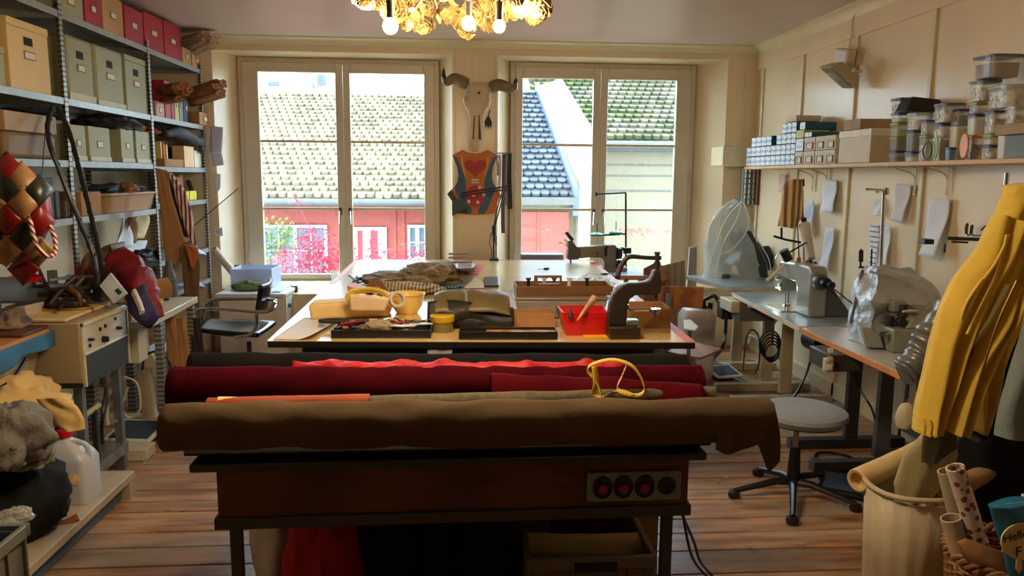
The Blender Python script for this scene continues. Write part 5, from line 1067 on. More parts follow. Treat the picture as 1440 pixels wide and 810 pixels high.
# ---- grey sewing machine on table B
m_mach = mat('machine_grey', (150,150,140), .3, .25, var=.06, coat=.3); m_mdk = mat('machine_dark', (84,84,82), .35, .2)
mz = .785; p = W(1140,444,Z=mz); mc = thing('sewing_machine', p, 'grey industrial sewing machine with lit needle plate on the middle table', 'sewing machine')
X0, X1 = p.x-.05, p.x+.06
prof = [(-.08,0),(.12,0),(.12,.16),(.15,.195),(.34,.2),(.345,.15),(.36,.10),(.40,.10),(.415,.15),(.42,.28),(.40,.31),(.10,.325),(-.05,.32),(-.08,.29)]
b = B(); b.prism([V((X0, p.y+y, mz+.001+z)) for y, z in prof], (X1-X0,0,0)); b.obj('arm', m_mach, mc, bev=.018, seg=4)
B().box(X0-.09,X1+.06,p.y+.13,p.y+.45,mz+.0005,mz+.006).obj('bed_plate', m_chrome, mc, bev=.002)
b = B(); b.cyl((p.x,p.y-.13,mz+.23),(p.x,p.y-.08,mz+.23),.05,n=28); b.obj('hand_wheel', m_mdk, mc, bev=.01)
b = B(); b.cyl((p.x+.01,p.y-.17,mz+.23),(p.x+.01,p.y-.13,mz+.23),.032,.04,n=24); b.cyl((p.x+.02,p.y-.21,mz+.225),(p.x+.02,p.y-.17,mz+.225),.022,n=16); b.obj('wheel_hub', m_black, mc)
b = B(); b.prism([V((p.x+x,p.y-.06,mz+.001+z)) for x, z in ((.0,0),(.24,0),(.22,.04),(.10,.19),(.06,.2),(.0,.19))], (0,.1,0)); b.obj('belt_guard', m_mdk, mc, bev=.006)
hy = p.y+.38
b = B(); b.cyl((p.x,hy,mz+.006),(p.x,hy,mz+.10),.004,n=8); b.cyl((p.x+.01,hy-.02,mz+.02),(p.x+.01,hy-.02,mz+.10),.006,n=8); b.box(p.x-.02,p.x+.02,hy-.03,hy+.0,mz+.008,mz+.014); b.obj('needle_bar', m_chrome, mc)
b = B(); b.cyl((X0-.03,hy,mz+.2),(X0,hy,mz+.2),.022,n=18); b.cyl((X0-.02,hy-.03,mz+.15),(X0,hy-.03,mz+.15),.014,n=14); b.tube([(X0-.02,hy+.02,mz+.28),(X0-.03,hy+.02,mz+.33),(X0-.02,hy,mz+.36)], .004, 6); b.obj('tension_dials', m_chrome, mc)
B().box(X0+.01,X1-.01,p.y+.421,p.y+.425,mz+.12,mz+.26).obj('face_plate', mat('mint_plate', (176,200,180), .3), mc, bev=.002)
b = B(); b.cyl((p.x,p.y+.1,mz+.325),(p.x,p.y+.1,mz+.345),.012,n=12); b.cyl((p.x,p.y+.22,mz+.32),(p.x,p.y+.22,mz+.35),.015,n=12); b.obj('oil_cap', m_brass, mc)
ld = B().cyl((p.x-.055,hy+.02,mz+.12),(p.x-.055,hy+.02,mz+.125),.012,n=12).obj('led_lamp', mat('led_light', (190,255,225), .3, emit=6), mc)
l = bpy.data.lights.new('led_light', 'POINT'); l.energy = .8; l.color = (.7,1,.88); l.shadow_soft_size = .01; lo = bpy.data.objects.new('led_light', l); COL.objects.link(lo); lo.location = (p.x-.06,hy+.02,mz+.11)
b = B(); b.tube([W(1078,395,Y=p.y+.3), W(1086,388,Y=p.y+.3), W(1104,372,Y=p.y+.3)], [.012,.012,.006], 10); tag(b.obj('lint_brush', mat('cream_handle', (226,214,176), .4)), 'cream handled brush sticking out at the machine head', 'brush')
cable([W(1160,401,Y=p.y-.12), W(1168,404,Y=p.y-.12), W(1180,412,Y=p.y-.1), W(1196,425,Y=p.y-.15), W(1205,431,Y=p.y-.2)], .004, m_dsteel, 'thin cable from the hand wheel towards the silver cover')
# lamp over it with the towel
ly = p.y+.22
lm = thing('machine_lamp', (p.x, ly, mz+.33), 'work lamp on a jointed arm rising behind the grey sewing machine', 'lamp')
b = B(); b.cyl(W(1132,400,Y=ly+.25), W(1128,255,Y=ly+.25), .008, n=10); b.cyl(W(1126,400,Y=ly+.25), W(1121,310,Y=ly+.25), .006, n=8); b.obj('post', m_chrome, lm)
b = B(); b.cyl(W(1128,252,Y=ly+.25), W(1128,262,Y=ly+.25), .016, n=12); b.cyl(W(1130,306,Y=ly+.2), W(1131,314,Y=ly+.2), .018, n=12); b.cyl(W(1146,368,Y=ly), W(1148,388,Y=ly), .012, n=10); b.cyl(W(1140,365,Y=ly), W(1139,385,Y=ly), .012, n=10); b.obj('joint', m_black, lm)
b = B(); b.cyl(W(1131,316,Y=ly+.18), W(1141,364,Y=ly+.02), .038, .026, 20); b.obj('lamp_shade', mat('pale_lampshade', (196,186,172), .5), lm)
b = B(); b.cyl(W(1110,355,Y=ly), W(1134,341,Y=ly+.05), .006, n=8); b.tube([W(1088,332,Y=ly+.2), W(1105,337,Y=ly+.2), W(1126,341,Y=ly+.2)], .008, 8); b.cyl(W(1099,320,Y=ly+.2), W(1099,336,Y=ly+.2), .008, n=8); b.obj('arm', m_black, lm); B().cyl(W(1102,352,Y=ly), W(1109,366,Y=ly), .03, n=16).obj('lamp_head', m_black, lm)
def hang(name, L, Rr, Y, m, label, cat, thick=.02, folds=4, amp=.3, nv=24, nu=16, parent=None):
    """hanging cloth: L, Rr lists of (px,py) down its left and right edges; folded cross-sections with thickness"""
    def ip(Ls, t): k = t*(len(Ls)-1); i = min(int(k), len(Ls)-2); f = k-i; return (Ls[i][0]*(1-f)+Ls[i+1][0]*f, Ls[i][1]*(1-f)+Ls[i+1][1]*f)
    rings = []
    for j in range(nv+1):
        t = j/nv; l, r = W(*ip(L, t), Y=Y), W(*ip(Rr, t), Y=Y); c0 = (l+r)/2; h = (r-l)/2; rr_ = []
        for k in range(nu*2):
            a = 2*math.pi*k/(nu*2); x = math.cos(a); s_ = math.sin(a); f = 1+amp*math.sin(a*folds+t*3+noise.noise(V((a,t*2,Y)))*3)
            rr_.append(c0+h*x*(1+.04*noise.noise(V((a*2,t*5,1))))+V((0,-thick*s_*f,0)))
        rings.append(rr_)
    b = B(); b.soft = True; o = b.loft(rings).obj(name, m, parent)
    return tag(o, label, cat) if parent is None else o
hang('towel', [(1108,252),(1100,275),(1097,300),(1094,318)], [(1128,252),(1130,275),(1128,305),(1118,322)], ly+.25, mat('striped_towel', (222,196,150), .9, kind='stripe', scale=7, c2=(140,100,60), thresh=(.4,.6)), 'beige brown striped towel hanging over the work lamp', 'towel', .03)
# ---- plastic bag covered machine on table A
b = B(); q0 = W(1035,392,Z=.82); cm_ = thing('covered_machine', q0, 'sewing machine under a clear plastic bag on the corner table', 'sewing machine')
b = B(); QX = lambda px, py, Y=6.25: W(px, py, Y=Y)
b.prism([QX(*s_) for s_ in ((1030,398),(1082,398),(1080,370),(1068,345),(1058,325),(1040,322),(1038,340),(1046,355),(1030,372))], (0,.22,0)); b.cyl(QX(1020,398), QX(1022,385), .05, .05, 16); b.obj('machine_body', mat('machine_black', (40,42,42), .35), cm_, bev=.02, seg=3)
m_bag = mat('clear_bag', (206,222,224), .18, alpha=.5, var=.04, bump=.5, bscale=7)
b = B(); rings = []
pr_ = [(396,997,1086),(385,996,1085),(365,998,1080),(345,1000,1072),(325,1003,1062),(308,1010,1056),(296,1020,1050),(287,1034,1046),(282,1040,1044)]
for j, (py, l, r) in enumerate(pr_):
    L0_, R0_ = QX(l, py), QX(r, py); c0 = (L0_+R0_)/2; h = (R0_-L0_)/2; rings.append([c0+h*math.cos(a)*(1+.10*noise.noise(V((a*2,j,3))))+V((0,.11-math.sin(a)*.19*(1-.09*j)*(1+.22*math.sin(a*5+j*.6)*.6),0)) for a in [2*math.pi*k/36 for k in range(36)]])
b.loft(rings); b.jit(.04, 7); b.jit(.018, 19, 3); b.obj('plastic_cover', m_bag, cm_)
for l_ in ([(1043,283),(1020,310),(1005,350),(998,380)], [(1043,283),(1035,310),(1018,340),(1008,375)], [(1045,283),(1052,320),(1030,350),(1012,358)], [(1046,283),(1062,330),(1080,362),(1084,380)]):
    B().tube([QX(*s_, Y=6.12+.015*i) for i, s_ in enumerate(l_)], .004, 6, smooth=5).obj('crease', mat('bag_crease', (232,240,240), .2, alpha=.8), cm_)
x_ = W(970,348,Y=7.0); y_ = W(980,347,Y=7.0); b = B(); b.prism([V((x_.x-.02,7.0,0)), x_, y_, V((y_.x+.03,7.0,0))], (0,.03,0)); tag(b.obj('wood_offcut', mat('grey_wood', (150,136,118), .7)), 'short grey plank leaning in the right window recess', 'plank')
# dark fabric behind
b = B(); blob(b, W(1088,385,Z=.822)+V((0,.35,0)), .17, .12, .14, 3, .3); tag(b.obj('dark_bundle', mat('dark_blue_bundle', (40,52,64), .8, var=.3)), 'dark blue bundle between the bagged machine and the grey machine', 'bundle')
# ---- silver covered machine on table C
m_silver = mat('silver_foil_fabric', (186,190,194), .42, .45, var=.12, scale=10, bump=1.0, bscale=26)
q0 = W(1255,462,Z=.785); sc_ = thing('covered_machine', q0, 'sewing machine under a crinkled silver cover on the nearest table', 'sewing machine')
QS = lambda px, py, Y=3.95: W(px, py, Y=Y)
b = B(); base = [QS(1194,452,3.95), QS(1222,463,3.78), QS(1300,462,3.78), QS(1328,452,3.98), QS(1310,448,4.18), QS(1215,446,4.2)]
for p_ in base: p_.z = .788
mid = [QS(1196,420,3.95), QS(1226,425,3.76), QS(1302,430,3.78), QS(1326,420,4.0), QS(1308,410,4.2), QS(1212,408,4.22)]
top = [QS(1212,378,3.98), QS(1240,376,3.86), QS(1286,393,3.88), QS(1302,394,4.0), QS(1286,378,4.12), QS(1226,372,4.12)]
def dens(rg, n=10):
    out = []
    for i in range(len(rg)):
        for k in range(n): out.append(lerp(rg[i], rg[(i+1)%len(rg)], k/n))
    return out
rgs = []
for A_, C_, n in ((base, mid, 8), (mid, top, 8)):
    for k in range(n): rgs.append(dens([lerp(a, c, k/n) for a, c in zip(A_, C_)]))
for k in range(6): cc_ = sum(top, V())/6; rgs.append(dens([lerp(a, cc_, k/6) for a in top]))
b.loft(rgs)
for v in b.m.verts:
    if v.co.z > .79: v.co += V((noise.noise(v.co*9), noise.noise(v.co*9+V((5,0,0))), noise.noise(v.co*9+V((0,5,0)))))*.03+V((noise.noise(v.co*24), noise.noise(v.co*24+V((5,0,0))), noise.noise(v.co*24+V((0,5,0)))))*.012
b.obj('silver_cover', m_silver, sc_)
B().tube([QS(1222,382,3.82), QS(1250,388,3.80), QS(1288,402,3.78)], .006, 6).obj('seam', m_silver, sc_)
B().tube([QS(1196,455,3.9), QS(1204,420,3.92), QS(1213,380,3.95)], .008, 6).obj('seam', mat('cover_edge', (90,84,80), .6), sc_)
# thread stand behind
ts = thing('thread_stand', (QS(1240,440,4.15).x, 4.22, .785), 'steel thread stand pole rising behind the silver cover', 'thread stand')
b = B(); b.cyl((QS(1237,440,4.3).x, 4.3, .787), QS(1243,268,4.3), .011, n=12); b.obj('pole', m_chrome, ts)
b = B(); b.cyl(QS(1246,268,4.3), QS(1219,266,4.2), .007, n=8); b.cyl(QS(1246,264,4.3), QS(1246,274,4.3), .018, n=12); b.cyl(QS(1234,267,4.26), QS(1234,271,4.26), .01, n=8); b.obj('top_arm', m_chrome, ts)
b = B(); b.cyl(QS(1244,375,4.25), QS(1208,376,4.2), .006, n=8); b.cyl(QS(1211,350,4.2), QS(1210,376,4.2), .006, n=8); b.cyl(QS(1211,352,4.2), QS(1210.5,368,4.2), .013, n=12); b.cyl(QS(1226,350,4.22), QS(1225,376,4.22), .005, n=8); b.obj('spool_pins', m_black, ts)
# far rods at right
hr_ = thing('thread_stand', (2.6, 3.55, .785), 'horizontal black rod with a clamp in front of the folded sheet', 'thread stand')
HR = lambda px, py, Y=3.6: W(px, py, Y=Y)
b = B(); b.cyl(HR(1331,335), HR(1410,338), .009, n=10); b.cyl(HR(1338,340), HR(1361,341), .005, n=8); b.obj('rod', m_dsteel, hr_); b = B(); b.box(HR(1324,0).x, HR(1338,0).x, 3.57, 3.63, HR(1330,343).z, HR(1330,336).z); b.cyl(HR(1329,343), HR(1328,355), .006, n=8); b.obj('clamp', m_black, hr_, bev=.003)
b = B(); b.cyl(HR(1395,338), (HR(1395,338).x, 3.6, .787), .01, n=10); b.obj('post', m_dsteel, hr_)
tl = thing('thread_stand', (2.55, 3.35, .785), 'tall steel tube rising behind the yellow jacket', 'thread stand')
b = B(); b.cyl(W(1416,243,Y=3.4), (W(1405,400,Y=3.4).x, 3.4, .787), .011, n=12); b.obj('pole', m_chrome, tl)
b = B(); b.cyl(HR(1363,386), HR(1364,364), .005, n=8); b.cyl(HR(1370,382), HR(1371,358), .005, n=8); b.cyl(HR(1362,386), HR(1395,388), .006, n=8); b.obj('spool_pins', m_dsteel, hr_)
# ---- serger
m_ser = mat('serger_grey_green', (148,152,140), .35, .15, var=.06)
q0 = W(1262,490,Z=.785); sg = thing('overlock_machine', q0, 'grey green overlock machine near the end of the nearest table', 'sewing machine')
T = M.Translation(q0+V((.04,.02,.001))) @ M.Rotation(R(-4),4,'Z')
b = B(); b.box(-.12,.14,-.13,.12,0,.12,T); b.obj('body', m_ser, sg, bev=.008, seg=3)
b = B(); b.hexa([T @ V(p) for p in ((-.05,-.12,.12),(.14,-.12,.12),(.14,.1,.12),(-.05,.1,.12),(-.01,-.1,.175),(.13,-.1,.165),(.13,.09,.165),(-.01,.09,.175))]); b.obj('upper_housing', m_ser, sg, bev=.01, seg=3)
b = B(); b.hexa([T @ V(p) for p in ((-.22,-.06,.01),(-.13,-.08,.01),(-.13,.04,.01),(-.2,.06,.01),(-.24,-.02,.11),(-.15,-.05,.09),(-.15,.05,.09),(-.22,.07,.11))]); b.obj('side_cover', m_ser, sg, bev=.008)
b = B(); b.cyl(T @ V((-.1,-.04,.12)), T @ V((-.1,-.04,.17)), .022, n=14); b.cyl(T @ V((-.06,-.05,.15)), T @ V((-.06,-.10,.15)), .02, n=14); b.cyl(T @ V((-.03,-.03,.17)), T @ V((-.03,-.03,.23)), .025, .02, 14); b.obj('thread_guides', m_dsteel, sg)
B().box(-.08,-.02,-.03,.03,.19,.25,T).obj('top_block', m_ser, sg, bev=.005)
b = B(); b.cyl(T @ V((-.13,-.09,.09)), T @ V((-.17,-.12,.09)), .015, n=12); b.obj('needle_clamp', m_chrome, sg)
b = B(); b.box(.02,.10,-.136,-.13,.02,.07,T); b.obj('access_door', m_ser, sg, bev=.003); B().cyl(T @ V((.06,-.14,.03)), T @ V((.06,-.136,.03)), .008, n=10).obj('door_knob', m_black, sg)
cable([W(1270,438,Y=3.45), W(1290,438,Y=3.45), W(1302,452,Y=3.5), V((2.5,3.6,.8))], .006, m_beigep, 'pale hose curving behind the overlock machine')
# ---- puffer sleeve and jackets on a coat stand
cs_ = thing('coat_stand', (2.05, 2.62, 0), 'dark coat stand hidden behind the hanging jackets', 'coat stand')
b = B(); b.cyl((2.2,2.62,0),(2.2,2.62,1.56),.02,n=14); b.obj('pole', m_dsteel, cs_); b = B(); b.lathe([(0,0),(.16,0),(.16,.02),(.03,.04),(0,.04)], (2.2,2.62,0), 24); b.obj('base', m_dsteel, cs_)
for a in range(4): b = B(); d = V((math.cos(a*1.57+.4), math.sin(a*1.57+.4), 0)); b.tube([V((2.2,2.62,1.5)), V((2.2,2.62,1.5))+d*.08, V((2.2,2.62,1.54))+d*.13], .008, 8, smooth=3); b.obj('hook', m_dsteel, cs_)
m_puf = mat('grey_puffer', (112,114,112), .3, .2, bump=.4, bscale=12)
b = B(); sl_ = [(1352,420),(1330,446),(1312,470),(1303,488),(1292,505),(1280,520),(1270,528)]; pts = [V((2.14,2.78,1.42))]+[W(*s_, Y=2.98) for s_ in sl_]
q = []
for i in range(len(pts)-1):
    for k in range(6): q.append(lerp(pts[i], pts[i+1], k/6))
q.append(pts[-1]); b.tube(q, [.055+.012*abs(math.sin(i*.78))-(.02 if i > len(q)-3 else 0) for i in range(len(q))], 18); b.jit(.012, 14)
tag(b.obj('puffer_jacket', m_puf), 'shiny grey puffer sleeve resting at the end of the sewing table', 'jacket')
m_yj = mat('mustard_cloth', (218,182,64), .85, var=.1, scale=5, bump=.3, bscale=24, sheen=.2)
yj = thing('jacket', (1.95, 2.55, .6), 'mustard yellow hooded jacket hanging at the right edge', 'jacket')
def ring_cloth(name, L, Rr, Y, m, thick, folds, amp, parent, nv=40, nu=40): return hang(name, L, Rr, Y, m, '', '', thick, folds, amp, nv, nu, parent)
ring_cloth('body', [(1432,262),(1412,290),(1396,330),(1376,380),(1352,430),(1340,500),(1352,560),(1358,600)], [(1470,262),(1480,290),(1480,330),(1475,380),(1450,430),(1425,480),(1400,540),(1374,606)], 2.56, m_yj, .07, 5, .25, yj)
ring_cloth('sleeve', [(1402,300),(1378,350),(1346,390),(1326,430),(1312,480),(1303,530),(1294,570),(1290,604)], [(1440,320),(1420,370),(1398,410),(1380,450),(1360,500),(1342,550),(1325,585),(1316,606)], 2.46, m_yj, .06, 5, .3, yj)
ring_cloth('cuff', [(1291,585),(1289,600),(1288,607)], [(1322,588),(1318,600),(1314,609)], 2.455, m_yj, .055, 14, .12, yj)
ring_cloth('sleeve', [(1425,400),(1400,450),(1374,490),(1352,530),(1338,570),(1326,604)], [(1440,410),(1425,450),(1400,500),(1384,540),(1370,575),(1356,612)], 2.42, m_yj, .05, 5, .3, yj)
ring_cloth('hood', [(1424,262),(1412,285),(1404,310),(1402,330)], [(1475,255),(1480,290),(1470,320),(1450,345)], 2.48, m_yj, .08, 4, .25, yj)
for l_ in ([(1420,330),(1400,370),(1378,400),(1362,430),(1352,450),(1360,425),(1382,392)], [(1416,330),(1404,380),(1380,430),(1360,470)]):
    B().tube([W(*s_, Y=2.36) for s_ in l_], .005, 8, smooth=5).obj('drawstring', mat('pale_yellow_cord', (238,200,90), .7), yj)
B().tube([W(1430,395,Y=2.365), W(1405,450,Y=2.365), W(1385,510,Y=2.365), W(1366,570,Y=2.365)], .004, 6, smooth=5).obj('zip', m_brass, yj)
m_navy = mat('navy_wool', (30,34,50), .95, sheen=.3, bump=.2); 
hang('coat', [(1440,330),(1428,400),(1408,460),(1388,510),(1368,560),(1350,600),(1343,612)], [(1520,330),(1500,400),(1480,460),(1460,510),(1440,560),(1400,600),(1376,614)], 2.64, m_navy, 'dark navy coat hanging behind the yellow jacket', 'coat', .06, 6, .3, 30, 30)
hang('coat', [(1450,380),(1430,450),(1400,520),(1370,570),(1345,620),(1320,670),(1300,712),(1310,770)], [(1530,380),(1530,450),(1530,520),(1530,600),(1530,680),(1530,740),(1530,790),(1530,800)], 2.78, m_blackc, 'long black coat hanging furthest back at the right edge', 'coat', .07, 5, .3, 30, 30)
m_gj = mat('grey_denim', (128,142,142), .8, var=.1, bump=.3)
hang('jacket', [(1446,440),(1436,480),(1424,520),(1412,560),(1403,600),(1400,612)], [(1500,440),(1500,480),(1490,520),(1480,560),(1470,600),(1466,618)], 2.3, m_gj, 'grey green jacket sleeve hanging at the far right edge', 'jacket', .05, 4, .2, 24, 24)
# ---- bin with rolls
bc = V((W(1280,700,Y=2.62).x, 2.62, 0)); br_ = (W(1338,700,Y=2.62).x-W(1222,700,Y=2.62).x)/2; bz = W(1280,704,Y=2.62-br_).z
m_bin = mat('cream_bin_plastic', (198,182,150), .5, var=.05, bump=.1)
b = B(); n = 64; rg = []
for z, f in ((0,.82),(.01,.84),(bz*.5,.9),(bz-.03,.96)): rg.append([V((bc.x+math.cos(a)*br_*f*(1+.012*(1 if (k//2)%2 else -1)), bc.y+math.sin(a)*br_*f*(1+.012*(1 if (k//2)%2 else -1)), z)) for k in range(n) for a in [2*math.pi*k/n]])
b.loft(rg, cap=False); b.face(rg[0][::-1]); bn_ = tag(b.obj('waste_bin', m_bin, solid=.004), 'tall cream ribbed plastic bin holding fabric rolls', 'bin')
b = B(); b.tube([V((bc.x+math.cos(a)*br_, bc.y+math.sin(a)*br_, bz-.008+.004*math.sin(a*3))) for a in [2*math.pi*k/40 for k in range(41)]], .010, 8); b.obj('rim', m_bin, bn_)
tag(roll_mesh(W(1205,676,Y=2.7), W(1345,612,Y=2.95), .044, 4, wr=.06, core=.7).obj('fabric_roll', mat('cream_leather', (226,196,140), .55, var=.06)), 'pale cream leather roll sticking out left from the bin', 'fabric roll')
hang('fabric_piece', [(1312,592),(1296,612),(1270,640),(1258,680),(1262,715)], [(1340,596),(1345,640),(1335,670),(1310,700),(1270,716)], 2.62, mat('khaki_drape', (178,164,120), .8, var=.08, bump=.2), 'pale khaki fabric draped over the bin edge', 'fabric', .04, 3, .2)
hang('fabric_piece', [(1300,600),(1296,630),(1296,650)], [(1345,600),(1345,630),(1320,648)], 2.56, mat('dark_olive_drape', (80,74,54), .8), 'dark olive fabric piece hanging on the khaki drape', 'fabric', .02, 3, .2)
b = roll_mesh(V((bc.x+.03,bc.y+.03,.15)), W(1385,600,Y=2.85), .035, 8, wr=.12); tag(b.obj('fabric_roll', m_blackc), 'black fabric roll standing in the bin, leaning right', 'fabric roll')
b = roll_mesh(V((bc.x-.03,bc.y-.04,.2)), W(1318,702,Y=2.5)+V((0,0,-.02)), .03, 9, wr=.2); tag(b.obj('fabric_roll', mat('brown_roll_cloth', (96,72,56), .9)), 'brown fabric roll low in the bin', 'fabric roll')
def tube_open(p0, p1, r, m, name, label, cat):
    b = B(); d = (V(p1)-V(p0)).normalized(); u, w_ = frame(d); rg = [[V(p)+(u*math.cos(a)+w_*math.sin(a))*rr for a in [2*math.pi*k/24 for k in range(24)]] for p, rr in ((p1-d*.3 if (V(p1)-V(p0)).length > .35 else p0, r-.005),(p1,r-.005),(p1,r),(p0,r),(p0,r*.2))]
    b.loft(rg, cap=False); return tag(b.obj(name, m), label, cat)
tube_open(V((bc.x+.1,bc.y-.0,.45)), W(1392,660,Y=2.75), .036, mat('kraft_tube', (176,140,100), .7), 'cardboard_tube', 'brown open cardboard tube leaning right out of the bin', 'tube')
# wicker basket
kr = .2; kz = W(1332,765,Y=2.25).z; kc = V((W(1325,765,Y=2.25).x+kr+.02, 2.2, 0))
m_wick = mat('wicker', (150,104,66), .6, var=.2, scale=20, island=.25)
bk = thing('wicker_basket', kc, 'round brown wicker basket holding wrapping paper rolls', 'basket')
b = B(); ns = 40
for k in range(ns): a = 2*math.pi*k/ns; b.tube([kc+V((math.cos(a)*kr*.8, math.sin(a)*kr*.8, .005)), kc+V((math.cos(a)*kr*.93, math.sin(a)*kr*.93, kz*.5)), kc+V((math.cos(a)*kr, math.sin(a)*kr, kz-.02))], .005, 5, cap=False)
b.obj('stakes', m_wick, bk)
b = B(); nr = int((kz-.05)/.014)
for j in range(nr):
    z = .012+j*.014; rr_ = kr*(.8+.2*z/kz); ph = j*math.pi
    b.tube([kc+V((math.cos(a)*(rr_+.005*math.cos(a*ns/2+ph)), math.sin(a)*(rr_+.005*math.cos(a*ns/2+ph)), z)) for a in [2*math.pi*k/80 for k in range(81)]], .0055, 5, cap=False)
b.obj('weave', m_wick, bk)
b = B()
for s_ in range(3): b.tube([kc+V((math.cos(a)*(kr+.01*math.cos(a*14+s_*2.1)), math.sin(a)*(kr+.01*math.cos(a*14+s_*2.1)), kz-.02+.013*math.sin(a*14+s_*2.1))) for a in [2*math.pi*k/160 for k in range(161)]], .008, 6, cap=False)
b.obj('rim', m_wick, bk)
B().lathe([(0,0),(kr*.8,0),(kr*.8,.008),(0,.008)], kc, 32).obj('base', m_wick, bk)
m_pat = mat('floral_paper', (222,206,190), .5, kind='vor', scale=44, c2=(140,70,66), thresh=(.34,.44))
bt = V((kc.x, kc.y, .1))
tube_open(bt+V((.02,-.02,0)), W(1343,657,Y=2.2), .028, m_pat, 'wrapping_paper_roll', 'floral patterned wrapping paper roll standing in the basket', 'paper roll')
tube_open(bt+V((-.02,.05,0)), W(1331,662,Y=2.27), .028, mat('beige_film', (196,182,150), .3, alpha=.8), 'wrapping_paper_roll', 'pale beige translucent roll left of the floral roll', 'paper roll')
tube_open(bt+V((-.06,-.02,0)), W(1337,728,Y=2.22), .032, mat('cream_paper_roll', (196,176,146), .6), 'paper_roll', 'short cream paper roll leaning at the left basket rim', 'paper roll')
tube_open(bt+V((-.08,.0,.1)), W(1452,700,Y=2.2), .03, m_paper, 'paper_roll', 'white paper roll leaning right behind the blue bag', 'paper roll')
b = B(); b.prism([W(1350,766,Y=2.12), W(1362,760,Y=2.12), W(1418,782,Y=2.1), W(1420,806,Y=2.1), W(1360,790,Y=2.1)], (0,.02,0)); tag(b.jit(.01,12).obj('paper_bag', m_brownp), 'crumpled brown paper lying in the front of the basket', 'paper')
# blue pouch
m_bluep = mat('blue_pouch_plastic', (22,116,160), .35, var=.1, coat=.4)
PY_ = 1.98; PP = lambda px, py, d=0: W(px, py, Y=PY_-d)
bp_ = thing('snack_pouch', PP(1440,810), 'bright blue plastic pouch with cream emblem in the basket', 'pouch')
L_ = [(1390,712),(1396,728),(1402,750),(1412,780),(1420,812),(1428,850)]; R_ = [(1470,700),(1480,728),(1484,750),(1488,780),(1490,812),(1492,850)]
hang('pouch_body', L_, R_, PY_, m_bluep, '', '', .03, 3, .15, 24, 20, bp_)
B().prism([PP(1440+32*math.cos(a)*1.0, 762+26*math.sin(a), .037) for a in [2*math.pi*i/30 for i in range(30)]], (0,.004,0)).obj('emblem', mat('cream_print', (226,212,150), .5), bp_)
b = B(); b.prism([PP(1430,786,.037), PP(1436,786,.037), PP(1438,800,.037), PP(1433,806,.037), PP(1429,800,.037)], (0,.003,0)); b.obj('emblem_drip', mat('cream_print', (226,212,150), .5), bp_)
def text(s, loc, size, m, parent, rz=0, tilt=90, shear=0, extr=.0008):
    c = bpy.data.curves.new('lettering', 'FONT'); c.body = s; c.size = size; c.extrude = extr; o = bpy.data.objects.new('lettering_tmp', c); COL.objects.link(o)
    bpy.context.view_layer.update(); dg = bpy.context.evaluated_depsgraph_get(); me = bpy.data.meshes.new_from_object(o.evaluated_get(dg)); bpy.data.objects.remove(o)
    n = bpy.data.objects.new('lettering', me); COL.objects.link(n); me.materials.clear(); me.materials.append(m); n.parent = parent
    n.matrix_local = PW[parent.name].inverted() @ M.Translation(loc) @ M.Rotation(rz,4,'Z') @ M.Rotation(R(tilt),4,'X') @ M.Rotation(shear,4,'Z'); PW[n.name] = n.matrix_local; return n
text('Hello', PP(1411,764,.042), .036, m_black, bp_, shear=R(14)); text('F', PP(1428,783,.042), .042, m_black, bp_, shear=R(8))
B().tube([PP(1398,712,.03), PP(1440,706,.034), PP(1470,704,.03)], .0015, 5).obj('seal_seam', mat('pale_blue_line', (130,190,214), .5), bp_)
# crumpled paper bag on the floor
b = B(); blob(b, W(1245,808,Z=.0)+V((0,-.12,0)), .12, .09, .16, 6, .4, 2); tag(b.obj('paper_bag', m_brownp), 'crumpled brown paper bag on the floor before the bin', 'bag')
# ---- stool
st = V((W(1114,698,Z=0).x, W(1114,698,Z=0).y, 0)); m_seat = mat('grey_seat_fabric', (150,158,166), .9, var=.12, scale=80, bump=.2, sheen=.2)
so_ = thing('stool', st, 'round grey upholstered swivel stool on a black five-star base', 'stool')
stc = W(1128,582,Y=st.y)
b = B(); b.lathe([(0,-.035),(.13,-.035),(.2,-.03),(.225,0),(.22,.02),(.19,.035),(.1,.042),(0,.04)], V((stc.x, st.y, stc.z)), 40); b.obj('seat', m_seat, so_)
b = B(); b.lathe([(0,-.055),(.12,-.055),(.2,-.035),(0,-.03)], V((stc.x, st.y, stc.z)), 32); b.obj('seat_pan', m_black, so_)
b = B(); b.cyl(V((st.x,st.y,.26)), V((st.x,st.y,stc.z-.05)), .015, n=14); b.obj('gas_lift', m_chrome, so_)
b = B(); b.cyl(V((st.x,st.y,.07)), V((st.x,st.y,.27)), .036, .026, n=20); b.obj('column', m_black, so_)
b = B(); b.tube([V((st.x,st.y,stc.z-.06)), V((st.x-.05,st.y-.02,stc.z-.07)), V((st.x-.09,st.y-.03,stc.z-.06))], .006, 8); b.obj('height_lever', mat('red_cap', (150,40,60), .4), so_)
for px, py in ((1114,737),(1032,699),(1203,718),(1066,668),(1165,672)):
    f = W(px, py, Z=0); f.z = 0; c0 = V((st.x,st.y,.085)); d = (f-V((st.x,st.y,0))); d = d.normalized()*min(d.length, .34); e = V((st.x,st.y,0))+d
    lg = B().tube([c0, c0+d*.3+V((0,0,.0)), V((e.x,e.y,.035))], [.024,.02,.014], 10, flat=.8).obj('base_leg', m_black, so_)
    B().lathe([(0,0),(.028,0),(.032,.015),(.028,.032),(0,.036)], V((e.x,e.y,0)), 18).obj('foot_glide', mat('glide', (40,26,30), .4), lg)
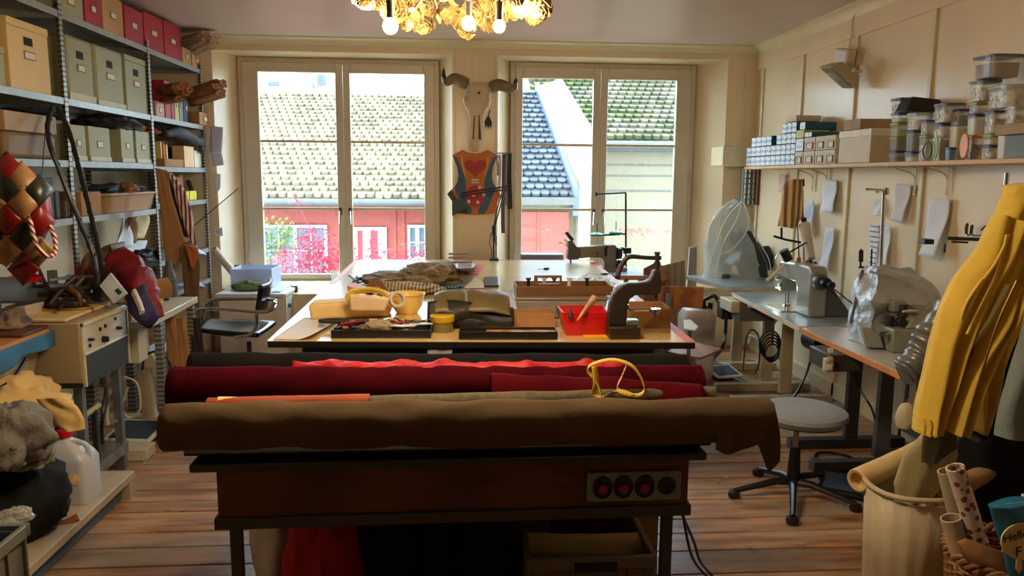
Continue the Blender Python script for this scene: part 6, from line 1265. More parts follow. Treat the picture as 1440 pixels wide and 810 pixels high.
# ---- foot pedals
def pedal(px, py, w_, d_, rz, m_frame, label, arm=True, z=.07, rx=R(12)):
    p = W(px, py, Z=z); t = thing('foot_pedal', (p.x,p.y,0), label, 'pedal', rz=rz); T = M.Translation((p.x,p.y,z)) @ M.Rotation(rz,4,'Z') @ M.Rotation(rx,4,'X')
    b = B(); b.box(-w_/2,w_/2,-d_/2,d_/2,-.02,0,T); b.obj('frame', m_frame, t, bev=.008, seg=3); B().box(-w_/2+.025,w_/2-.025,-d_/2+.025,d_/2-.025,0,.004,T).obj('rubber_mat', mat('pedal_rubber', (54,72,92), .6), t, bev=.002)
    if arm: b = B(); b.box(.02,.05,-d_/2-.25,-d_/2+.02,.02-z,.035-z,M.Translation((p.x,p.y,z)) @ M.Rotation(rz,4,'Z')); b.box(.07,.10,-d_/2-.25,-d_/2+.02,.02-z,.035-z,M.Translation((p.x,p.y,z)) @ M.Rotation(rz,4,'Z')); b.obj('slide_rail', m_steel, t)
    b = B(); b.box(-w_/2+.04,w_/2-.04,-d_/2+.05,d_/2-.05,-z,-.015,M.Translation((p.x,p.y,z)) @ M.Rotation(rz,4,'Z')); b.obj('pedal_base', m_dsteel, t)
    return t
pedal(1018,521,.24,.22,R(12),m_white,'white rimmed foot pedal with blue rubber under the middle table'); pedal(1190,680,.26,.24,R(-35),m_black,'dark foot pedal on the floor between stool and bin', False, .04, R(4))
b = B(); blob(b, W(1275,575,Y=3.25)+V((0,0,-.09)), .045, .045, .075, 2, .05); o = b.obj('lamp_globe', m_crm); tag(o, 'cream rounded lamp head hanging under the near end of the sewing tables', 'lamp'); B().cyl(W(1275,560,Y=3.25), (W(1275,560,Y=3.25).x,3.25,.748), .008, n=8).obj('stem', m_dsteel, o)
# ---- wooden school chair behind table corner
ch_ = thing('wooden_chair', (1.62,5.25,0), 'plywood school chair beside the right edge of the cutting table', 'chair')
cy = 5.2; CP = lambda px, py, Y=cy: W(px, py, Y=Y); m_plyc = mat('chair_plywood', (176,112,60), .4, kind='wave', scale=2, stretch=(1,1,5), c2=(140,84,44))
b = B(); b.grid(lambda s,t: lerp(lerp(CP(922,401),CP(987,402),s),lerp(CP(926,440),CP(984,433),s),t)+V((0,.09*(1-(2*s-1)**2)-.05,-.0+.012*math.sin(s*math.pi)*(2*t-1))), 16, 8); b.obj('backrest', m_plyc, ch_, solid=.012, bev=.003)
b = B(); b.box(CP(951,0).x, CP(959,0).x, cy-.02, cy+.0, CP(955,500).z, CP(955,412).z); b.obj('back_post', m_steel, ch_, bev=.003); b = B(); b.box(CP(955,0).x-.012, CP(955,0).x+.012, cy+.0, cy+.03, CP(955,424).z, CP(955,412).z); b.obj('bolt_plate', m_dsteel, ch_)
sa = [W(*s_, Z=.47) for s_ in ((938,497),(962,480),(1016,493),(985,506))]
b = B(); b.prism(sa, (0,0,.014)); b.obj('seat', m_plyc, ch_, bev=.005)
scx = sum(sa, V())/4; b = B(); b.cyl(V((scx.x,scx.y,.06)), V((scx.x,scx.y,.47)), .022, n=14); b.tube([V((CP(955,500).x,cy-.01,CP(955,500).z)), V((CP(955,505).x,cy,.44)), V((scx.x,scx.y,.45))], .012, 8); b.obj('column', m_chrome, ch_)
for k in range(4): a = k*1.57+.5; b = B(); b.tube([V((scx.x,scx.y,.09)), V((scx.x+math.cos(a)*.25, scx.y+math.sin(a)*.25, .025))], .015, 8); b.cyl(V((scx.x+math.cos(a)*.25, scx.y+math.sin(a)*.25, 0)), V((scx.x+math.cos(a)*.25, scx.y+math.sin(a)*.25, .03)), .02, n=10); b.obj('leg', m_chrome, ch_)
# white canister
jy = 6.0; a, c_ = W(960,530,Y=jy), W(1010,436,Y=jy); jc = thing('canister', ((a.x+c_.x)/2, jy+.1, 0), 'white boxy canister with black cap and hose under the corner table', 'canister')
b = B(); cx_, hw = (a.x+c_.x)/2, (c_.x-a.x)/2; b.loft([rrect(cx_,jy+.12,hw*.96,.12,.04,.001), rrect(cx_,jy+.12,hw,.12,.05,.05), rrect(cx_,jy+.12,hw,.12,.05,c_.z-.06), rrect(cx_,jy+.12,hw*.8,.1,.05,c_.z-.01), rrect(cx_,jy+.12,hw*.6,.08,.04,c_.z)]); b.obj('tank', mat('milk_white_plastic', (214,206,206), .4, var=.03), jc)
p = W(987,436,Y=jy+.1); b = B(); b.cyl(p, p+V((0,0,.04)), .045, n=20); b.cyl(p+V((0,0,.04)), p+V((0,0,.08)), .03, n=16); b.cyl(p+V((.07,0,-.02)), p+V((.07,0,.06)), .02, n=12); b.obj('cap', m_black, jc)
b = B(); b.tube([p+V((0,0,.07)), W(992,421,Y=jy+.1), W(1004,416,Y=jy+.05), W(1010,424,Y=jy)], .016, 10, smooth=5); b.obj('hose', m_black, jc)
b = B(); a = W(1002,432,Y=5.95); b.box(a.x,a.x+.09,5.72,5.85,a.z-.06,a.z+.08); tag(b.obj('power_brick', m_black, bev=.008), 'black power brick hanging at the corner table edge', 'power supply')
b = B(); b.tube([W(1021,440,Y=5.6), W(1020,470,Y=5.6), W(1015,490,Y=5.5), W(1003,505,Z=.01)], .013, 8, smooth=5); tag(b.obj('hose', m_black), 'thick black hose hanging down from the corner table', 'hose')
b = B(); b.prism([W(*s_, Z=.74) for s_ in ((961,452),(971,451),(982,461),(978,466),(962,464))], (0,0,.01)); o = b.obj('saddle', m_white, bev=.004); tag(o, 'white flat plastic tray behind the plywood chair', 'tray')
a = W(970,460,Z=.74); B().box(a.x-.01,a.x+.01,a.y-.01,a.y+.01,0,.74).obj('tray_post', m_steel, o)
# cardboard leaning by the window
for pts, Y, lab, m_ in (([(926,442),(930,374),(963,366),(968,442)],6.75,'tall grey brown cardboard sheet leaning under the right window',mat('grey_card', (150,124,100), .85, kind='stripe', scale=5, c2=(132,108,86))),([(905,442),(905,378),(924,368),(940,385),(930,420),(925,442)],6.6,'reddish brown cardboard piece in front of the grey sheet',mat('red_card_board', (130,78,52), .85)),([(915,395),(930,372),(940,390),(934,396)],6.55,'small pale cardboard flap sticking up by the window',m_board)):
    b = B(); pz = []
    for px, py in pts:
        q_ = W(px, py, Y=Y); pz.append(q_ if py < 440 else V((q_.x, Y-.08, 0 if 'flap' not in lab else q_.z)))
    b.prism(pz, (0,.006,0)); tag(b.obj('cardboard_sheet', m_), lab, 'cardboard')
# ---- small table and machine by the right window
wt = thing('side_table', (1.2,6.9,0), 'small table with pale blue top below the right window', 'table')
A_ = [W(*s_, Z=.8) for s_ in ((740,386),(911,387.5))]; xa, xb, ya = A_[0].x, A_[1].x, A_[1].y
B().box(xa+.45, xb, ya, 7.24, .77, .797).obj('edge_band', m_oedge, wt, bev=.003); B().box(xa+.45, xb, ya, 7.24, .797, .8).obj('tabletop', mat('pale_blue_top', (170,190,214), .2), wt)
for x, y in ((xa+.5,ya+.05),(xb-.05,ya+.05),(xa+.5,7.18),(xb-.05,7.18)): B().box(x-.02,x+.02,y-.02,y+.02,0,.77).obj('leg', m_steel, wt)
WY = 6.85; k3 = lambda u, v, Y=WY: W(740+u/8, 320+v/8, Y=Y)
m_m2 = mat('machine_khaki', (132,124,106), .4, .1, var=.06); cm2 = thing('sewing_machine', k3(800,500), 'khaki sewing machine on the small table before the right window', 'sewing machine')
dz = .801-k3(800,512).z
b = B(); b.prism([k3(u,v) for u, v in ((560,218),(845,205),(870,198),(1010,196),(1020,215),(1022,500),(880,500),(880,400),(868,360),(845,340),(700,338),(620,350),(560,335))], (0,.12,0)); b.obj('arm', m_m2, cm2, bev=.014, seg=3)
b = B(); b.prism([k3(u,v,WY-.01) for u, v in ((470,150),(520,150),(560,205),(610,240),(615,310),(590,360),(470,362),(475,240))], (0,.13,0)); b.cyl(k3(500,362), k3(500,420), .01, n=8); b.obj('head', m_mdk, cm2, bev=.01)
b = B(); b.hexa([k3(430,60), k3(465,42), k3(465,42,WY+.05), k3(430,60,WY+.05), k3(510,165), k3(540,130), k3(540,130,WY+.05), k3(510,165,WY+.05)]); b.obj('head_lamp', m_dsteel, cm2, bev=.004)
b = B(); b.tube([k3(365,175), k3(420,180), k3(470,235)], .006, 6, smooth=3); b.tube([k3(420,140), k3(460,150), k3(475,160)], .008, 6); b.obj('thread_lever', m_chrome, cm2)
b = B(); b.cyl(k3(1022,290), k3(1070,290), .055, .05, 24); b.cyl(k3(1095,260), k3(1175,260), .03, n=16); b.cyl(k3(1060,240), k3(1100,240), .015, n=10); b.cyl(k3(1025,420), k3(1060,420), .045, n=20); b.obj('hand_wheel', m_black, cm2)
b = B(); b.box(k3(790,0).x, k3(1145,0).x, WY-.03, WY+.18, .8005, k3(0,455).z-.01 if False else .835); b.box(k3(1070,0).x, k3(1145,0).x, WY, WY+.12, .8005, k3(0,445).z); b.obj('bed', m_m2, cm2, bev=.006)
b = B(); b.cyl(k3(905,222,WY-.012), k3(905,222,WY), .016, n=12); b.box(k3(885,0).x,k3(915,0).x,WY-.014,WY,k3(0,320).z,k3(0,225).z); b.cyl(k3(800,290,WY-.014), k3(800,290,WY), .014, n=10); b.obj('stitch_dial', m_black, cm2)
ts2 = thing('thread_stand', k3(1125,430), 'black thread stand with two green cone rests before the right window', 'thread stand')
TY = 7.0; b = B(); p0 = W(880,384,Y=TY); p0.z = .8005; b.cyl(p0, W(880,271,Y=TY), .009, n=10); b.cyl(W(880,271,Y=TY), W(839,273,Y=TY), .008, n=8); b.cyl(W(881,329,Y=TY), W(838,331,Y=TY), .009, n=8); b.cyl(W(839,270,Y=TY), W(839,276,Y=TY), .012, n=8); b.obj('frame', m_black, ts2)
for px, h in ((839,331),(866,328)):
    c0 = W(px, h, Y=TY); b = B(); b.lathe([(0,-.004),(.062,-.004),(.062,.012),(.035,.022),(.012,.03),(0,.03)], c0, 24); b.obj('cone_rest', mat('green_plastic', (20,164,110), .4), ts2); b = B(); b.cyl(c0, c0+V((0,0,.11)), .004, n=6); b.obj('pin', m_dsteel, ts2)
# ledge thing behind the table (grey box by the window)
a, c_ = W(733,366,Y=7.3), W(793,358,Y=7.3); tag(B().box(a.x, c_.x, 7.3, 7.45, a.z-.12, c_.z).obj('planter', mat('grey_blue_box', (134,146,158), .5), bev=.006), 'grey blue planter box on the right window sill', 'box')
# debris on the floor
for k, (px, py) in enumerate(((1035,640),(1020,672),(1124,767),(1040,600),(1010,678),(1062,775),(1215,760),(205,652),(1238,748))):
    p = W(px, py, Z=0); b = B()
    for j in range(3): a = rnd.uniform(0,6); d = V((math.cos(a), math.sin(a), 0))*rnd.uniform(.015,.035); b.tube([p+V((0,0,.004)), p+d*.5+V((rnd.uniform(-.01,.01),0,.008)), p+d+V((0,0,.004))], .0025, 5, flat=1)
    tag(b.obj('fabric_scrap', mat('pale_scrap', (206,196,186), .8)), 'tiny pale scrap on the floorboards '+('left of the stool, far one','left of the stool, near the bench','in the open floor before the stool','below the brown roll end','left of the stool base','nearest the camera','beside the bin at the left','left of the bench near the pedal','against the bin')[k], 'scrap', 'scraps on the floor')
# ============================================================ left shelving
m_post = mat('perforated_steel', (168,166,156), .4, .55, kind='stripe', scale=11, dirn='Z', c2=(74,72,68), thresh=(.1,.3)); m_shs = mat('shelf_steel', (156,160,160), .35, .4, var=.12, scale=18)
XF, XB = -2.25, -2.76
su = thing('shelving_unit', (-2.5, 5.3, 0), 'tall galvanised steel shelving along the left wall', 'shelving')
for y in (3.46, 4.75, 6.03, 7.22):
    for x, sx in ((XF, -1), (XB, 1)):
        b = B(); b.box(min(x, x+sx*.004), max(x, x+sx*.004), y-.02, y+.02, 0, 2.62); b.box(min(x, x+sx*.036), max(x, x+sx*.036), y+.016, y+.02, 0, 2.62); b.obj('post', m_post, su)
for y0, y1, zs_ in ((3.48,4.73,(2.565,2.078,1.72,1.385)), (4.77,6.01,(2.565,2.078,1.72,1.385)), (6.05,7.20,(2.565,2.078,1.70,1.42,.98,.70))):
    for z in zs_:
        b = B(); b.box(XB, XF-.005, y0, y1, z-.003, z); b.box(XF-.008, XF-.004, y0, y1, z-.038, z); b.box(XB, XB+.004, y0, y1, z-.038, z); b.box(XB,XF-.008,y0,y0+.004,z-.038,z); b.box(XB,XF-.008,y1-.004,y1,z-.038,z); b.obj('shelf', m_shs, su)
m_gbox = mat('sage_card', (160,158,122), .6, var=.04); m_cbox = mat('apricot_card', (220,186,128), .6, var=.04); m_rbox = mat('crimson_card', (168,28,48), .55, var=.06); m_tbox = mat('tan_box_card', (186,142,84), .6); m_hole = mat('dark_slot', (30,26,24), .8)
LX = -2.27
def lbox(px0, px1, z0, z1, m, name, label, cat='box', group=None, depth=.36, slot=False, lab=True, lid=None, X=LX, lidtop=.04, base=None, rnd_=0):
    ya, yb = sorted((W(px0,200,X=X).y, W(px1,200,X=X).y)); ya += .003; yb -= .003; ym = (ya+yb)/2
    t = thing(name, (X-depth/2, ym, z0), label, cat, group); B().box(X-depth, X, ya, yb, z0+.001, z1-(lidtop if lid else 0)).obj('body', m, t, bev=.004+rnd_)
    if lid: B().box(X-depth-.003, X+.004, ya-.003, yb+.003, z1-lidtop, z1).obj('lid', lid, t, bev=.004)
    if base: B().box(X-.0, X+.006, ya, yb, z0+.001, z0+base).obj('base_strip', m_lab2 if False else mat('pale_sage', (196,190,160), .6), t, bev=.002)
    h = z1-z0
    if slot: B().box(X+.0005, X+.003, ym-.05, ym+.035, z0+h*.66, z0+h*.78).obj('hand_slot', m_hole, t, bev=.002)
    if lab:
        a = (yb-ya)*.14; zz_ = z0+h*(.52 if slot else .5); f = B().box(X+.0005, X+.0035, ym-a, ym+a, zz_-.022, zz_+.022).obj('label_holder', mat('holder_brown', (116,96,62), .5), t); B().box(X+.003, X+.0045, ym-a+.006, ym+a-.006, zz_-.016, zz_+.016).obj('label_card', m_lab2, f)
    return t
zL = lambda px, py, X=LX: W(px, py, X=X).z
# level 2
G2 = 'storage boxes on the second shelf'
lbox(-30, 16, 2.079, zL(8,66), m_gbox, 'storage_box', 'sage green box at the left edge of the second shelf', group=G2, lid=m_gbox)
lbox(22, 78, 2.079, zL(50,36), m_cbox, 'storage_box', 'apricot cream box with dark hand slot on the second shelf', group=G2, slot=True, lid=m_cbox, depth=.4)
lbox(102, 139, 2.079, zL(120,56), m_gbox, 'storage_box', 'tall sage box nearest the left post on the second shelf', group=G2, slot=True, base=.045, rnd_=.02)
lbox(141, 180, 2.079, zL(160,70), m_gbox, 'storage_box', 'tall sage box in the middle of three on the second shelf', group=G2, slot=True, base=.035, rnd_=.02)
lbox(182, 211, 2.079, zL(196,83), m_gbox, 'storage_box', 'tall sage box next to the middle post on the second shelf', group=G2, slot=True, lid=m_gbox)
# top
G1 = 'boxes on the top shelf'
for a in ((96,130,-12,mat('sage_card', (160,158,122), .6),'sage green flat box on top of the shelving, left of the red ones'),(132,155,-4,m_rbox,'red box on the top shelf, leftmost of the red boxes'),(156,184,2,m_tbox,'tan box on the top shelf between red boxes'),(186,211,18,m_rbox,'red box on the top shelf, right beside the tan box'),(212,238,27,m_rbox,'red box on the top shelf, middle of the last three'),(239,262,38,m_rbox,'red box on the top shelf, nearest the window')):
    lbox(a[0], a[1], 2.566, min(2.85, zL((a[0]+a[1])/2, a[2])), a[3], 'storage_box', a[4], group=G1)
for px0, px1, l in ((263,275,'left'),(276,289,'right')): lbox(px0, px1, 2.566, 2.70, m_tbox, 'small_box', 'small brown box at the window end of the top shelf, %s one' % l, depth=.3)
lbox(5, 60, 2.566, 2.80, m_hole, 'storage_box', 'dark box at the far left of the top shelf', lab=False)
# level 3 (1.72)
lbox(8, 80, 1.721, zL(45,160), mat('olive_brown_card', (130,110,74), .6), 'long_box', 'large olive brown box on the third shelf at the left', lab=False, rnd_=.02, lid=mat('pinkish_card', (176,146,112), .6), lidtop=.1)
for k, (a, c_) in enumerate(((100,121),(125,155),(170,188),(191,211))):
    lbox(a, c_, 1.721, zL((a+c_)/2, 176+3*k), m_gbox, 'document_box', 'sage green document box on the third shelf, %s' % ('leftmost','second from left','third from left','rightmost')[k], group='sage document boxes on the third shelf', base=.03, lab=True, depth=.34)
def lump(name, px, py, sx, sy, sz, X, m, label, cat='cloth', seed=1, z=None, amp=.35):
    p = W(px, py, X=X); 
    if z is not None: p.z = z
    return tag(blob_(p, sx, sy, sz, seed, amp).obj(name, m), label, cat)
def blob_(p, sx, sy, sz, seed, amp): b = B(); blob(b, p, sx, sy, sz, seed, amp, 2.2, 30, 16); return b
m_pilec = mat('brown_kraft_bundle', (150,98,58), .8, var=.3, scale=10, bump=.5, bscale=14)
ztop3 = zL(140,178)
lump('black_bag', 150, 172, .2, .32, .06, -2.42, mat('dark_stuff', (34,32,32), .7, bump=.4), 'black bag lying on top of the sage document boxes', 'bag', 3, z=zL(155,182)+.01)
lump('red_cloth', 202, 185, .1, .12, .03, -2.38, mat('dark_red_cloth', (170,24,26), .85, bump=.4, bscale=10), 'small red cloth on the rightmost document box', 'cloth', 4, z=zL(200,187)+.01)
lump('yellow_bundle', 186, 178, .08, .12, .04, -2.36, mat('ochre_bundle', (150,118,48), .8, var=.4), 'ochre bundle on the document boxes beside the red cloth', 'cloth', 5, z=zL(188,184)+.012)
lump('dark_bundle', 40, 158, .15, .3, .03, -2.45, mat('dark_stuff', (34,32,32), .7, bump=.4), 'dark cloth on the olive brown box', 'cloth', 6, z=zL(45,160)+.002)
# bay 3, level 2: binders and kraft bundles
m_bind = [m_rbox, m_rbox, mat('lime_binder', (190,180,90), .5), mat('grey_binder', (120,124,124), .5), mat('black_binder', (40,40,44), .5), mat('pink_cardbox', (196,150,120), .6)]
for px0, px1, mi, zt_, l in ((222,234,5,2.21,'small pinkish box low beside the middle post'),(235,243,0,2.39,'red binder standing left of the other red one'),(243.5,248,1,2.38,'red binder with a white spine label'),(248.5,254,2,2.36,'lime binder on the second shelf'),(254.5,260,3,2.36,'grey binder on the second shelf'),(260.5,268,4,2.34,'black binder on the second shelf')):
    lbox(px0, px1, 2.079, zt_, m_bind[mi], 'binder' if mi != 5 else 'small_box', l, 'binder' if mi != 5 else 'box', depth=.3, X=-2.32)
lbox(282, 298, 2.079, 2.19, m_board, 'small_box', 'cardboard box at the window end of the second shelf', depth=.3, X=-2.24)
def bundle(name, p0, p1, r, n, m, label, seed=1):
    t = thing(name, p0, label, 'bundle'); rr = random.Random(seed); d = (V(p1)-V(p0)).normalized(); u, w_ = frame(d)
    for k in range(n+3):
        o_ = u*rr.uniform(-r,r)*.7+w_*rr.uniform(-r,r)*.7; q = roll_mesh(V(p0)+o_, V(p1)+o_+d*rr.uniform(-.05,.04), r*.42, seed+k, wr=.3, nseg=14, n=20, core=.2, flat=.7); q.obj('paper_roll', m, t)
    return t
bundle('kraft_bundle', W(222,130,X=-2.42), W(254,125,X=-2.12), .085, 6, m_pilec, 'bundle of brown paper rolls sticking out beside the middle post', 2)
bundle('kraft_bundle', W(262,140,X=-2.40), W(309,126,X=-2.03), .085, 9, m_pilec, 'large bundle of brown paper rolls at the window end of the second shelf', 5)
bundle('paper_bundle', W(256,70,X=-2.4), W(297,52,X=-2.08), .09, 7, mat('grey_pink_paper', (170,142,124), .8, var=.25), 'bundle of greyish paper rolls on top of the small brown boxes', 8)
lump('brown_bag', 272, 50, .1, .16, .04, -2.35, m_brownp, 'brown paper bag on the paper roll bundle at the top', 'bag', 9, z=2.79)
b = B(); b.tube(arc(W(225,28,X=-2.35), .1, 0, math.pi, 14, V((0,1,0)), V((0,0,1))), .004, 6); tag(b.obj('wire_hoop', m_tbox), 'thin hoop handle arching above the red boxes', 'handle')
# bay 3 level 3 (1.70)
lbox(228, 258, 1.701, 1.93, mat('brown_case', (110,62,36), .5), 'brown_case', 'dark brown case at the back of the third shelf by the window', lab=False, X=-2.45, depth=.25)
lbox(230, 259, 1.701, 1.765, m_board, 'low_box', 'low open brown box holding cards on the third shelf', lab=False, X=-2.29, depth=.2)
for k in range(3):
    y = W(231+k*4, 200, X=-2.3).y; tag(B().box(-2.4,-2.33,y,y+.02,1.767,1.90-.01*k,).obj('card_pack', mat('card_pack_%d' % k, ((214,190,110),(200,120,60),(220,206,170))[k], .7)), ('yellowish','orange','cream')[k]+' card pack standing in the low brown box', 'cards')
lbox(258, 272, 1.701, 1.88, mat('pale_orange_box', (222,182,140), .6), 'small_box', 'pale orange small box beside the low brown box', lab=False, X=-2.28, depth=.1)
lbox(272.5, 282, 1.701, 1.85, mat('pale_cream_box', (226,214,196), .6), 'small_box', 'cream small box at the window end of the third shelf', lab=False, X=-2.28, depth=.12)
b = B(); b.tube([W(228,188,X=-2.35), W(250,186,X=-2.3), W(268,194,X=-2.28), W(285,204,X=-2.26), W(282,212,X=-2.25)], [.03,.05,.045,.04,.02], 12, smooth=5); b.jit(.02, 12); tag(b.obj('black_garment', mat('dark_stuff', (34,32,32), .7, bump=.4)), 'black garment lying along the things on the window end shelf', 'clothing')
lump('clear_bag', 268, 186, .06, .1, .03, -2.3, m_clear, 'clear plastic bag on the black garment', 'bag', 12, z=1.93)
# level 4 (1.385)
t = lbox(36, 70, 1.386, zL(50,250), mat('black_file', (30,26,26), .5), 'magazine_file', 'black magazine file with a pale cream side on the fourth shelf', lab=False, X=-2.3)
lbox(12, 34, 1.386, zL(30,252), m_cbox, 'magazine_file', 'cream magazine file left of the black one', lab=False, X=-2.3)
lbox(72, 78, 1.386, zL(74,268), mat('grey_blue_book', (90,104,110), .5), 'book', 'grey blue book right of the black magazine file', 'book', lab=False, X=-2.3, depth=.25)
lbox(80, 88, 1.386, zL(84,284), mat('brown_book', (80,60,44), .5), 'book', 'low brown book next to the left post', 'book', lab=False, X=-2.3, depth=.25)
lbox(108, 137, 1.386, zL(122,270), m_board, 'cardboard_box', 'cardboard box right of the left post on the fourth shelf', lab=False, X=-2.26, depth=.34)
# brown tub
ya, yb = W(141,290,X=-2.3).y, W(216,290,X=-2.3).y; tb_ = thing('plastic_tub', (-2.45,(ya+yb)/2,1.386), 'shallow beige brown plastic tub on the fourth shelf', 'tub'); ym = (ya+yb)/2; hy_ = (yb-ya)/2
zt_ = zL(180,270)
b = B(); b.loft([rrect(-2.45,ym,.17,hy_*.86,.06,1.387), rrect(-2.45,ym,.195,hy_*.97,.07,zt_-.015), rrect(-2.45,ym,.185,hy_*.94,.07,zt_-.015), rrect(-2.45,ym,.165,hy_*.84,.06,1.395)], cap=False); b.face(rrect(-2.45,ym,.165,hy_*.84,.06,1.393)); b.obj('body', mat('beige_brown_tub', (176,140,98), .4), tb_); b = B(); b.tube(rrect(-2.45,ym,.2,hy_,.07,zt_-.012)+[rrect(-2.45,ym,.2,hy_,.07,zt_-.012)[0]], .01, 8); b.obj('rim', mat('beige_brown_tub', (176,140,98), .4), tb_)
lump('black_case', 160, 262, .12, .4, .05, -2.42, mat('dark_stuff', (34,32,32), .7, bump=.4), 'black case lying on the tub on the fourth shelf', 'case', 14, z=zt_-.02)
lump('brown_bundle', 177, 268, .08, .09, .07, -2.34, m_pilec, 'small brown bundle sticking up out of the tub', 'bundle', 15, z=zt_-.04)
for k, (px0, px1) in enumerate(((252,262),(263,273))):
    t = lbox(px0, px1, 1.421, 1.50, mat('yellow_bin', (222,206,40), .4), 'small_bin', ('left','right')[k]+' yellow small bin on the lower window end shelf', 'bin', lab=False, X=-2.28, depth=.14)
b = B(); b.cyl(W(264,254,X=-2.4), W(272,272,X=-2.35), .02, n=8); b.cyl(W(272,272,X=-2.35), V((-2.34, W(274,272,X=-2.35).y, 1.421)), .018, n=8); tag(b.obj('dark_bar', m_dsteel), 'dark leaning bar behind the yellow bins', 'bar')
b = B(); b.grid(lambda s,t: V((-2.40, 6.45+.6*s, 1.425+.2*t+.02*math.sin(s*8))), 6, 4); tag(b.obj('paper_sheet', m_brownp, solid=.002), 'brown paper sheet standing behind the yellow bins', 'paper')
# ---- hanging patterns by the middle post
m_kraft = mat('kraft_pattern', (168,118,68), .75, var=.1, bump=.1)
hang('kraft_pattern', [(218,236),(222,262),(226,300),(230,345),(234,372)], [(236,240),(240,270),(252,310),(262,345),(262,368)], 5.75, m_kraft, 'tall brown kraft pattern hanging at the middle post', 'pattern', .012, 2, .3)
hang('kraft_pattern', [(258,340),(256,380),(260,420),(268,470),(272,500)], [(276,345),(282,372),(280,410),(284,460),(286,500)], 5.62, mat('dark_kraft', (110,78,50), .8), 'dark brown pattern piece hanging low beside the workbench', 'pattern', .02, 2, .3)
hang('striped_pattern', [(236,242),(244,268),(252,298),(262,325),(270,345)], [(244,246),(262,270),(270,300),(274,330),(277,348)], 5.7, mat('striped_fabric', (222,210,200), .8, kind='stripe', scale=12, c2=(116,30,32), thresh=(.5,.56)), 'red and white striped fabric hanging right of the kraft pattern', 'fabric', .02, 3, .3)
hang('dark_leather', [(232,244),(240,272),(248,300),(254,330)], [(240,246),(252,275),(262,305),(268,335)], 5.82, mat('dark_leather', (44,34,30), .6), 'dark leather piece hanging between kraft and striped pieces', 'leather', .02, 3, .3)
hang('orange_leather', [(258,343),(262,352),(268,372)], [(278,348),(280,356),(272,378)], 5.55, mat('orange_piece', (180,96,40), .7), 'orange brown leather scrap hanging at the pattern edge', 'leather', .015, 2, .3)
b = B(); b.tube([W(262,326,X=-2.26), W(272,318,Y=6.2), W(335,265,Y=6.4)], .004, 6); tag(b.obj('thin_rod', m_black), 'thin black rod sticking out right of the shelving', 'rod')
def wallsheet(pts, Y, label, m): A = [W(*p, Y=Y) for p in pts]; b = B(); b.grid(lambda s,t: lerp(lerp(A[0],A[1],s),lerp(A[3],A[2],s),t)-V((0,.01+.02*t*t*s,0)), 6, 8); return tag(b.obj('paper_sheet', m, solid=.001), label, 'paper')
m_blp = mat('pale_blue_paper', (196,204,236), .8)
wallsheet([(297,177),(314,179),(313,214),(296,214)], 7.27, 'pale blue printed sheet on the wall right of the shelving', m_blp)
wallsheet([(298,214),(312,214),(316,232),(300,234)], 7.27, 'pale blue curled sheet right below the printed one', m_blp)
wallsheet([(301,243),(311,245),(311,265),(304,273)], 7.27, 'lowest small white sheet on the wall right of the shelving', m_paper)
p = W(307,326,Y=7.29); ou = thing('wall_outlet', (p.x,7.29,p.z-.04), 'white double outlet on the wall right of the shelving', 'outlet'); B().box(p.x-.04,p.x+.04,7.285,7.3,p.z-.04,p.z+.04).obj('plate', m_white, ou, bev=.004); B().cyl((p.x,7.283,p.z),(p.x,7.286,p.z),.02,n=20).obj('socket', m_beigep, ou)
for k, px in enumerate((331,335)): p = W(px,374,Y=7.38); tag(B().cyl(p, p+V((.02,-.03,0)), .012, n=12).obj('coat_hook', m_black), ('left','right')[k]+' black hook on the left window reveal', 'hook')
# small shelves' papers in bay 3
for k, (px, py, z) in enumerate(((288,348,.985),(287,390,.705))):
    p = W(px, py, X=-2.2); b = B(); b.grid(lambda s,t: V((-2.2-.2*s, p.y-.25+.3*t, z+.002-.05*max(0,(1-s*3))*t)), 6, 6); tag(b.obj('paper_sheet', m_blp, solid=.001), ('pale blue paper hanging over the edge of the upper low shelf','pale blue paper on the lowest shelf by the window')[k], 'paper')
p = W(277,342,X=-2.25); tag(B().box(-2.34,-2.26,p.y-.06,p.y+.08,.988,1.06).obj('label_printer', m_dsteel, bev=.006), 'small dark device with a pale screen on the low window end shelf', 'device')
# ============================================================ left workbench and ironing station
WBZ = .82; m_wbt = mat('pale_laminate', (206,192,168), .35, var=.05)
wb_ = thing('workbench', (-2.2,5.0,0), 'pale topped workbench along the left shelving', 'table')
A_, C_ = W(230,443,Z=WBZ), W(278,417,Z=WBZ); B().hexa([(A_.x,4.39,WBZ-.04),(C_.x,C_.y,WBZ-.04),(XF-.02,C_.y,WBZ-.04),(XF-.02,4.39,WBZ-.04),(A_.x,4.39,WBZ),(C_.x,C_.y,WBZ),(XF-.02,C_.y,WBZ),(XF-.02,4.39,WBZ)]).obj('worktop', m_wbt, wb_, bev=.004)
for y in (4.68, 5.25): B().box(-1.80,-1.76,y-.025,y+.025,0,WBZ-.04).obj('leg', m_post, wb_); B().box(-2.22,-2.17,y-.025,y+.025,0,WBZ-.04).obj('leg', m_post, wb_)
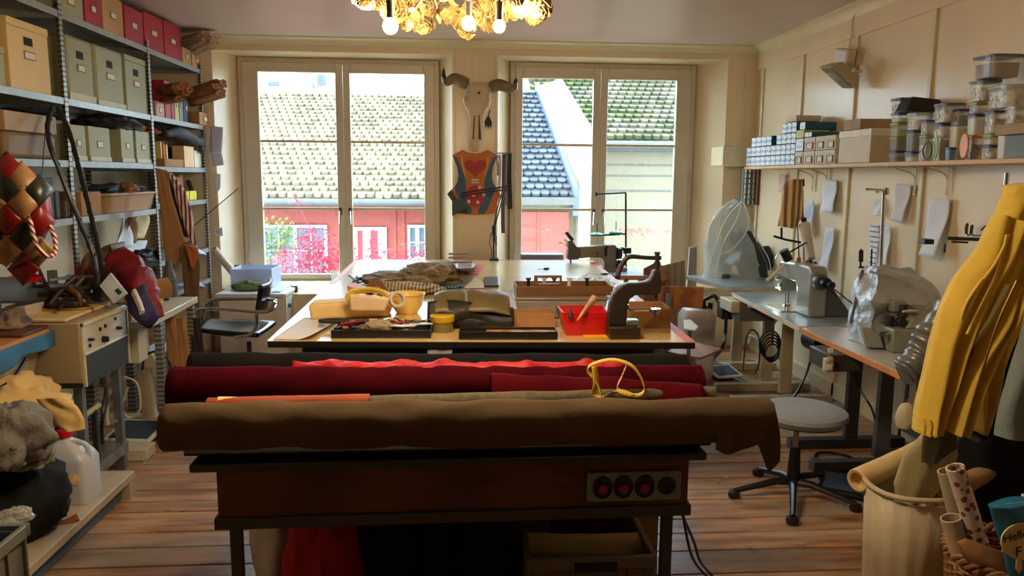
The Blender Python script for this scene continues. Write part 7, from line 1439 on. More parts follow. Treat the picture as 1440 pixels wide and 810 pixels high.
# steam generator
sgx = -1.82; sg_ = thing('steam_generator', (sgx-.25,4.06,.60), 'beige steam generator with knob panel and dark lower grille', 'steam generator')
m_beige2 = mat('beige_housing', (164,146,114), .45, var=.04)
B().box(sgx-.5, sgx, 3.80, 4.34, .60, .93).obj('housing', m_beige2, sg_, bev=.008)
b = B()
for bb in ((3.81,4.33,.905,.925),(3.81,4.33,.76,.768),(3.81,3.822,.605,.925),(4.318,4.33,.605,.925)): b.box(sgx, sgx+.012, *bb)
b.obj('panel_frame', mat('pale_frame', (220,210,180), .4), sg_, bev=.002)
pn = B().box(sgx, sgx+.004, 3.822, 4.318, .768, .905).obj('control_panel', mat('panel_ivory', (206,200,184), .4), sg_)
B().box(sgx, sgx+.004, 3.822, 4.318, .607, .76).obj('grille', mat('grille_grey', (70,72,72), .5, kind='stripe', scale=24, dirn='Z', c2=(50,52,52)), sg_)
for y, z, r in ((4.03,.80,.018),(4.20,.825,.010),(3.88,.83,.009)): b = B(); b.cyl((sgx+.004,y,z),(sgx+.03,y,z),r,r*.8,16); b.obj('knob', m_black, pn)
for y, z in ((4.0,.86),(4.06,.865),(4.18,.88),(3.88,.80)): B().box(sgx+.004,sgx+.012,y-.008,y+.008,z-.008,z+.008).obj('switch', m_black, pn)
B().box(sgx-.5,sgx,3.798,3.80,.605,.63).obj('type_plate', m_dsteel, sg_)
b = B(); b.box(sgx-.45, sgx-.02, 3.82, 4.3, .10, .16); 
for x in (sgx-.45, sgx-.07):
    for y in (3.84, 4.26): b.box(x, x+.04, y, y+.04, 0, .599)
b.obj('stand', m_steel, sg_)
# thing leg frames of the neighbouring table
m_lf = m_legb; lt = thing('frame_table', (-1.9,4.6,0), 'beige steel underframe standing behind the steam generator', 'frame')
b = B(); b.hexa([(-2.07,5.07,.06),(-1.99,5.07,.06),(-1.99,5.13,.06),(-2.07,5.13,.06),(-2.11,5.07,.775),(-2.03,5.07,.775),(-2.03,5.13,.775),(-2.11,5.13,.775)]); b.obj('leg', m_lf, lt, bev=.003)
b = B(); b.box(-2.40,-1.80,5.05,5.15,0,.06); b.obj('foot', m_lf, lt, bev=.004)
b = B(); b.hexa([(-1.85,5.08,.06),(-1.78,5.08,.06),(-1.78,5.12,.06),(-1.85,5.12,.06),(-2.06,5.08,.5),(-2.00,5.08,.5),(-2.00,5.12,.5),(-2.06,5.12,.5)]); b.obj('brace', m_lf, lt, bev=.003)
a = W(133,650,Z=0); c_ = W(205,650,Z=0); b = B(); b.box(a.x, c_.x, a.y, a.y+.14, 0, .07); tag(b.obj('steel_beam', mat('cream_bar', (206,196,170), .45), bev=.006), 'cream steel foot beam on the floor before the left pedal', 'beam')
pedal(192,604,.30,.26,R(-8),m_white,'white rimmed foot pedal with blue rubber at the left of the rolls')
cable([W(180,545,Y=4.4), W(172,572,Y=4.4), W(182,588,Y=4.4), W(197,575,Y=4.4), W(193,540,Y=4.4), W(175,530,Y=4.4)], .006, m_beigep, 'pale cable loops hanging below the steam generator')
cable([W(165,540,Y=4.3), W(152,575,Y=4.3), W(153,598,Y=4.3), W(168,590,Y=4.3), W(160,615,Z=.01)], .009, m_white, 'white hose curving to the floor below the steam generator')
cable([W(150,545,Y=4.2), W(143,600,Y=4.1), W(147,640,Z=.01)], .01, m_black, 'black cable falling from the steam generator')
# drawer block behind it
tag(B().box(-1.98,-1.82,4.40,4.55,.822,.93).obj('wooden_box', mat('tan_block', (190,158,100), .5), bev=.004), 'small tan box on the workbench behind the steam generator', 'box')
tag(B().box(-2.0,-1.79,4.40,4.52,.58,.779).obj('drawer_block', m_beigep, bev=.004), 'cream drawer block mounted under the workbench edge', 'drawer')
# ironing board
m_ibt = mat('scorched_pad', (176,122,66), .7, var=.15, scale=6); m_bcl = mat('blue_cotton', (48,104,140), .85, var=.12, bump=.4, bscale=12)
ib = thing('ironing_board', (-2.3,3.1,0), 'ironing board with scorched top and blue cloth skirt', 'ironing board')
B().hexa([(-2.8,2.5,.87),(-1.93,2.5,.87),(-1.93,3.78,.87),(-2.8,3.78,.87),(-2.8,2.5,.91),(-1.94,2.5,.91),(-1.94,3.77,.91),(-2.8,3.77,.91)]).obj('padded_top', m_ibt, ib, bev=.012, seg=3)
b = B(); b.grid(lambda s,t: V((-1.925+.012*math.sin(s*30)*t+.015*t, 2.5+1.27*s, .90-(.06+.07*(1-s)+.012*math.sin(s*14))*t)), 60, 8); b.obj('cloth_skirt', m_bcl, ib, solid=.004)
b = B(); b.grid(lambda s,t: V((-1.93-.5*s, 3.785+.01*math.sin(s*20)*t, .90-.05*t)), 20, 6); b.obj('cloth_skirt', m_bcl, ib, solid=.004)
b = B(); b.hexa([(-2.7,2.6,.66),(-2.0,2.6,.66),(-2.0,3.7,.66),(-2.7,3.7,.66),(-2.75,2.55,.87),(-1.96,2.55,.87),(-1.96,3.74,.87),(-2.75,3.74,.87)]); b.obj('suction_box', m_beige2, ib, bev=.02, seg=3)
b = B(); b.tube([(-1.97,3.6,.80),(-1.96,3.45,.74),(-1.96,3.2,.72),(-1.96,3.0,.75)], .008, 8, smooth=5); b.obj('hose', m_black, ib)
for y in (2.7, 3.6): B().box(-2.4,-2.34,y-.03,y+.03,0,.66).obj('leg', m_lf, ib, bev=.004)
B().box(-2.6,-1.95,2.95,3.35,.0,.05).obj('foot', m_lf, ib); B().box(-2.40,-2.34,2.7,3.6,.05,.11).obj('foot_bar', m_lf, ib)
# sleeve board pad and support
sb = thing('sleeve_board', (-2.15,3.35,.912), 'long dark padded sleeve board on a pale support above the ironing board', 'sleeve board')
b = B(); pts = [W(-40,408,X=-2.15), W(20,408,X=-2.15), W(60,408,X=-2.15), W(76,409,X=-2.15)]; b.tube(pts, [.035,.038,.034,.012], 18, smooth=5, flat=2.2); b.obj('pad', mat('dark_grey_pad', (62,64,62), .75, bump=.2), sb)
p = W(40,430,X=-2.15); B().hexa([(p.x-.05,p.y-.10,.913),(p.x+.05,p.y-.10,.913),(p.x+.05,p.y+.07,.913),(p.x-.05,p.y+.07,.913),(p.x-.05,p.y-.12,1.0),(p.x+.05,p.y-.12,1.0),(p.x+.05,p.y+.09,1.0),(p.x-.05,p.y+.09,1.0)]).obj('support', mat('pale_support', (196,184,164), .5), sb, bev=.006)
lump('crumpled_cloth', 10, 430, .08, .12, .05, -2.12, mat('mixed_cloth', (150,120,84), .9, c2=(50,60,84), scale=9), 'crumpled cloth beside the pale support on the ironing board', 'cloth', 17, z=.912)
# irons and pattern pile
ir = thing('steam_iron', W(75,440,Z=.93), 'steam iron with brown handle resting on the ironing board', 'iron'); p = W(85,440,Z=.93)
b = B(); b.prism([p+V((x,y,0)) for x,y in ((-.14,.02),(-.13,.08),(.0,.10),(.12,.06),(.17,0),(.12,-.05),(0,-.08),(-.13,-.05))], (0,0,.035)); b.obj('soleplate', m_brass, ir, bev=.006)
b = B(); b.tube([p+V((-.1,.0,.05)), p+V((-.1,0,.12)), p+V((0,0,.14)), p+V((.09,0,.1)), p+V((.10,0,.04))], .014, 10, smooth=4); b.obj('handle', mat('brown_handle', (96,54,34), .4), ir)
b = B(); b.box(p.x-.12,p.x+.1,p.y-.04,p.y+.04,p.z+.035,p.z+.065); b.obj('body', m_dsteel, ir, bev=.008)
tag(B().box(-2.3,-1.95,3.55,3.78,.912,.925).obj('iron_rest', mat('rusty_plate', (90,54,36), .5), bev=.003), 'dark rusty iron rest plate under the steam iron', 'iron rest')
b = B()
for k in range(14): q0 = W(rnd.uniform(88,130), rnd.uniform(405,428), X=-2.0); a = rnd.uniform(-.6,1.2); d = V((rnd.uniform(-.06,.06), math.cos(a)*.12, math.sin(a)*.07)); b.tube([q0-d, q0+V((0,0,rnd.uniform(-.02,.03))), q0+d], rnd.uniform(.008,.016), 8, smooth=3)
tag(b.obj('tangled_hoses', mat('dark_brown_hose', (52,38,30), .5)), 'tangle of dark hoses and handles behind the steam iron', 'hoses', kind='stuff')
b = B(); b.box(-2.35,-1.88,3.80,4.30,.932,.95); tag(b.obj('flat_book', mat('cream_pad', (214,190,140), .6), bev=.006), 'flat cream pad on top of the steam generator', 'pad')
# grey plate (tray on top)
b = B(); b.hexa([W(70,392,X=-2.4)+V((0,0,-.012)), W(70,392,X=-2.05)+V((0,0,-.012)), W(137,387,X=-2.0)+V((0,0,-.012)), W(137,380,X=-2.4)+V((0,0,-.012)), W(70,392,X=-2.4), W(70,392,X=-2.05), W(137,387,X=-2.0), W(137,380,X=-2.4)])
hs_sh = tag(b.obj('metal_shelf', m_steel), 'grey metal plate shelf above the tangled hoses', 'shelf'); pz = W(100,390,X=-2.1)
B().box(pz.x-.02,pz.x+.02,pz.y-.02,pz.y+.02,.912 if pz.y < 3.78 else .822,pz.z-.012).obj('shelf_post', m_steel, hs_sh); B().box(-2.38,-2.34,pz.y+.3,pz.y+.34,.822,pz.z).obj('shelf_post', m_steel, hs_sh)
# red bowl on a rod
rb = W(34,398,X=-2.2); rb_ = thing('red_bowl', rb-V((0,0,.03)), 'red and white funnel bowl hanging from a bent brown rod', 'bowl'); b = B(); b.lathe([(0,-.045),(.05,-.045),(.075,0),(.07,0),(.045,-.038),(0,-.038)], rb, 24); b.obj('lower_bowl', m_white, rb_); b = B(); b.lathe([(.068,-.015),(.088,.035),(.084,.035),(.064,-.012)], rb, 24); b.obj('red_rim', m_redp, rb_)
b = B(); b.tube([rb+V((0,0,-.03)), W(34,355,X=-2.2), W(48,353,X=-2.2), W(50,330,X=-2.2), W(50,290,X=-2.23)], .008, 8); b.obj('bent_rod', mat('brown_rod', (84,54,38), .4), rb_)
b = B(); b.tube([W(38,345,X=-2.15), W(52,372,X=-2.15), W(64,398,X=-2.1)], .008, 8); b.tube([W(38,345,X=-2.15), W(56,380,X=-2.15), W(58,398,X=-2.12)], .006, 8); b.tube([W(48,400,X=-2.1), W(66,400,X=-2.1)], .012, 8); tag(b.obj('tripod_arm', m_dsteel), 'dark forked metal arm behind the sleeve board', 'arm')
# tilted card/phone
T = M.Translation(W(160,405,Y=3.95)) @ M.Rotation(R(-20),4,'Z') @ M.Rotation(R(30),4,'Y') @ M.Rotation(R(-35),4,'X'); cdt = thing('tablet', W(160,420,Y=3.95), 'white printed card tilted against the clutter on the steam generator', 'card')
Bq = [W(*s_, Y=4.16) for s_ in ((140,402),(155,384),(178,413),(160,427))]; b = B(); b.prism(Bq, (.004,.008,.0)); b.obj('card', mat('white_blue_card', (214,226,240), .3, c2=(170,196,220), scale=12), cdt)
B().prism([q_+V((0,-.002,0)) for q_ in [W(*s_, Y=4.16) for s_ in ((161,408),(166,405),(172,411),(167,415))]], (0,.002,0)).obj('dark_print', mat('green_print', (20,70,60), .5), cdt)
# red jacket, olive sheet
hang('red_jacket', [(116,388),(128,384),(150,380),(150,372)], [(130,392),(150,392),(175,388),(185,376)], 4.3, m_satin, 'x', 'x', .1, 4, .3) if False else None
b = B(); b.tube([W(118,392,Y=4.7), W(145,390,Y=4.6), W(168,376,Y=4.5), W(186,388,Y=4.4), W(200,412,Y=4.3), W(214,432,Y=4.25), W(226,445,Y=4.22)], [.03,.05,.085,.09,.075,.055,.03], 18, smooth=6); b.jit(.05, 9); b.jit(.02, 22, 5)
for v in b.m.verts: v.co.z = max(v.co.z, .825) if v.co.x < -1.74 else v.co.z
tag(b.obj('red_jacket', mat('red_nylon', (122,10,26), .55, var=.25, scale=6, bump=.5)), 'crimson red jacket piled on the workbench and drooping over its edge', 'jacket')
b = B(); b.tube([W(186,400,Y=4.35), W(198,420,Y=4.25), W(206,440,Y=4.2), W(216,455,Y=4.18)], [.03,.06,.065,.04], 14, smooth=6); b.jit(.03, 12); tag(b.obj('navy_garment', mat('navy_purple_cloth', (44,38,84), .7, bump=.5)), 'navy garment with white trim hanging below the red jacket', 'clothing')
b = B(); b.tube([W(188,410,Y=4.2), W(196,428,Y=4.15), W(200,440,Y=4.12)], .012, 8, flat=2); tag(b.obj('white_strap', m_paper), 'white trim strap on the navy garment', 'strap')
m_ol = mat('olive_leather_sheet', (84,70,50), .55, var=.15, bump=.2)
hang('leather_sheet', [(160,342),(135,352),(118,372),(108,396)], [(164,342),(182,358),(200,385),(214,405)], 4.8, m_ol, 'olive brown leather sheet draped behind the red jacket', 'leather', .12, 3, .3)
hang('leather_sheet', [(115,370),(112,385),(118,392)], [(128,352),(128,385),(122,394)], 4.7, mat('brown_sheet', (110,74,44), .6), 'brown leather piece left of the olive sheet', 'leather', .04, 2, .2)
tag(roll_mesh(V((-2.15, 4.75, .9)), V((-1.85, 5.05, .92)), .065, 3, wr=.12, core=.8).obj('leather_roll', m_kraft), 'brown leather roll lying on the workbench', 'leather roll')
lump('black_shoes', 204, 370, .08, .2, .05, -2.35, m_bkl, 'black leather heap at the back of the workbench', 'leather', 21, z=1.0)
tag(B().box(-2.5,-2.28,5.1,5.8,.96,.999).obj('white_board_stack', m_paper, bev=.003), 'pale stack of boards under the black leather heap', 'boards')
for x in (-2.48,-2.31): 
    for y in (5.12,5.76): B().box(x-.01,x+.01,y-.01,y+.01,.0 if x<-2.27 else WBZ,.96).obj('riser', m_steel, bpy.data.objects['white_board_stack'])
# papers hanging under shelf
for k, (x0, x1, y0, y1, m_, l) in enumerate(((168,180,300,348,m_paper,'white paper hanging below the fourth shelf, leftmost'),(180,188,300,342,m_brownp,'kraft paper hanging below the fourth shelf'),(190,205,300,335,mat('cream_paper', (240,214,160), .8),'cream paper hanging below the fourth shelf'),(182,202,338,372,m_paper,'white sheet leaning on the back of the workbench'))):
    A = [W(x0,y0,X=-2.6), W(x1,y0,X=-2.6), W(x1+3,y1,X=-2.6), W(x0-2,y1,X=-2.6)]; b = B(); b.grid(lambda s,t: lerp(lerp(A[0],A[1],s),lerp(A[3],A[2],s),t)+V((.03*math.sin(s*5+t*4+k),0,0)), 6, 8); tag(b.obj('paper_sheet', m_, solid=.001), l, 'paper')
# cup, bottle
p = W(222,429,Z=WBZ); cu = thing('paper_cup', p, 'cream paper cup with red print on the front of the workbench', 'cup'); b = B(); b.lathe([(0,.001),(.028,.001),(.037,.1),(.035,.1),(.026,.008),(0,.008)], p+V((-.01,.04,0)), 24); b.obj('cup_body', mat('cream_cup', (214,180,140), .6, c2=(190,90,60), scale=16, thresh=(.3,.36)), cu); b = B(); b.tube([p+V((-.01+math.cos(a)*.036, .04+math.sin(a)*.036, .1)) for a in [2*math.pi*k/20 for k in range(21)]], .003, 6); b.obj('rim', m_crm, cu)
p = W(248,418,Z=WBZ); bo = thing('spray_bottle', p, 'dark grey bottle with tapered neck on the workbench', 'bottle'); b = B(); b.lathe([(0,.001),(.045,.001),(.048,.02),(.048,.12),(.04,.15),(.022,.20),(.018,.25),(0,.25)], p+V((-.05,.03,0)), 24); b.obj('bottle_body', mat('dark_grey_bottle', (84,84,82), .5), bo); b = B(); b.lathe([(0,.12),(.07,.12),(.07,.125),(0,.128)], p+V((-.05,.03,0)), 24); b.obj('collar_disc', m_steel, bo)
p = W(236,424,Z=WBZ); tag(B().lathe([(0,.001),(.03,.001),(.032,.07),(.02,.08),(.02,.1),(0,.1)], p+V((-.04,.05,0)), 20).obj('small_bottle', m_dsteel), 'small dark bottle between the cup and the grey bottle', 'bottle')
# ---- harlequin bag
hb = thing('harlequin_bag', (-1.62,2.75,1.25), 'red, black and cream quilted diamond bag with rope handle at the left edge', 'bag')
HB = lambda px, py, d=0: W(px, py, Y=2.8-d)
m_hr = mat('red_patent', (120,10,16), .35, var=.1); m_hk = mat('dark_green_patent', (30,34,26), .35); m_hc = mat('cream_patent', (156,118,74), .45, var=.12)
cells = [(9,262,m_hk),(9,310,m_hr),(9,352,m_hc),(-14,286,m_hc),(-14,332,m_hk),(33,286,m_hc),(33,332,m_hk),(9,236,m_hr),(56,312,m_hr),(-14,240,m_hc),(30,250,m_hc),(54,268,m_hk),(54,352,m_hc),(33,378,m_hr)]
for cx, cy_, m_ in cells:
    hw, hh = 23, 24; b = B(); n = 8; dep = lambda x, y: .13*math.sqrt(max(0, 1-((x-4)/76)**2-((y-298)/80)**2))
    def f(s, t): 
        a, c2 = s-.5, t-.5; x = cx+(a+c2)*hw; y = cy_+(c2-a)*hh; puff = (1-(2*a)**2)*(1-(2*c2)**2)
        return HB(x, y, dep(x, y)+.010*puff)
    b.grid(f, n, n); b.obj('diamond_puff', m_, hb, solid=.003)
b = B(); 
rgs = []
for j in range(11):
    th = math.pi*j/10; rgs.append([HB(4+70*math.sin(th)*math.cos(a), 298-74*math.cos(th), -.02+ .13*math.sin(th)*math.sin(a)) for a in [2*math.pi*k/24 for k in range(24)]])
b.loft(rgs); b.obj('bag_body', m_hr, hb)
for cx, cy_ in ((9,286),(9,332),(-14,310),(33,310),(33,262),(-14,262),(9,374 if False else 372)):
    for dx, dy in ((-4,0),(4,0)): B().lathe([(0,-.004),(.004,0),(0,.004)], HB(cx+dx, cy_+dy, .135), 8).obj('stud', m_brass, hb)
b = B(); b.tube([HB(40,295,.1), HB(44,318,.12), HB(52,345,.13), HB(66,360,.12), HB(77,355,.1), HB(77,335,.08), HB(70,318,.06)], .0075, 10, smooth=8); b.obj('rope_handle', mat('checked_rope', (226,206,190), .6, kind='stripe', scale=26, dirn='DIAGONAL', c2=(120,20,30), thresh=(.45,.55)), hb)
cable([W(51,322,Y=3.2), W(56,270,Y=3.6), W(60,232,Y=4.0), W(66,160,X=-2.22)], .003, m_dsteel, 'thin cord from the harlequin bag up to the shelving', 'cord')
# ---- iron cables
for k, pts in enumerate(([(74,150),(67,178),(71,207),(84,240),(98,277),(115,318),(130,354),(137,392)], [(80,150),(92,172),(102,200),(110,232),(118,262),(126,295),(133,324),(146,384)])):
    n = len(pts); P_ = [W(px, py, X=-2.2+.28*i/(n-1)) for i, (px, py) in enumerate(pts)]
    b = B(); b.tube(P_, .013, 8, smooth=6)
    q = []
    for i in range(60): t = i/59*(n-1); j = min(int(t), n-2); c0 = lerp(P_[j], P_[j+1], t-j); q.append(c0+V((math.cos(i*1.1)*.012, 0, math.sin(i*1.1)*.012)))
    b.tube(q, .006, 6)
    tag(b.obj('twisted_cable', m_black), 'black twisted cable hanging from the shelving to the irons, %s one' % ('left','right')[k], 'cable')
b = B(); b.tube([W(137,386,X=-1.92), W(136,405,X=-1.92), W(137,424,X=-1.92)], [.02,.022,.016], 10); tag(b.obj('iron_grip', m_black), 'black grip at the lower end of the twisted cables', 'grip')
# ============================================================ low left: platform, jug, cloth, crate
pf = thing('platform', (-2.05,3.4,0), 'low pale wooden platform with a blue side on the floor at the left', 'platform')
B().box(-2.6,-1.66,2.75,3.94,.085,.125).obj('deck', mat('worn_pale_wood', (186,168,140), .5, var=.15, scale=7), pf, bev=.004)
b = B(); b.box(-2.58,-1.70,2.8,3.90,.005,.084); b.obj('blue_side', mat('slate_blue_paint', (78,98,118), .5, var=.08), pf)
B().box(-1.72,-1.66,3.86,3.94,0,.085).obj('corner_block', mat('worn_pale_wood', (186,168,140), .5, var=.15, scale=7), pf)
# jug
p = W(102,708,Z=.126); jy = p.y+.06; jg = thing('jug', (p.x,jy,.126), 'translucent white jug with a red cap standing on the platform', 'jug')
m_jug = mat('jug_plastic', (214,218,226), .35, alpha=.9, var=.04); hz = W(102,607,Y=jy).z-.126
hw = (W(134,680,Y=jy).x-W(70,680,Y=jy).x)/2; x_ = W(102,680,Y=jy).x
b = B(); b.loft([rrect(x_,jy,hw*.95,.08,.03,.127), rrect(x_,jy,hw,.085,.035,.15), rrect(x_,jy,hw,.085,.035,.126+hz*.60), rrect(x_-.005,jy,hw*.9,.08,.035,.126+hz*.68), rrect(x_-.015,jy,hw*.6,.06,.035,.126+hz*.82), rrect(x_-.02,jy,.028,.028,.02,.126+hz*.90), rrect(x_-.02,jy,.024,.024,.02,.126+hz*.95)]); b.obj('jug_body', m_jug, jg)
b = B(); b.tube([(x_+.0,jy-.01,.126+hz*.86),(x_+hw*.55,jy-.01,.126+hz*.85),(x_+hw*.82,jy-.01,.126+hz*.78),(x_+hw*.86,jy-.01,.126+hz*.62)], .012, 10, smooth=5); b.obj('jug_handle', m_jug, jg)
b = B(); b.lathe([(0,0),(.032,0),(.034,.02),(.03,.032),(0,.034)], (x_-.02,jy,.126+hz*.93), 20); b.obj('cap', m_redp, jg)
B().box(x_-hw*.75,x_+hw*.15,jy-.0885,jy-.086,.126+hz*.10,.126+hz*.36).obj('label', mat('slate_label', (74,92,106), .6), jg)
b = B(); b.cyl(W(78,685,Y=jy-.18), W(108,675,Y=jy-.18), .035, .028, 14); tag(b.jit(.008,20).obj('wood_log', mat('pale_worn_log', (198,160,110), .7, var=.25, scale=18)), 'short pale worn wooden handle before the jug', 'handle')
b = B(); b.tube([W(36,765,Y=3.25), W(75,745,Y=3.3), W(110,727,Y=3.35)], .02, 10, flat=.6)
for v in b.m.verts: v.co.z -= 0
tag(b.obj('bent_board', mat('brown_slat', (140,90,48), .5)), 'brown curved wooden slat lying on the platform', 'slat')
# black bag heap
lo_ = W(28,715,Y=3.05)
tag(blob_(V((-2.0,3.24,.126)), .34, .27, .235, 6, .14).obj('black_bag', m_blackc), 'large black bag slumped on the platform at the left edge', 'bag')
# rail
b = B(); b.tube([W(55,632,Y=3.76), W(100,599,Y=3.9), W(140,569,Y=4.05)], .014, 10); rl = tag(b.obj('rail', m_beigep), 'beige tube rail running under the cloth pile', 'rail')
for px, py, Y in ((62,627,3.79),(132,575,4.02)): q_ = W(px, py, Y=Y); B().box(q_.x-.012,q_.x+.012,Y-.012,Y+.012,.126 if Y < 3.9 else 0,q_.z).obj('rail_post', m_dsteel, rl)
b = B(); a = W(40,640,Y=3.3); b.box(-2.7,-1.86,2.6,3.75,.50,.52); ls = b.obj('lower_shelf', m_dsteel, ib)
m_ycl = mat('butter_cloth', (222,186,118), .85, var=.1, bump=.4, bscale=10)
tag(blob_(V((-2.02,3.45,.521)), .27, .26, .14, 5, .3).obj('cloth_pile', m_ycl), 'butter yellow cloth pile under the ironing board', 'cloth')
hang('cloth_piece', [(52,560),(66,580),(76,598),(88,604)], [(90,556),(108,572),(118,590),(119,603)], 3.28, m_ycl, 'butter yellow cloth corner hanging over the beige rail', 'cloth', .03, 3, .3)
tag(blob_(V((W(8,590,Y=3.05).x,3.05,.521)), .17, .15, .15, 9, .3).obj('cloth_pile', mat('grey_bag_cloth', (120,112,100), .7, var=.2, bump=.5)), 'grey crumpled bag in front of the butter yellow cloth', 'bag')
tag(blob_(V((W(36,612,Y=3.1).x,3.12,.47)), .08, .08, .06, 10, .4).obj('green_cloth', mat('sage_cloth', (130,134,110), .8, bump=.4)), 'small sage green cloth hanging below the grey bag', 'cloth')
b = B(); b.box(-2.02,-1.98,3.35,3.39,.126,.50); b.obj('shelf_leg', m_dsteel, ls); B().box(-1.92,-1.88,3.68,3.72,.126,.50).obj('shelf_leg', m_dsteel, ls)
# crate bottom left
ca_ = W(44,752,Y=2.62); crate('grey_crate', ca_.x-.42, ca_.x, 2.15, 2.62, 0, max(.2, W(44,738,Y=2.6).z), m_crate, 'grey stacking crate on the floor in the bottom left corner')
zc_ = W(44,738,Y=2.6).z
tag(blob_(V((ca_.x-.2,2.4,zc_-.12)), .16, .2, .12, 4, .25).obj('denim_cloth', mat('denim_blue', (50,84,124), .9, var=.2, bump=.3)), 'blue denim cloth lying in the bottom left crate', 'cloth')
lump('clear_bag', 20, 735, .06, .06, .03, ca_.x-.12, m_clear, 'clear plastic bag sticking up from the bottom left crate', 'bag', 8, z=zc_-.05)
# under bench items left
tag(B().box(-2.25,-1.95,5.5,5.8,.0,.4).obj('blue_white_box', mat('lilac_plastic', (180,186,216), .5), bev=.02), 'pale lilac plastic box under the workbench', 'box')
cable([W(200,520,Y=4.85), W(205,500,Y=4.85), W(225,495,Y=4.85), W(240,515,Y=4.85), W(236,545,Y=4.85)], .007, m_dsteel, 'dark cable loop hanging under the workbench')
for k, (px0, px1) in enumerate(((232,246),(248,262),(266,282))):
    hang('leather_piece', [(px0,448),(px0+2,480),(px0+4,520)], [(px1,446),(px1+3,480),(px1+8,520)], 5.0+.12*k, (m_kraft, mat('tan_leather2', (180,130,80), .6), mat('dark_leather', (44,34,30), .6))[k], ('kraft','tan','dark')[k]+' leather piece standing below the workbench end', 'leather', .02, 2, .3)
# ============================================================ armchair
AY = 5.3; AC = lambda px, py, d=0: W(px, py, Y=AY+d)
ac = thing('armchair', (W(325,470,Y=AY).x, AY+.15, 0), 'black leather swivel armchair with bent chrome arms', 'armchair')
for d, off in ((0,(0,0)),(.42,(13,-11))):
    P_ = [(264,512),(264,470),(264,452),(270,440),(283,434),(320,435),(365,438),(380,434),(387,424)]
    if d: P_ = [(283,452),(285,438),(292,426),(304,421),(330,420),(360,420),(378,421),(387,423),(389,425)]
    b = B(); b.tube([AC(px, py, d if i < 7 else d*.6) for i, (px, py) in enumerate(P_)], .013, 12, smooth=5); b.obj('armrest', m_chrome, ac)
b = B(); b.tube([AC(387,424,.25), AC(386,432,.05), AC(375,439,0), AC(362,440), AC(360,458), AC(352,470), AC(330,474)], .012, 12, smooth=5); b.obj('frame_tube', m_chrome, ac)
sl_, sr_, s2, s3 = AC(272,460,-.0), AC(362,468,0), AC(388,450,.45), AC(290,446,.45)
b = B(); b.grid(lambda s,t: lerp(lerp(sl_,sr_,s),lerp(s3,s2,s),t)+V((0,0,-.05*math.sin(s*math.pi)*math.sin(t*math.pi)-.02)), 14, 14); b.obj('seat', mat('black_hide', (20,22,26), .22, bump=.1), ac, solid=.03)
b = B(); b.grid(lambda s,t: lerp(lerp(AC(361,437),AC(372,437,.42),s),lerp(AC(366,402),AC(380,391,.42),s),t)+V((.03*math.sin(s*math.pi)*(1),0,0)), 12, 8); b.obj('backrest', mat('black_hide', (20,22,26), .22, bump=.1), ac, solid=.025)
c0 = AC(350,480,.2); b = B(); b.cyl((c0.x,c0.y,.3), (c0.x,c0.y,c0.z), .016, n=14); b.cyl((c0.x,c0.y,.08), (c0.x,c0.y,.36), .028, n=16); b.obj('gas_lift', m_dsteel, ac)
for k in range(5): a = k*1.257; e = V((c0.x+math.cos(a)*.28, c0.y+math.sin(a)*.28, .03)); b = B(); b.tube([(c0.x,c0.y,.1), e+V((0,0,.02))], [.025,.015], 10); b.lathe([(0,-.03),(.022,-.03),(.025,-.01),(0,.01)], e, 14); b.obj('base_leg', m_dsteel, ac)
b = B(); b.tube([AC(264,512), (AC(264,512).x, AY, .1), (c0.x,c0.y,.12)], .012, 10); b.obj('front_tube', m_chrome, ac)
# ============================================================ white cabinet by the left window
CY = 6.55; a, c_ = W(307,413,Y=CY), W(399,413,Y=CY); cz = a.z; cbn = thing('cabinet', ((a.x+c_.x)/2, 6.9, 0), 'low white cabinet with a pale cluttered top under the left window', 'cabinet')
B().box(a.x, c_.x+.0, CY, 7.25, .02, cz-.03).obj('body', mat('warm_white_board', (216,204,184), .5), cbn, bev=.004); B().box(a.x-.02, c_.x+.02, CY-.02, 7.27, cz-.03, cz).obj('top', mat('pale_blue_white', (204,214,220), .3), cbn, bev=.004)
d_ = B().box(c_.x, c_.x+.012, CY+.02, 7.2, .05, cz-.04).obj('door', mat('warm_white_board', (216,204,184), .5), cbn); B().cyl((c_.x+.012, CY+.12, cz-.12), (c_.x+.035, CY+.12, cz-.12), .02, n=14).obj('knob', mat('blue_knob', (70,110,150), .4), d_)
a2, c2 = W(400,470,Y=6.9), W(440,412,Y=6.9); tag(B().box(a2.x+.03, c2.x+.12, 6.85, 7.25, 0, c2.z).obj('white_drawer_unit', m_trim, bev=.005), 'white low unit right of the cabinet under the left window', 'cabinet')
zc2 = cz+.001
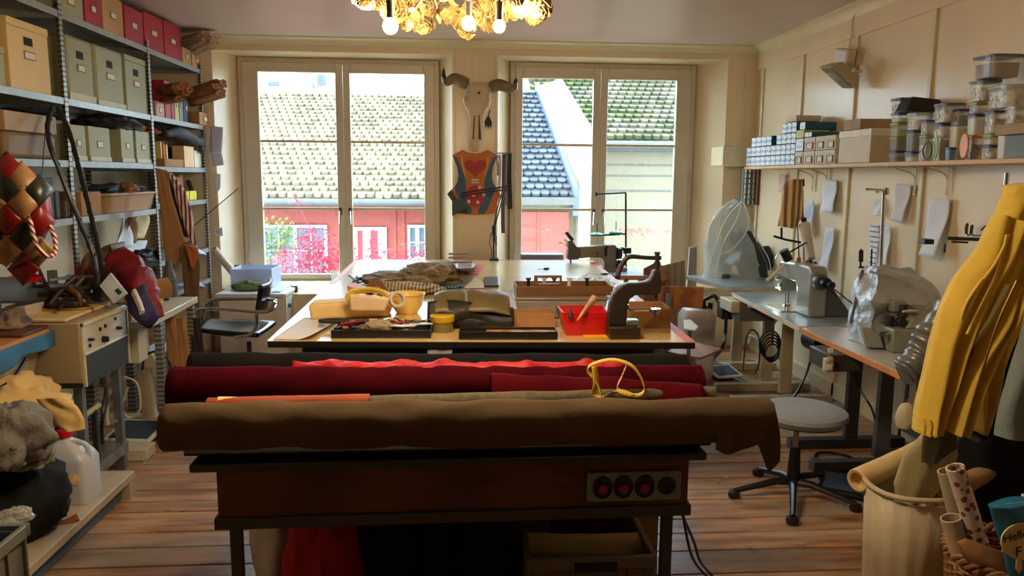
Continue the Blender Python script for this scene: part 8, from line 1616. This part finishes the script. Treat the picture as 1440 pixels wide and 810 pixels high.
bx = W(327,408,Y=6.9); b2_ = W(385,408,Y=6.9); b = B(); tray(b, bx.x, b2_.x, 6.85, 7.2, zc2, zc2+.17, .006); tag(b.obj('plastic_bin', mat('frosted_bin', (196,210,236), .35, alpha=.75), bev=.008), 'frosted blue white open bin on the white cabinet', 'bin')
tag(blob_(V((W(352,412,Y=6.75).x,6.75,zc2)), .14, .08, .05, 3, .3).obj('green_cloth', mat('green_grey_cloth', (110,126,92), .9, bump=.4)), 'small green cloth on the white cabinet before the frosted bin', 'cloth')
b = B(); b.grid(lambda s,t: V((lerp(V((W(385,405,Y=6.7).x,0,0)),V((W(428,405,Y=6.7).x,0,0)),s).x, 6.6+.5*t, zc2+.012+.02*abs(noise.noise(V((s*4,t*4,4)))))), 10, 8)
b.m.free(); B().box(W(386,405,Y=6.7).x, W(398,405,Y=6.7).x, 6.6, 7.1, zc2, zc2+.01).obj('paper_stack', m_blp).parent=None; tag(bpy.data.objects['paper_stack'], 'pale blue paper stack on the white cabinet edge', 'paper')
p = W(404,400,Y=6.95); tag(B().cyl((p.x+.06,6.95,c2.z+.001), (p.x+.06,6.95,c2.z+.06), .03, n=16).obj('round_tin', m_black), 'small black round tin on the low white unit', 'tin')
p = W(472,404,Y=7.42); tag(B().lathe([(0,0),(.035,0),(.045,.10),(.043,.10),(.033,.004),(0,.004)], V((p.x,7.4,.64)), 24).obj('drinking_glass', m_body), 'empty drinking glass on the left window sill', 'glass')
tag(roll_mesh(W(300,350,Y=6.9), W(338,395,Y=7.1), .035, 2, wr=.03, core=.75).obj('cardboard_tube', mat('pale_tube', (204,184,160), .6)), 'pale cardboard tube leaning against the left wall corner', 'tube')
b = B(); b.tube([W(332,379,Y=7.15), W(365,384,Y=7.15), W(392,383,Y=7.15)], .02, 10, smooth=4, flat=.5); tag(b.obj('blind_cord', m_blp), 'pale strip lying across the frosted bin', 'strip')
# misc under the right bench / behind
tag(B().box(W(900,497,Y=4.3).x, W(935,497,Y=4.3).x, 4.3, 4.35, .70, .739).obj('hanging_paper', m_paper), 'white printed paper stuck under the right front of the cutting table', 'paper')
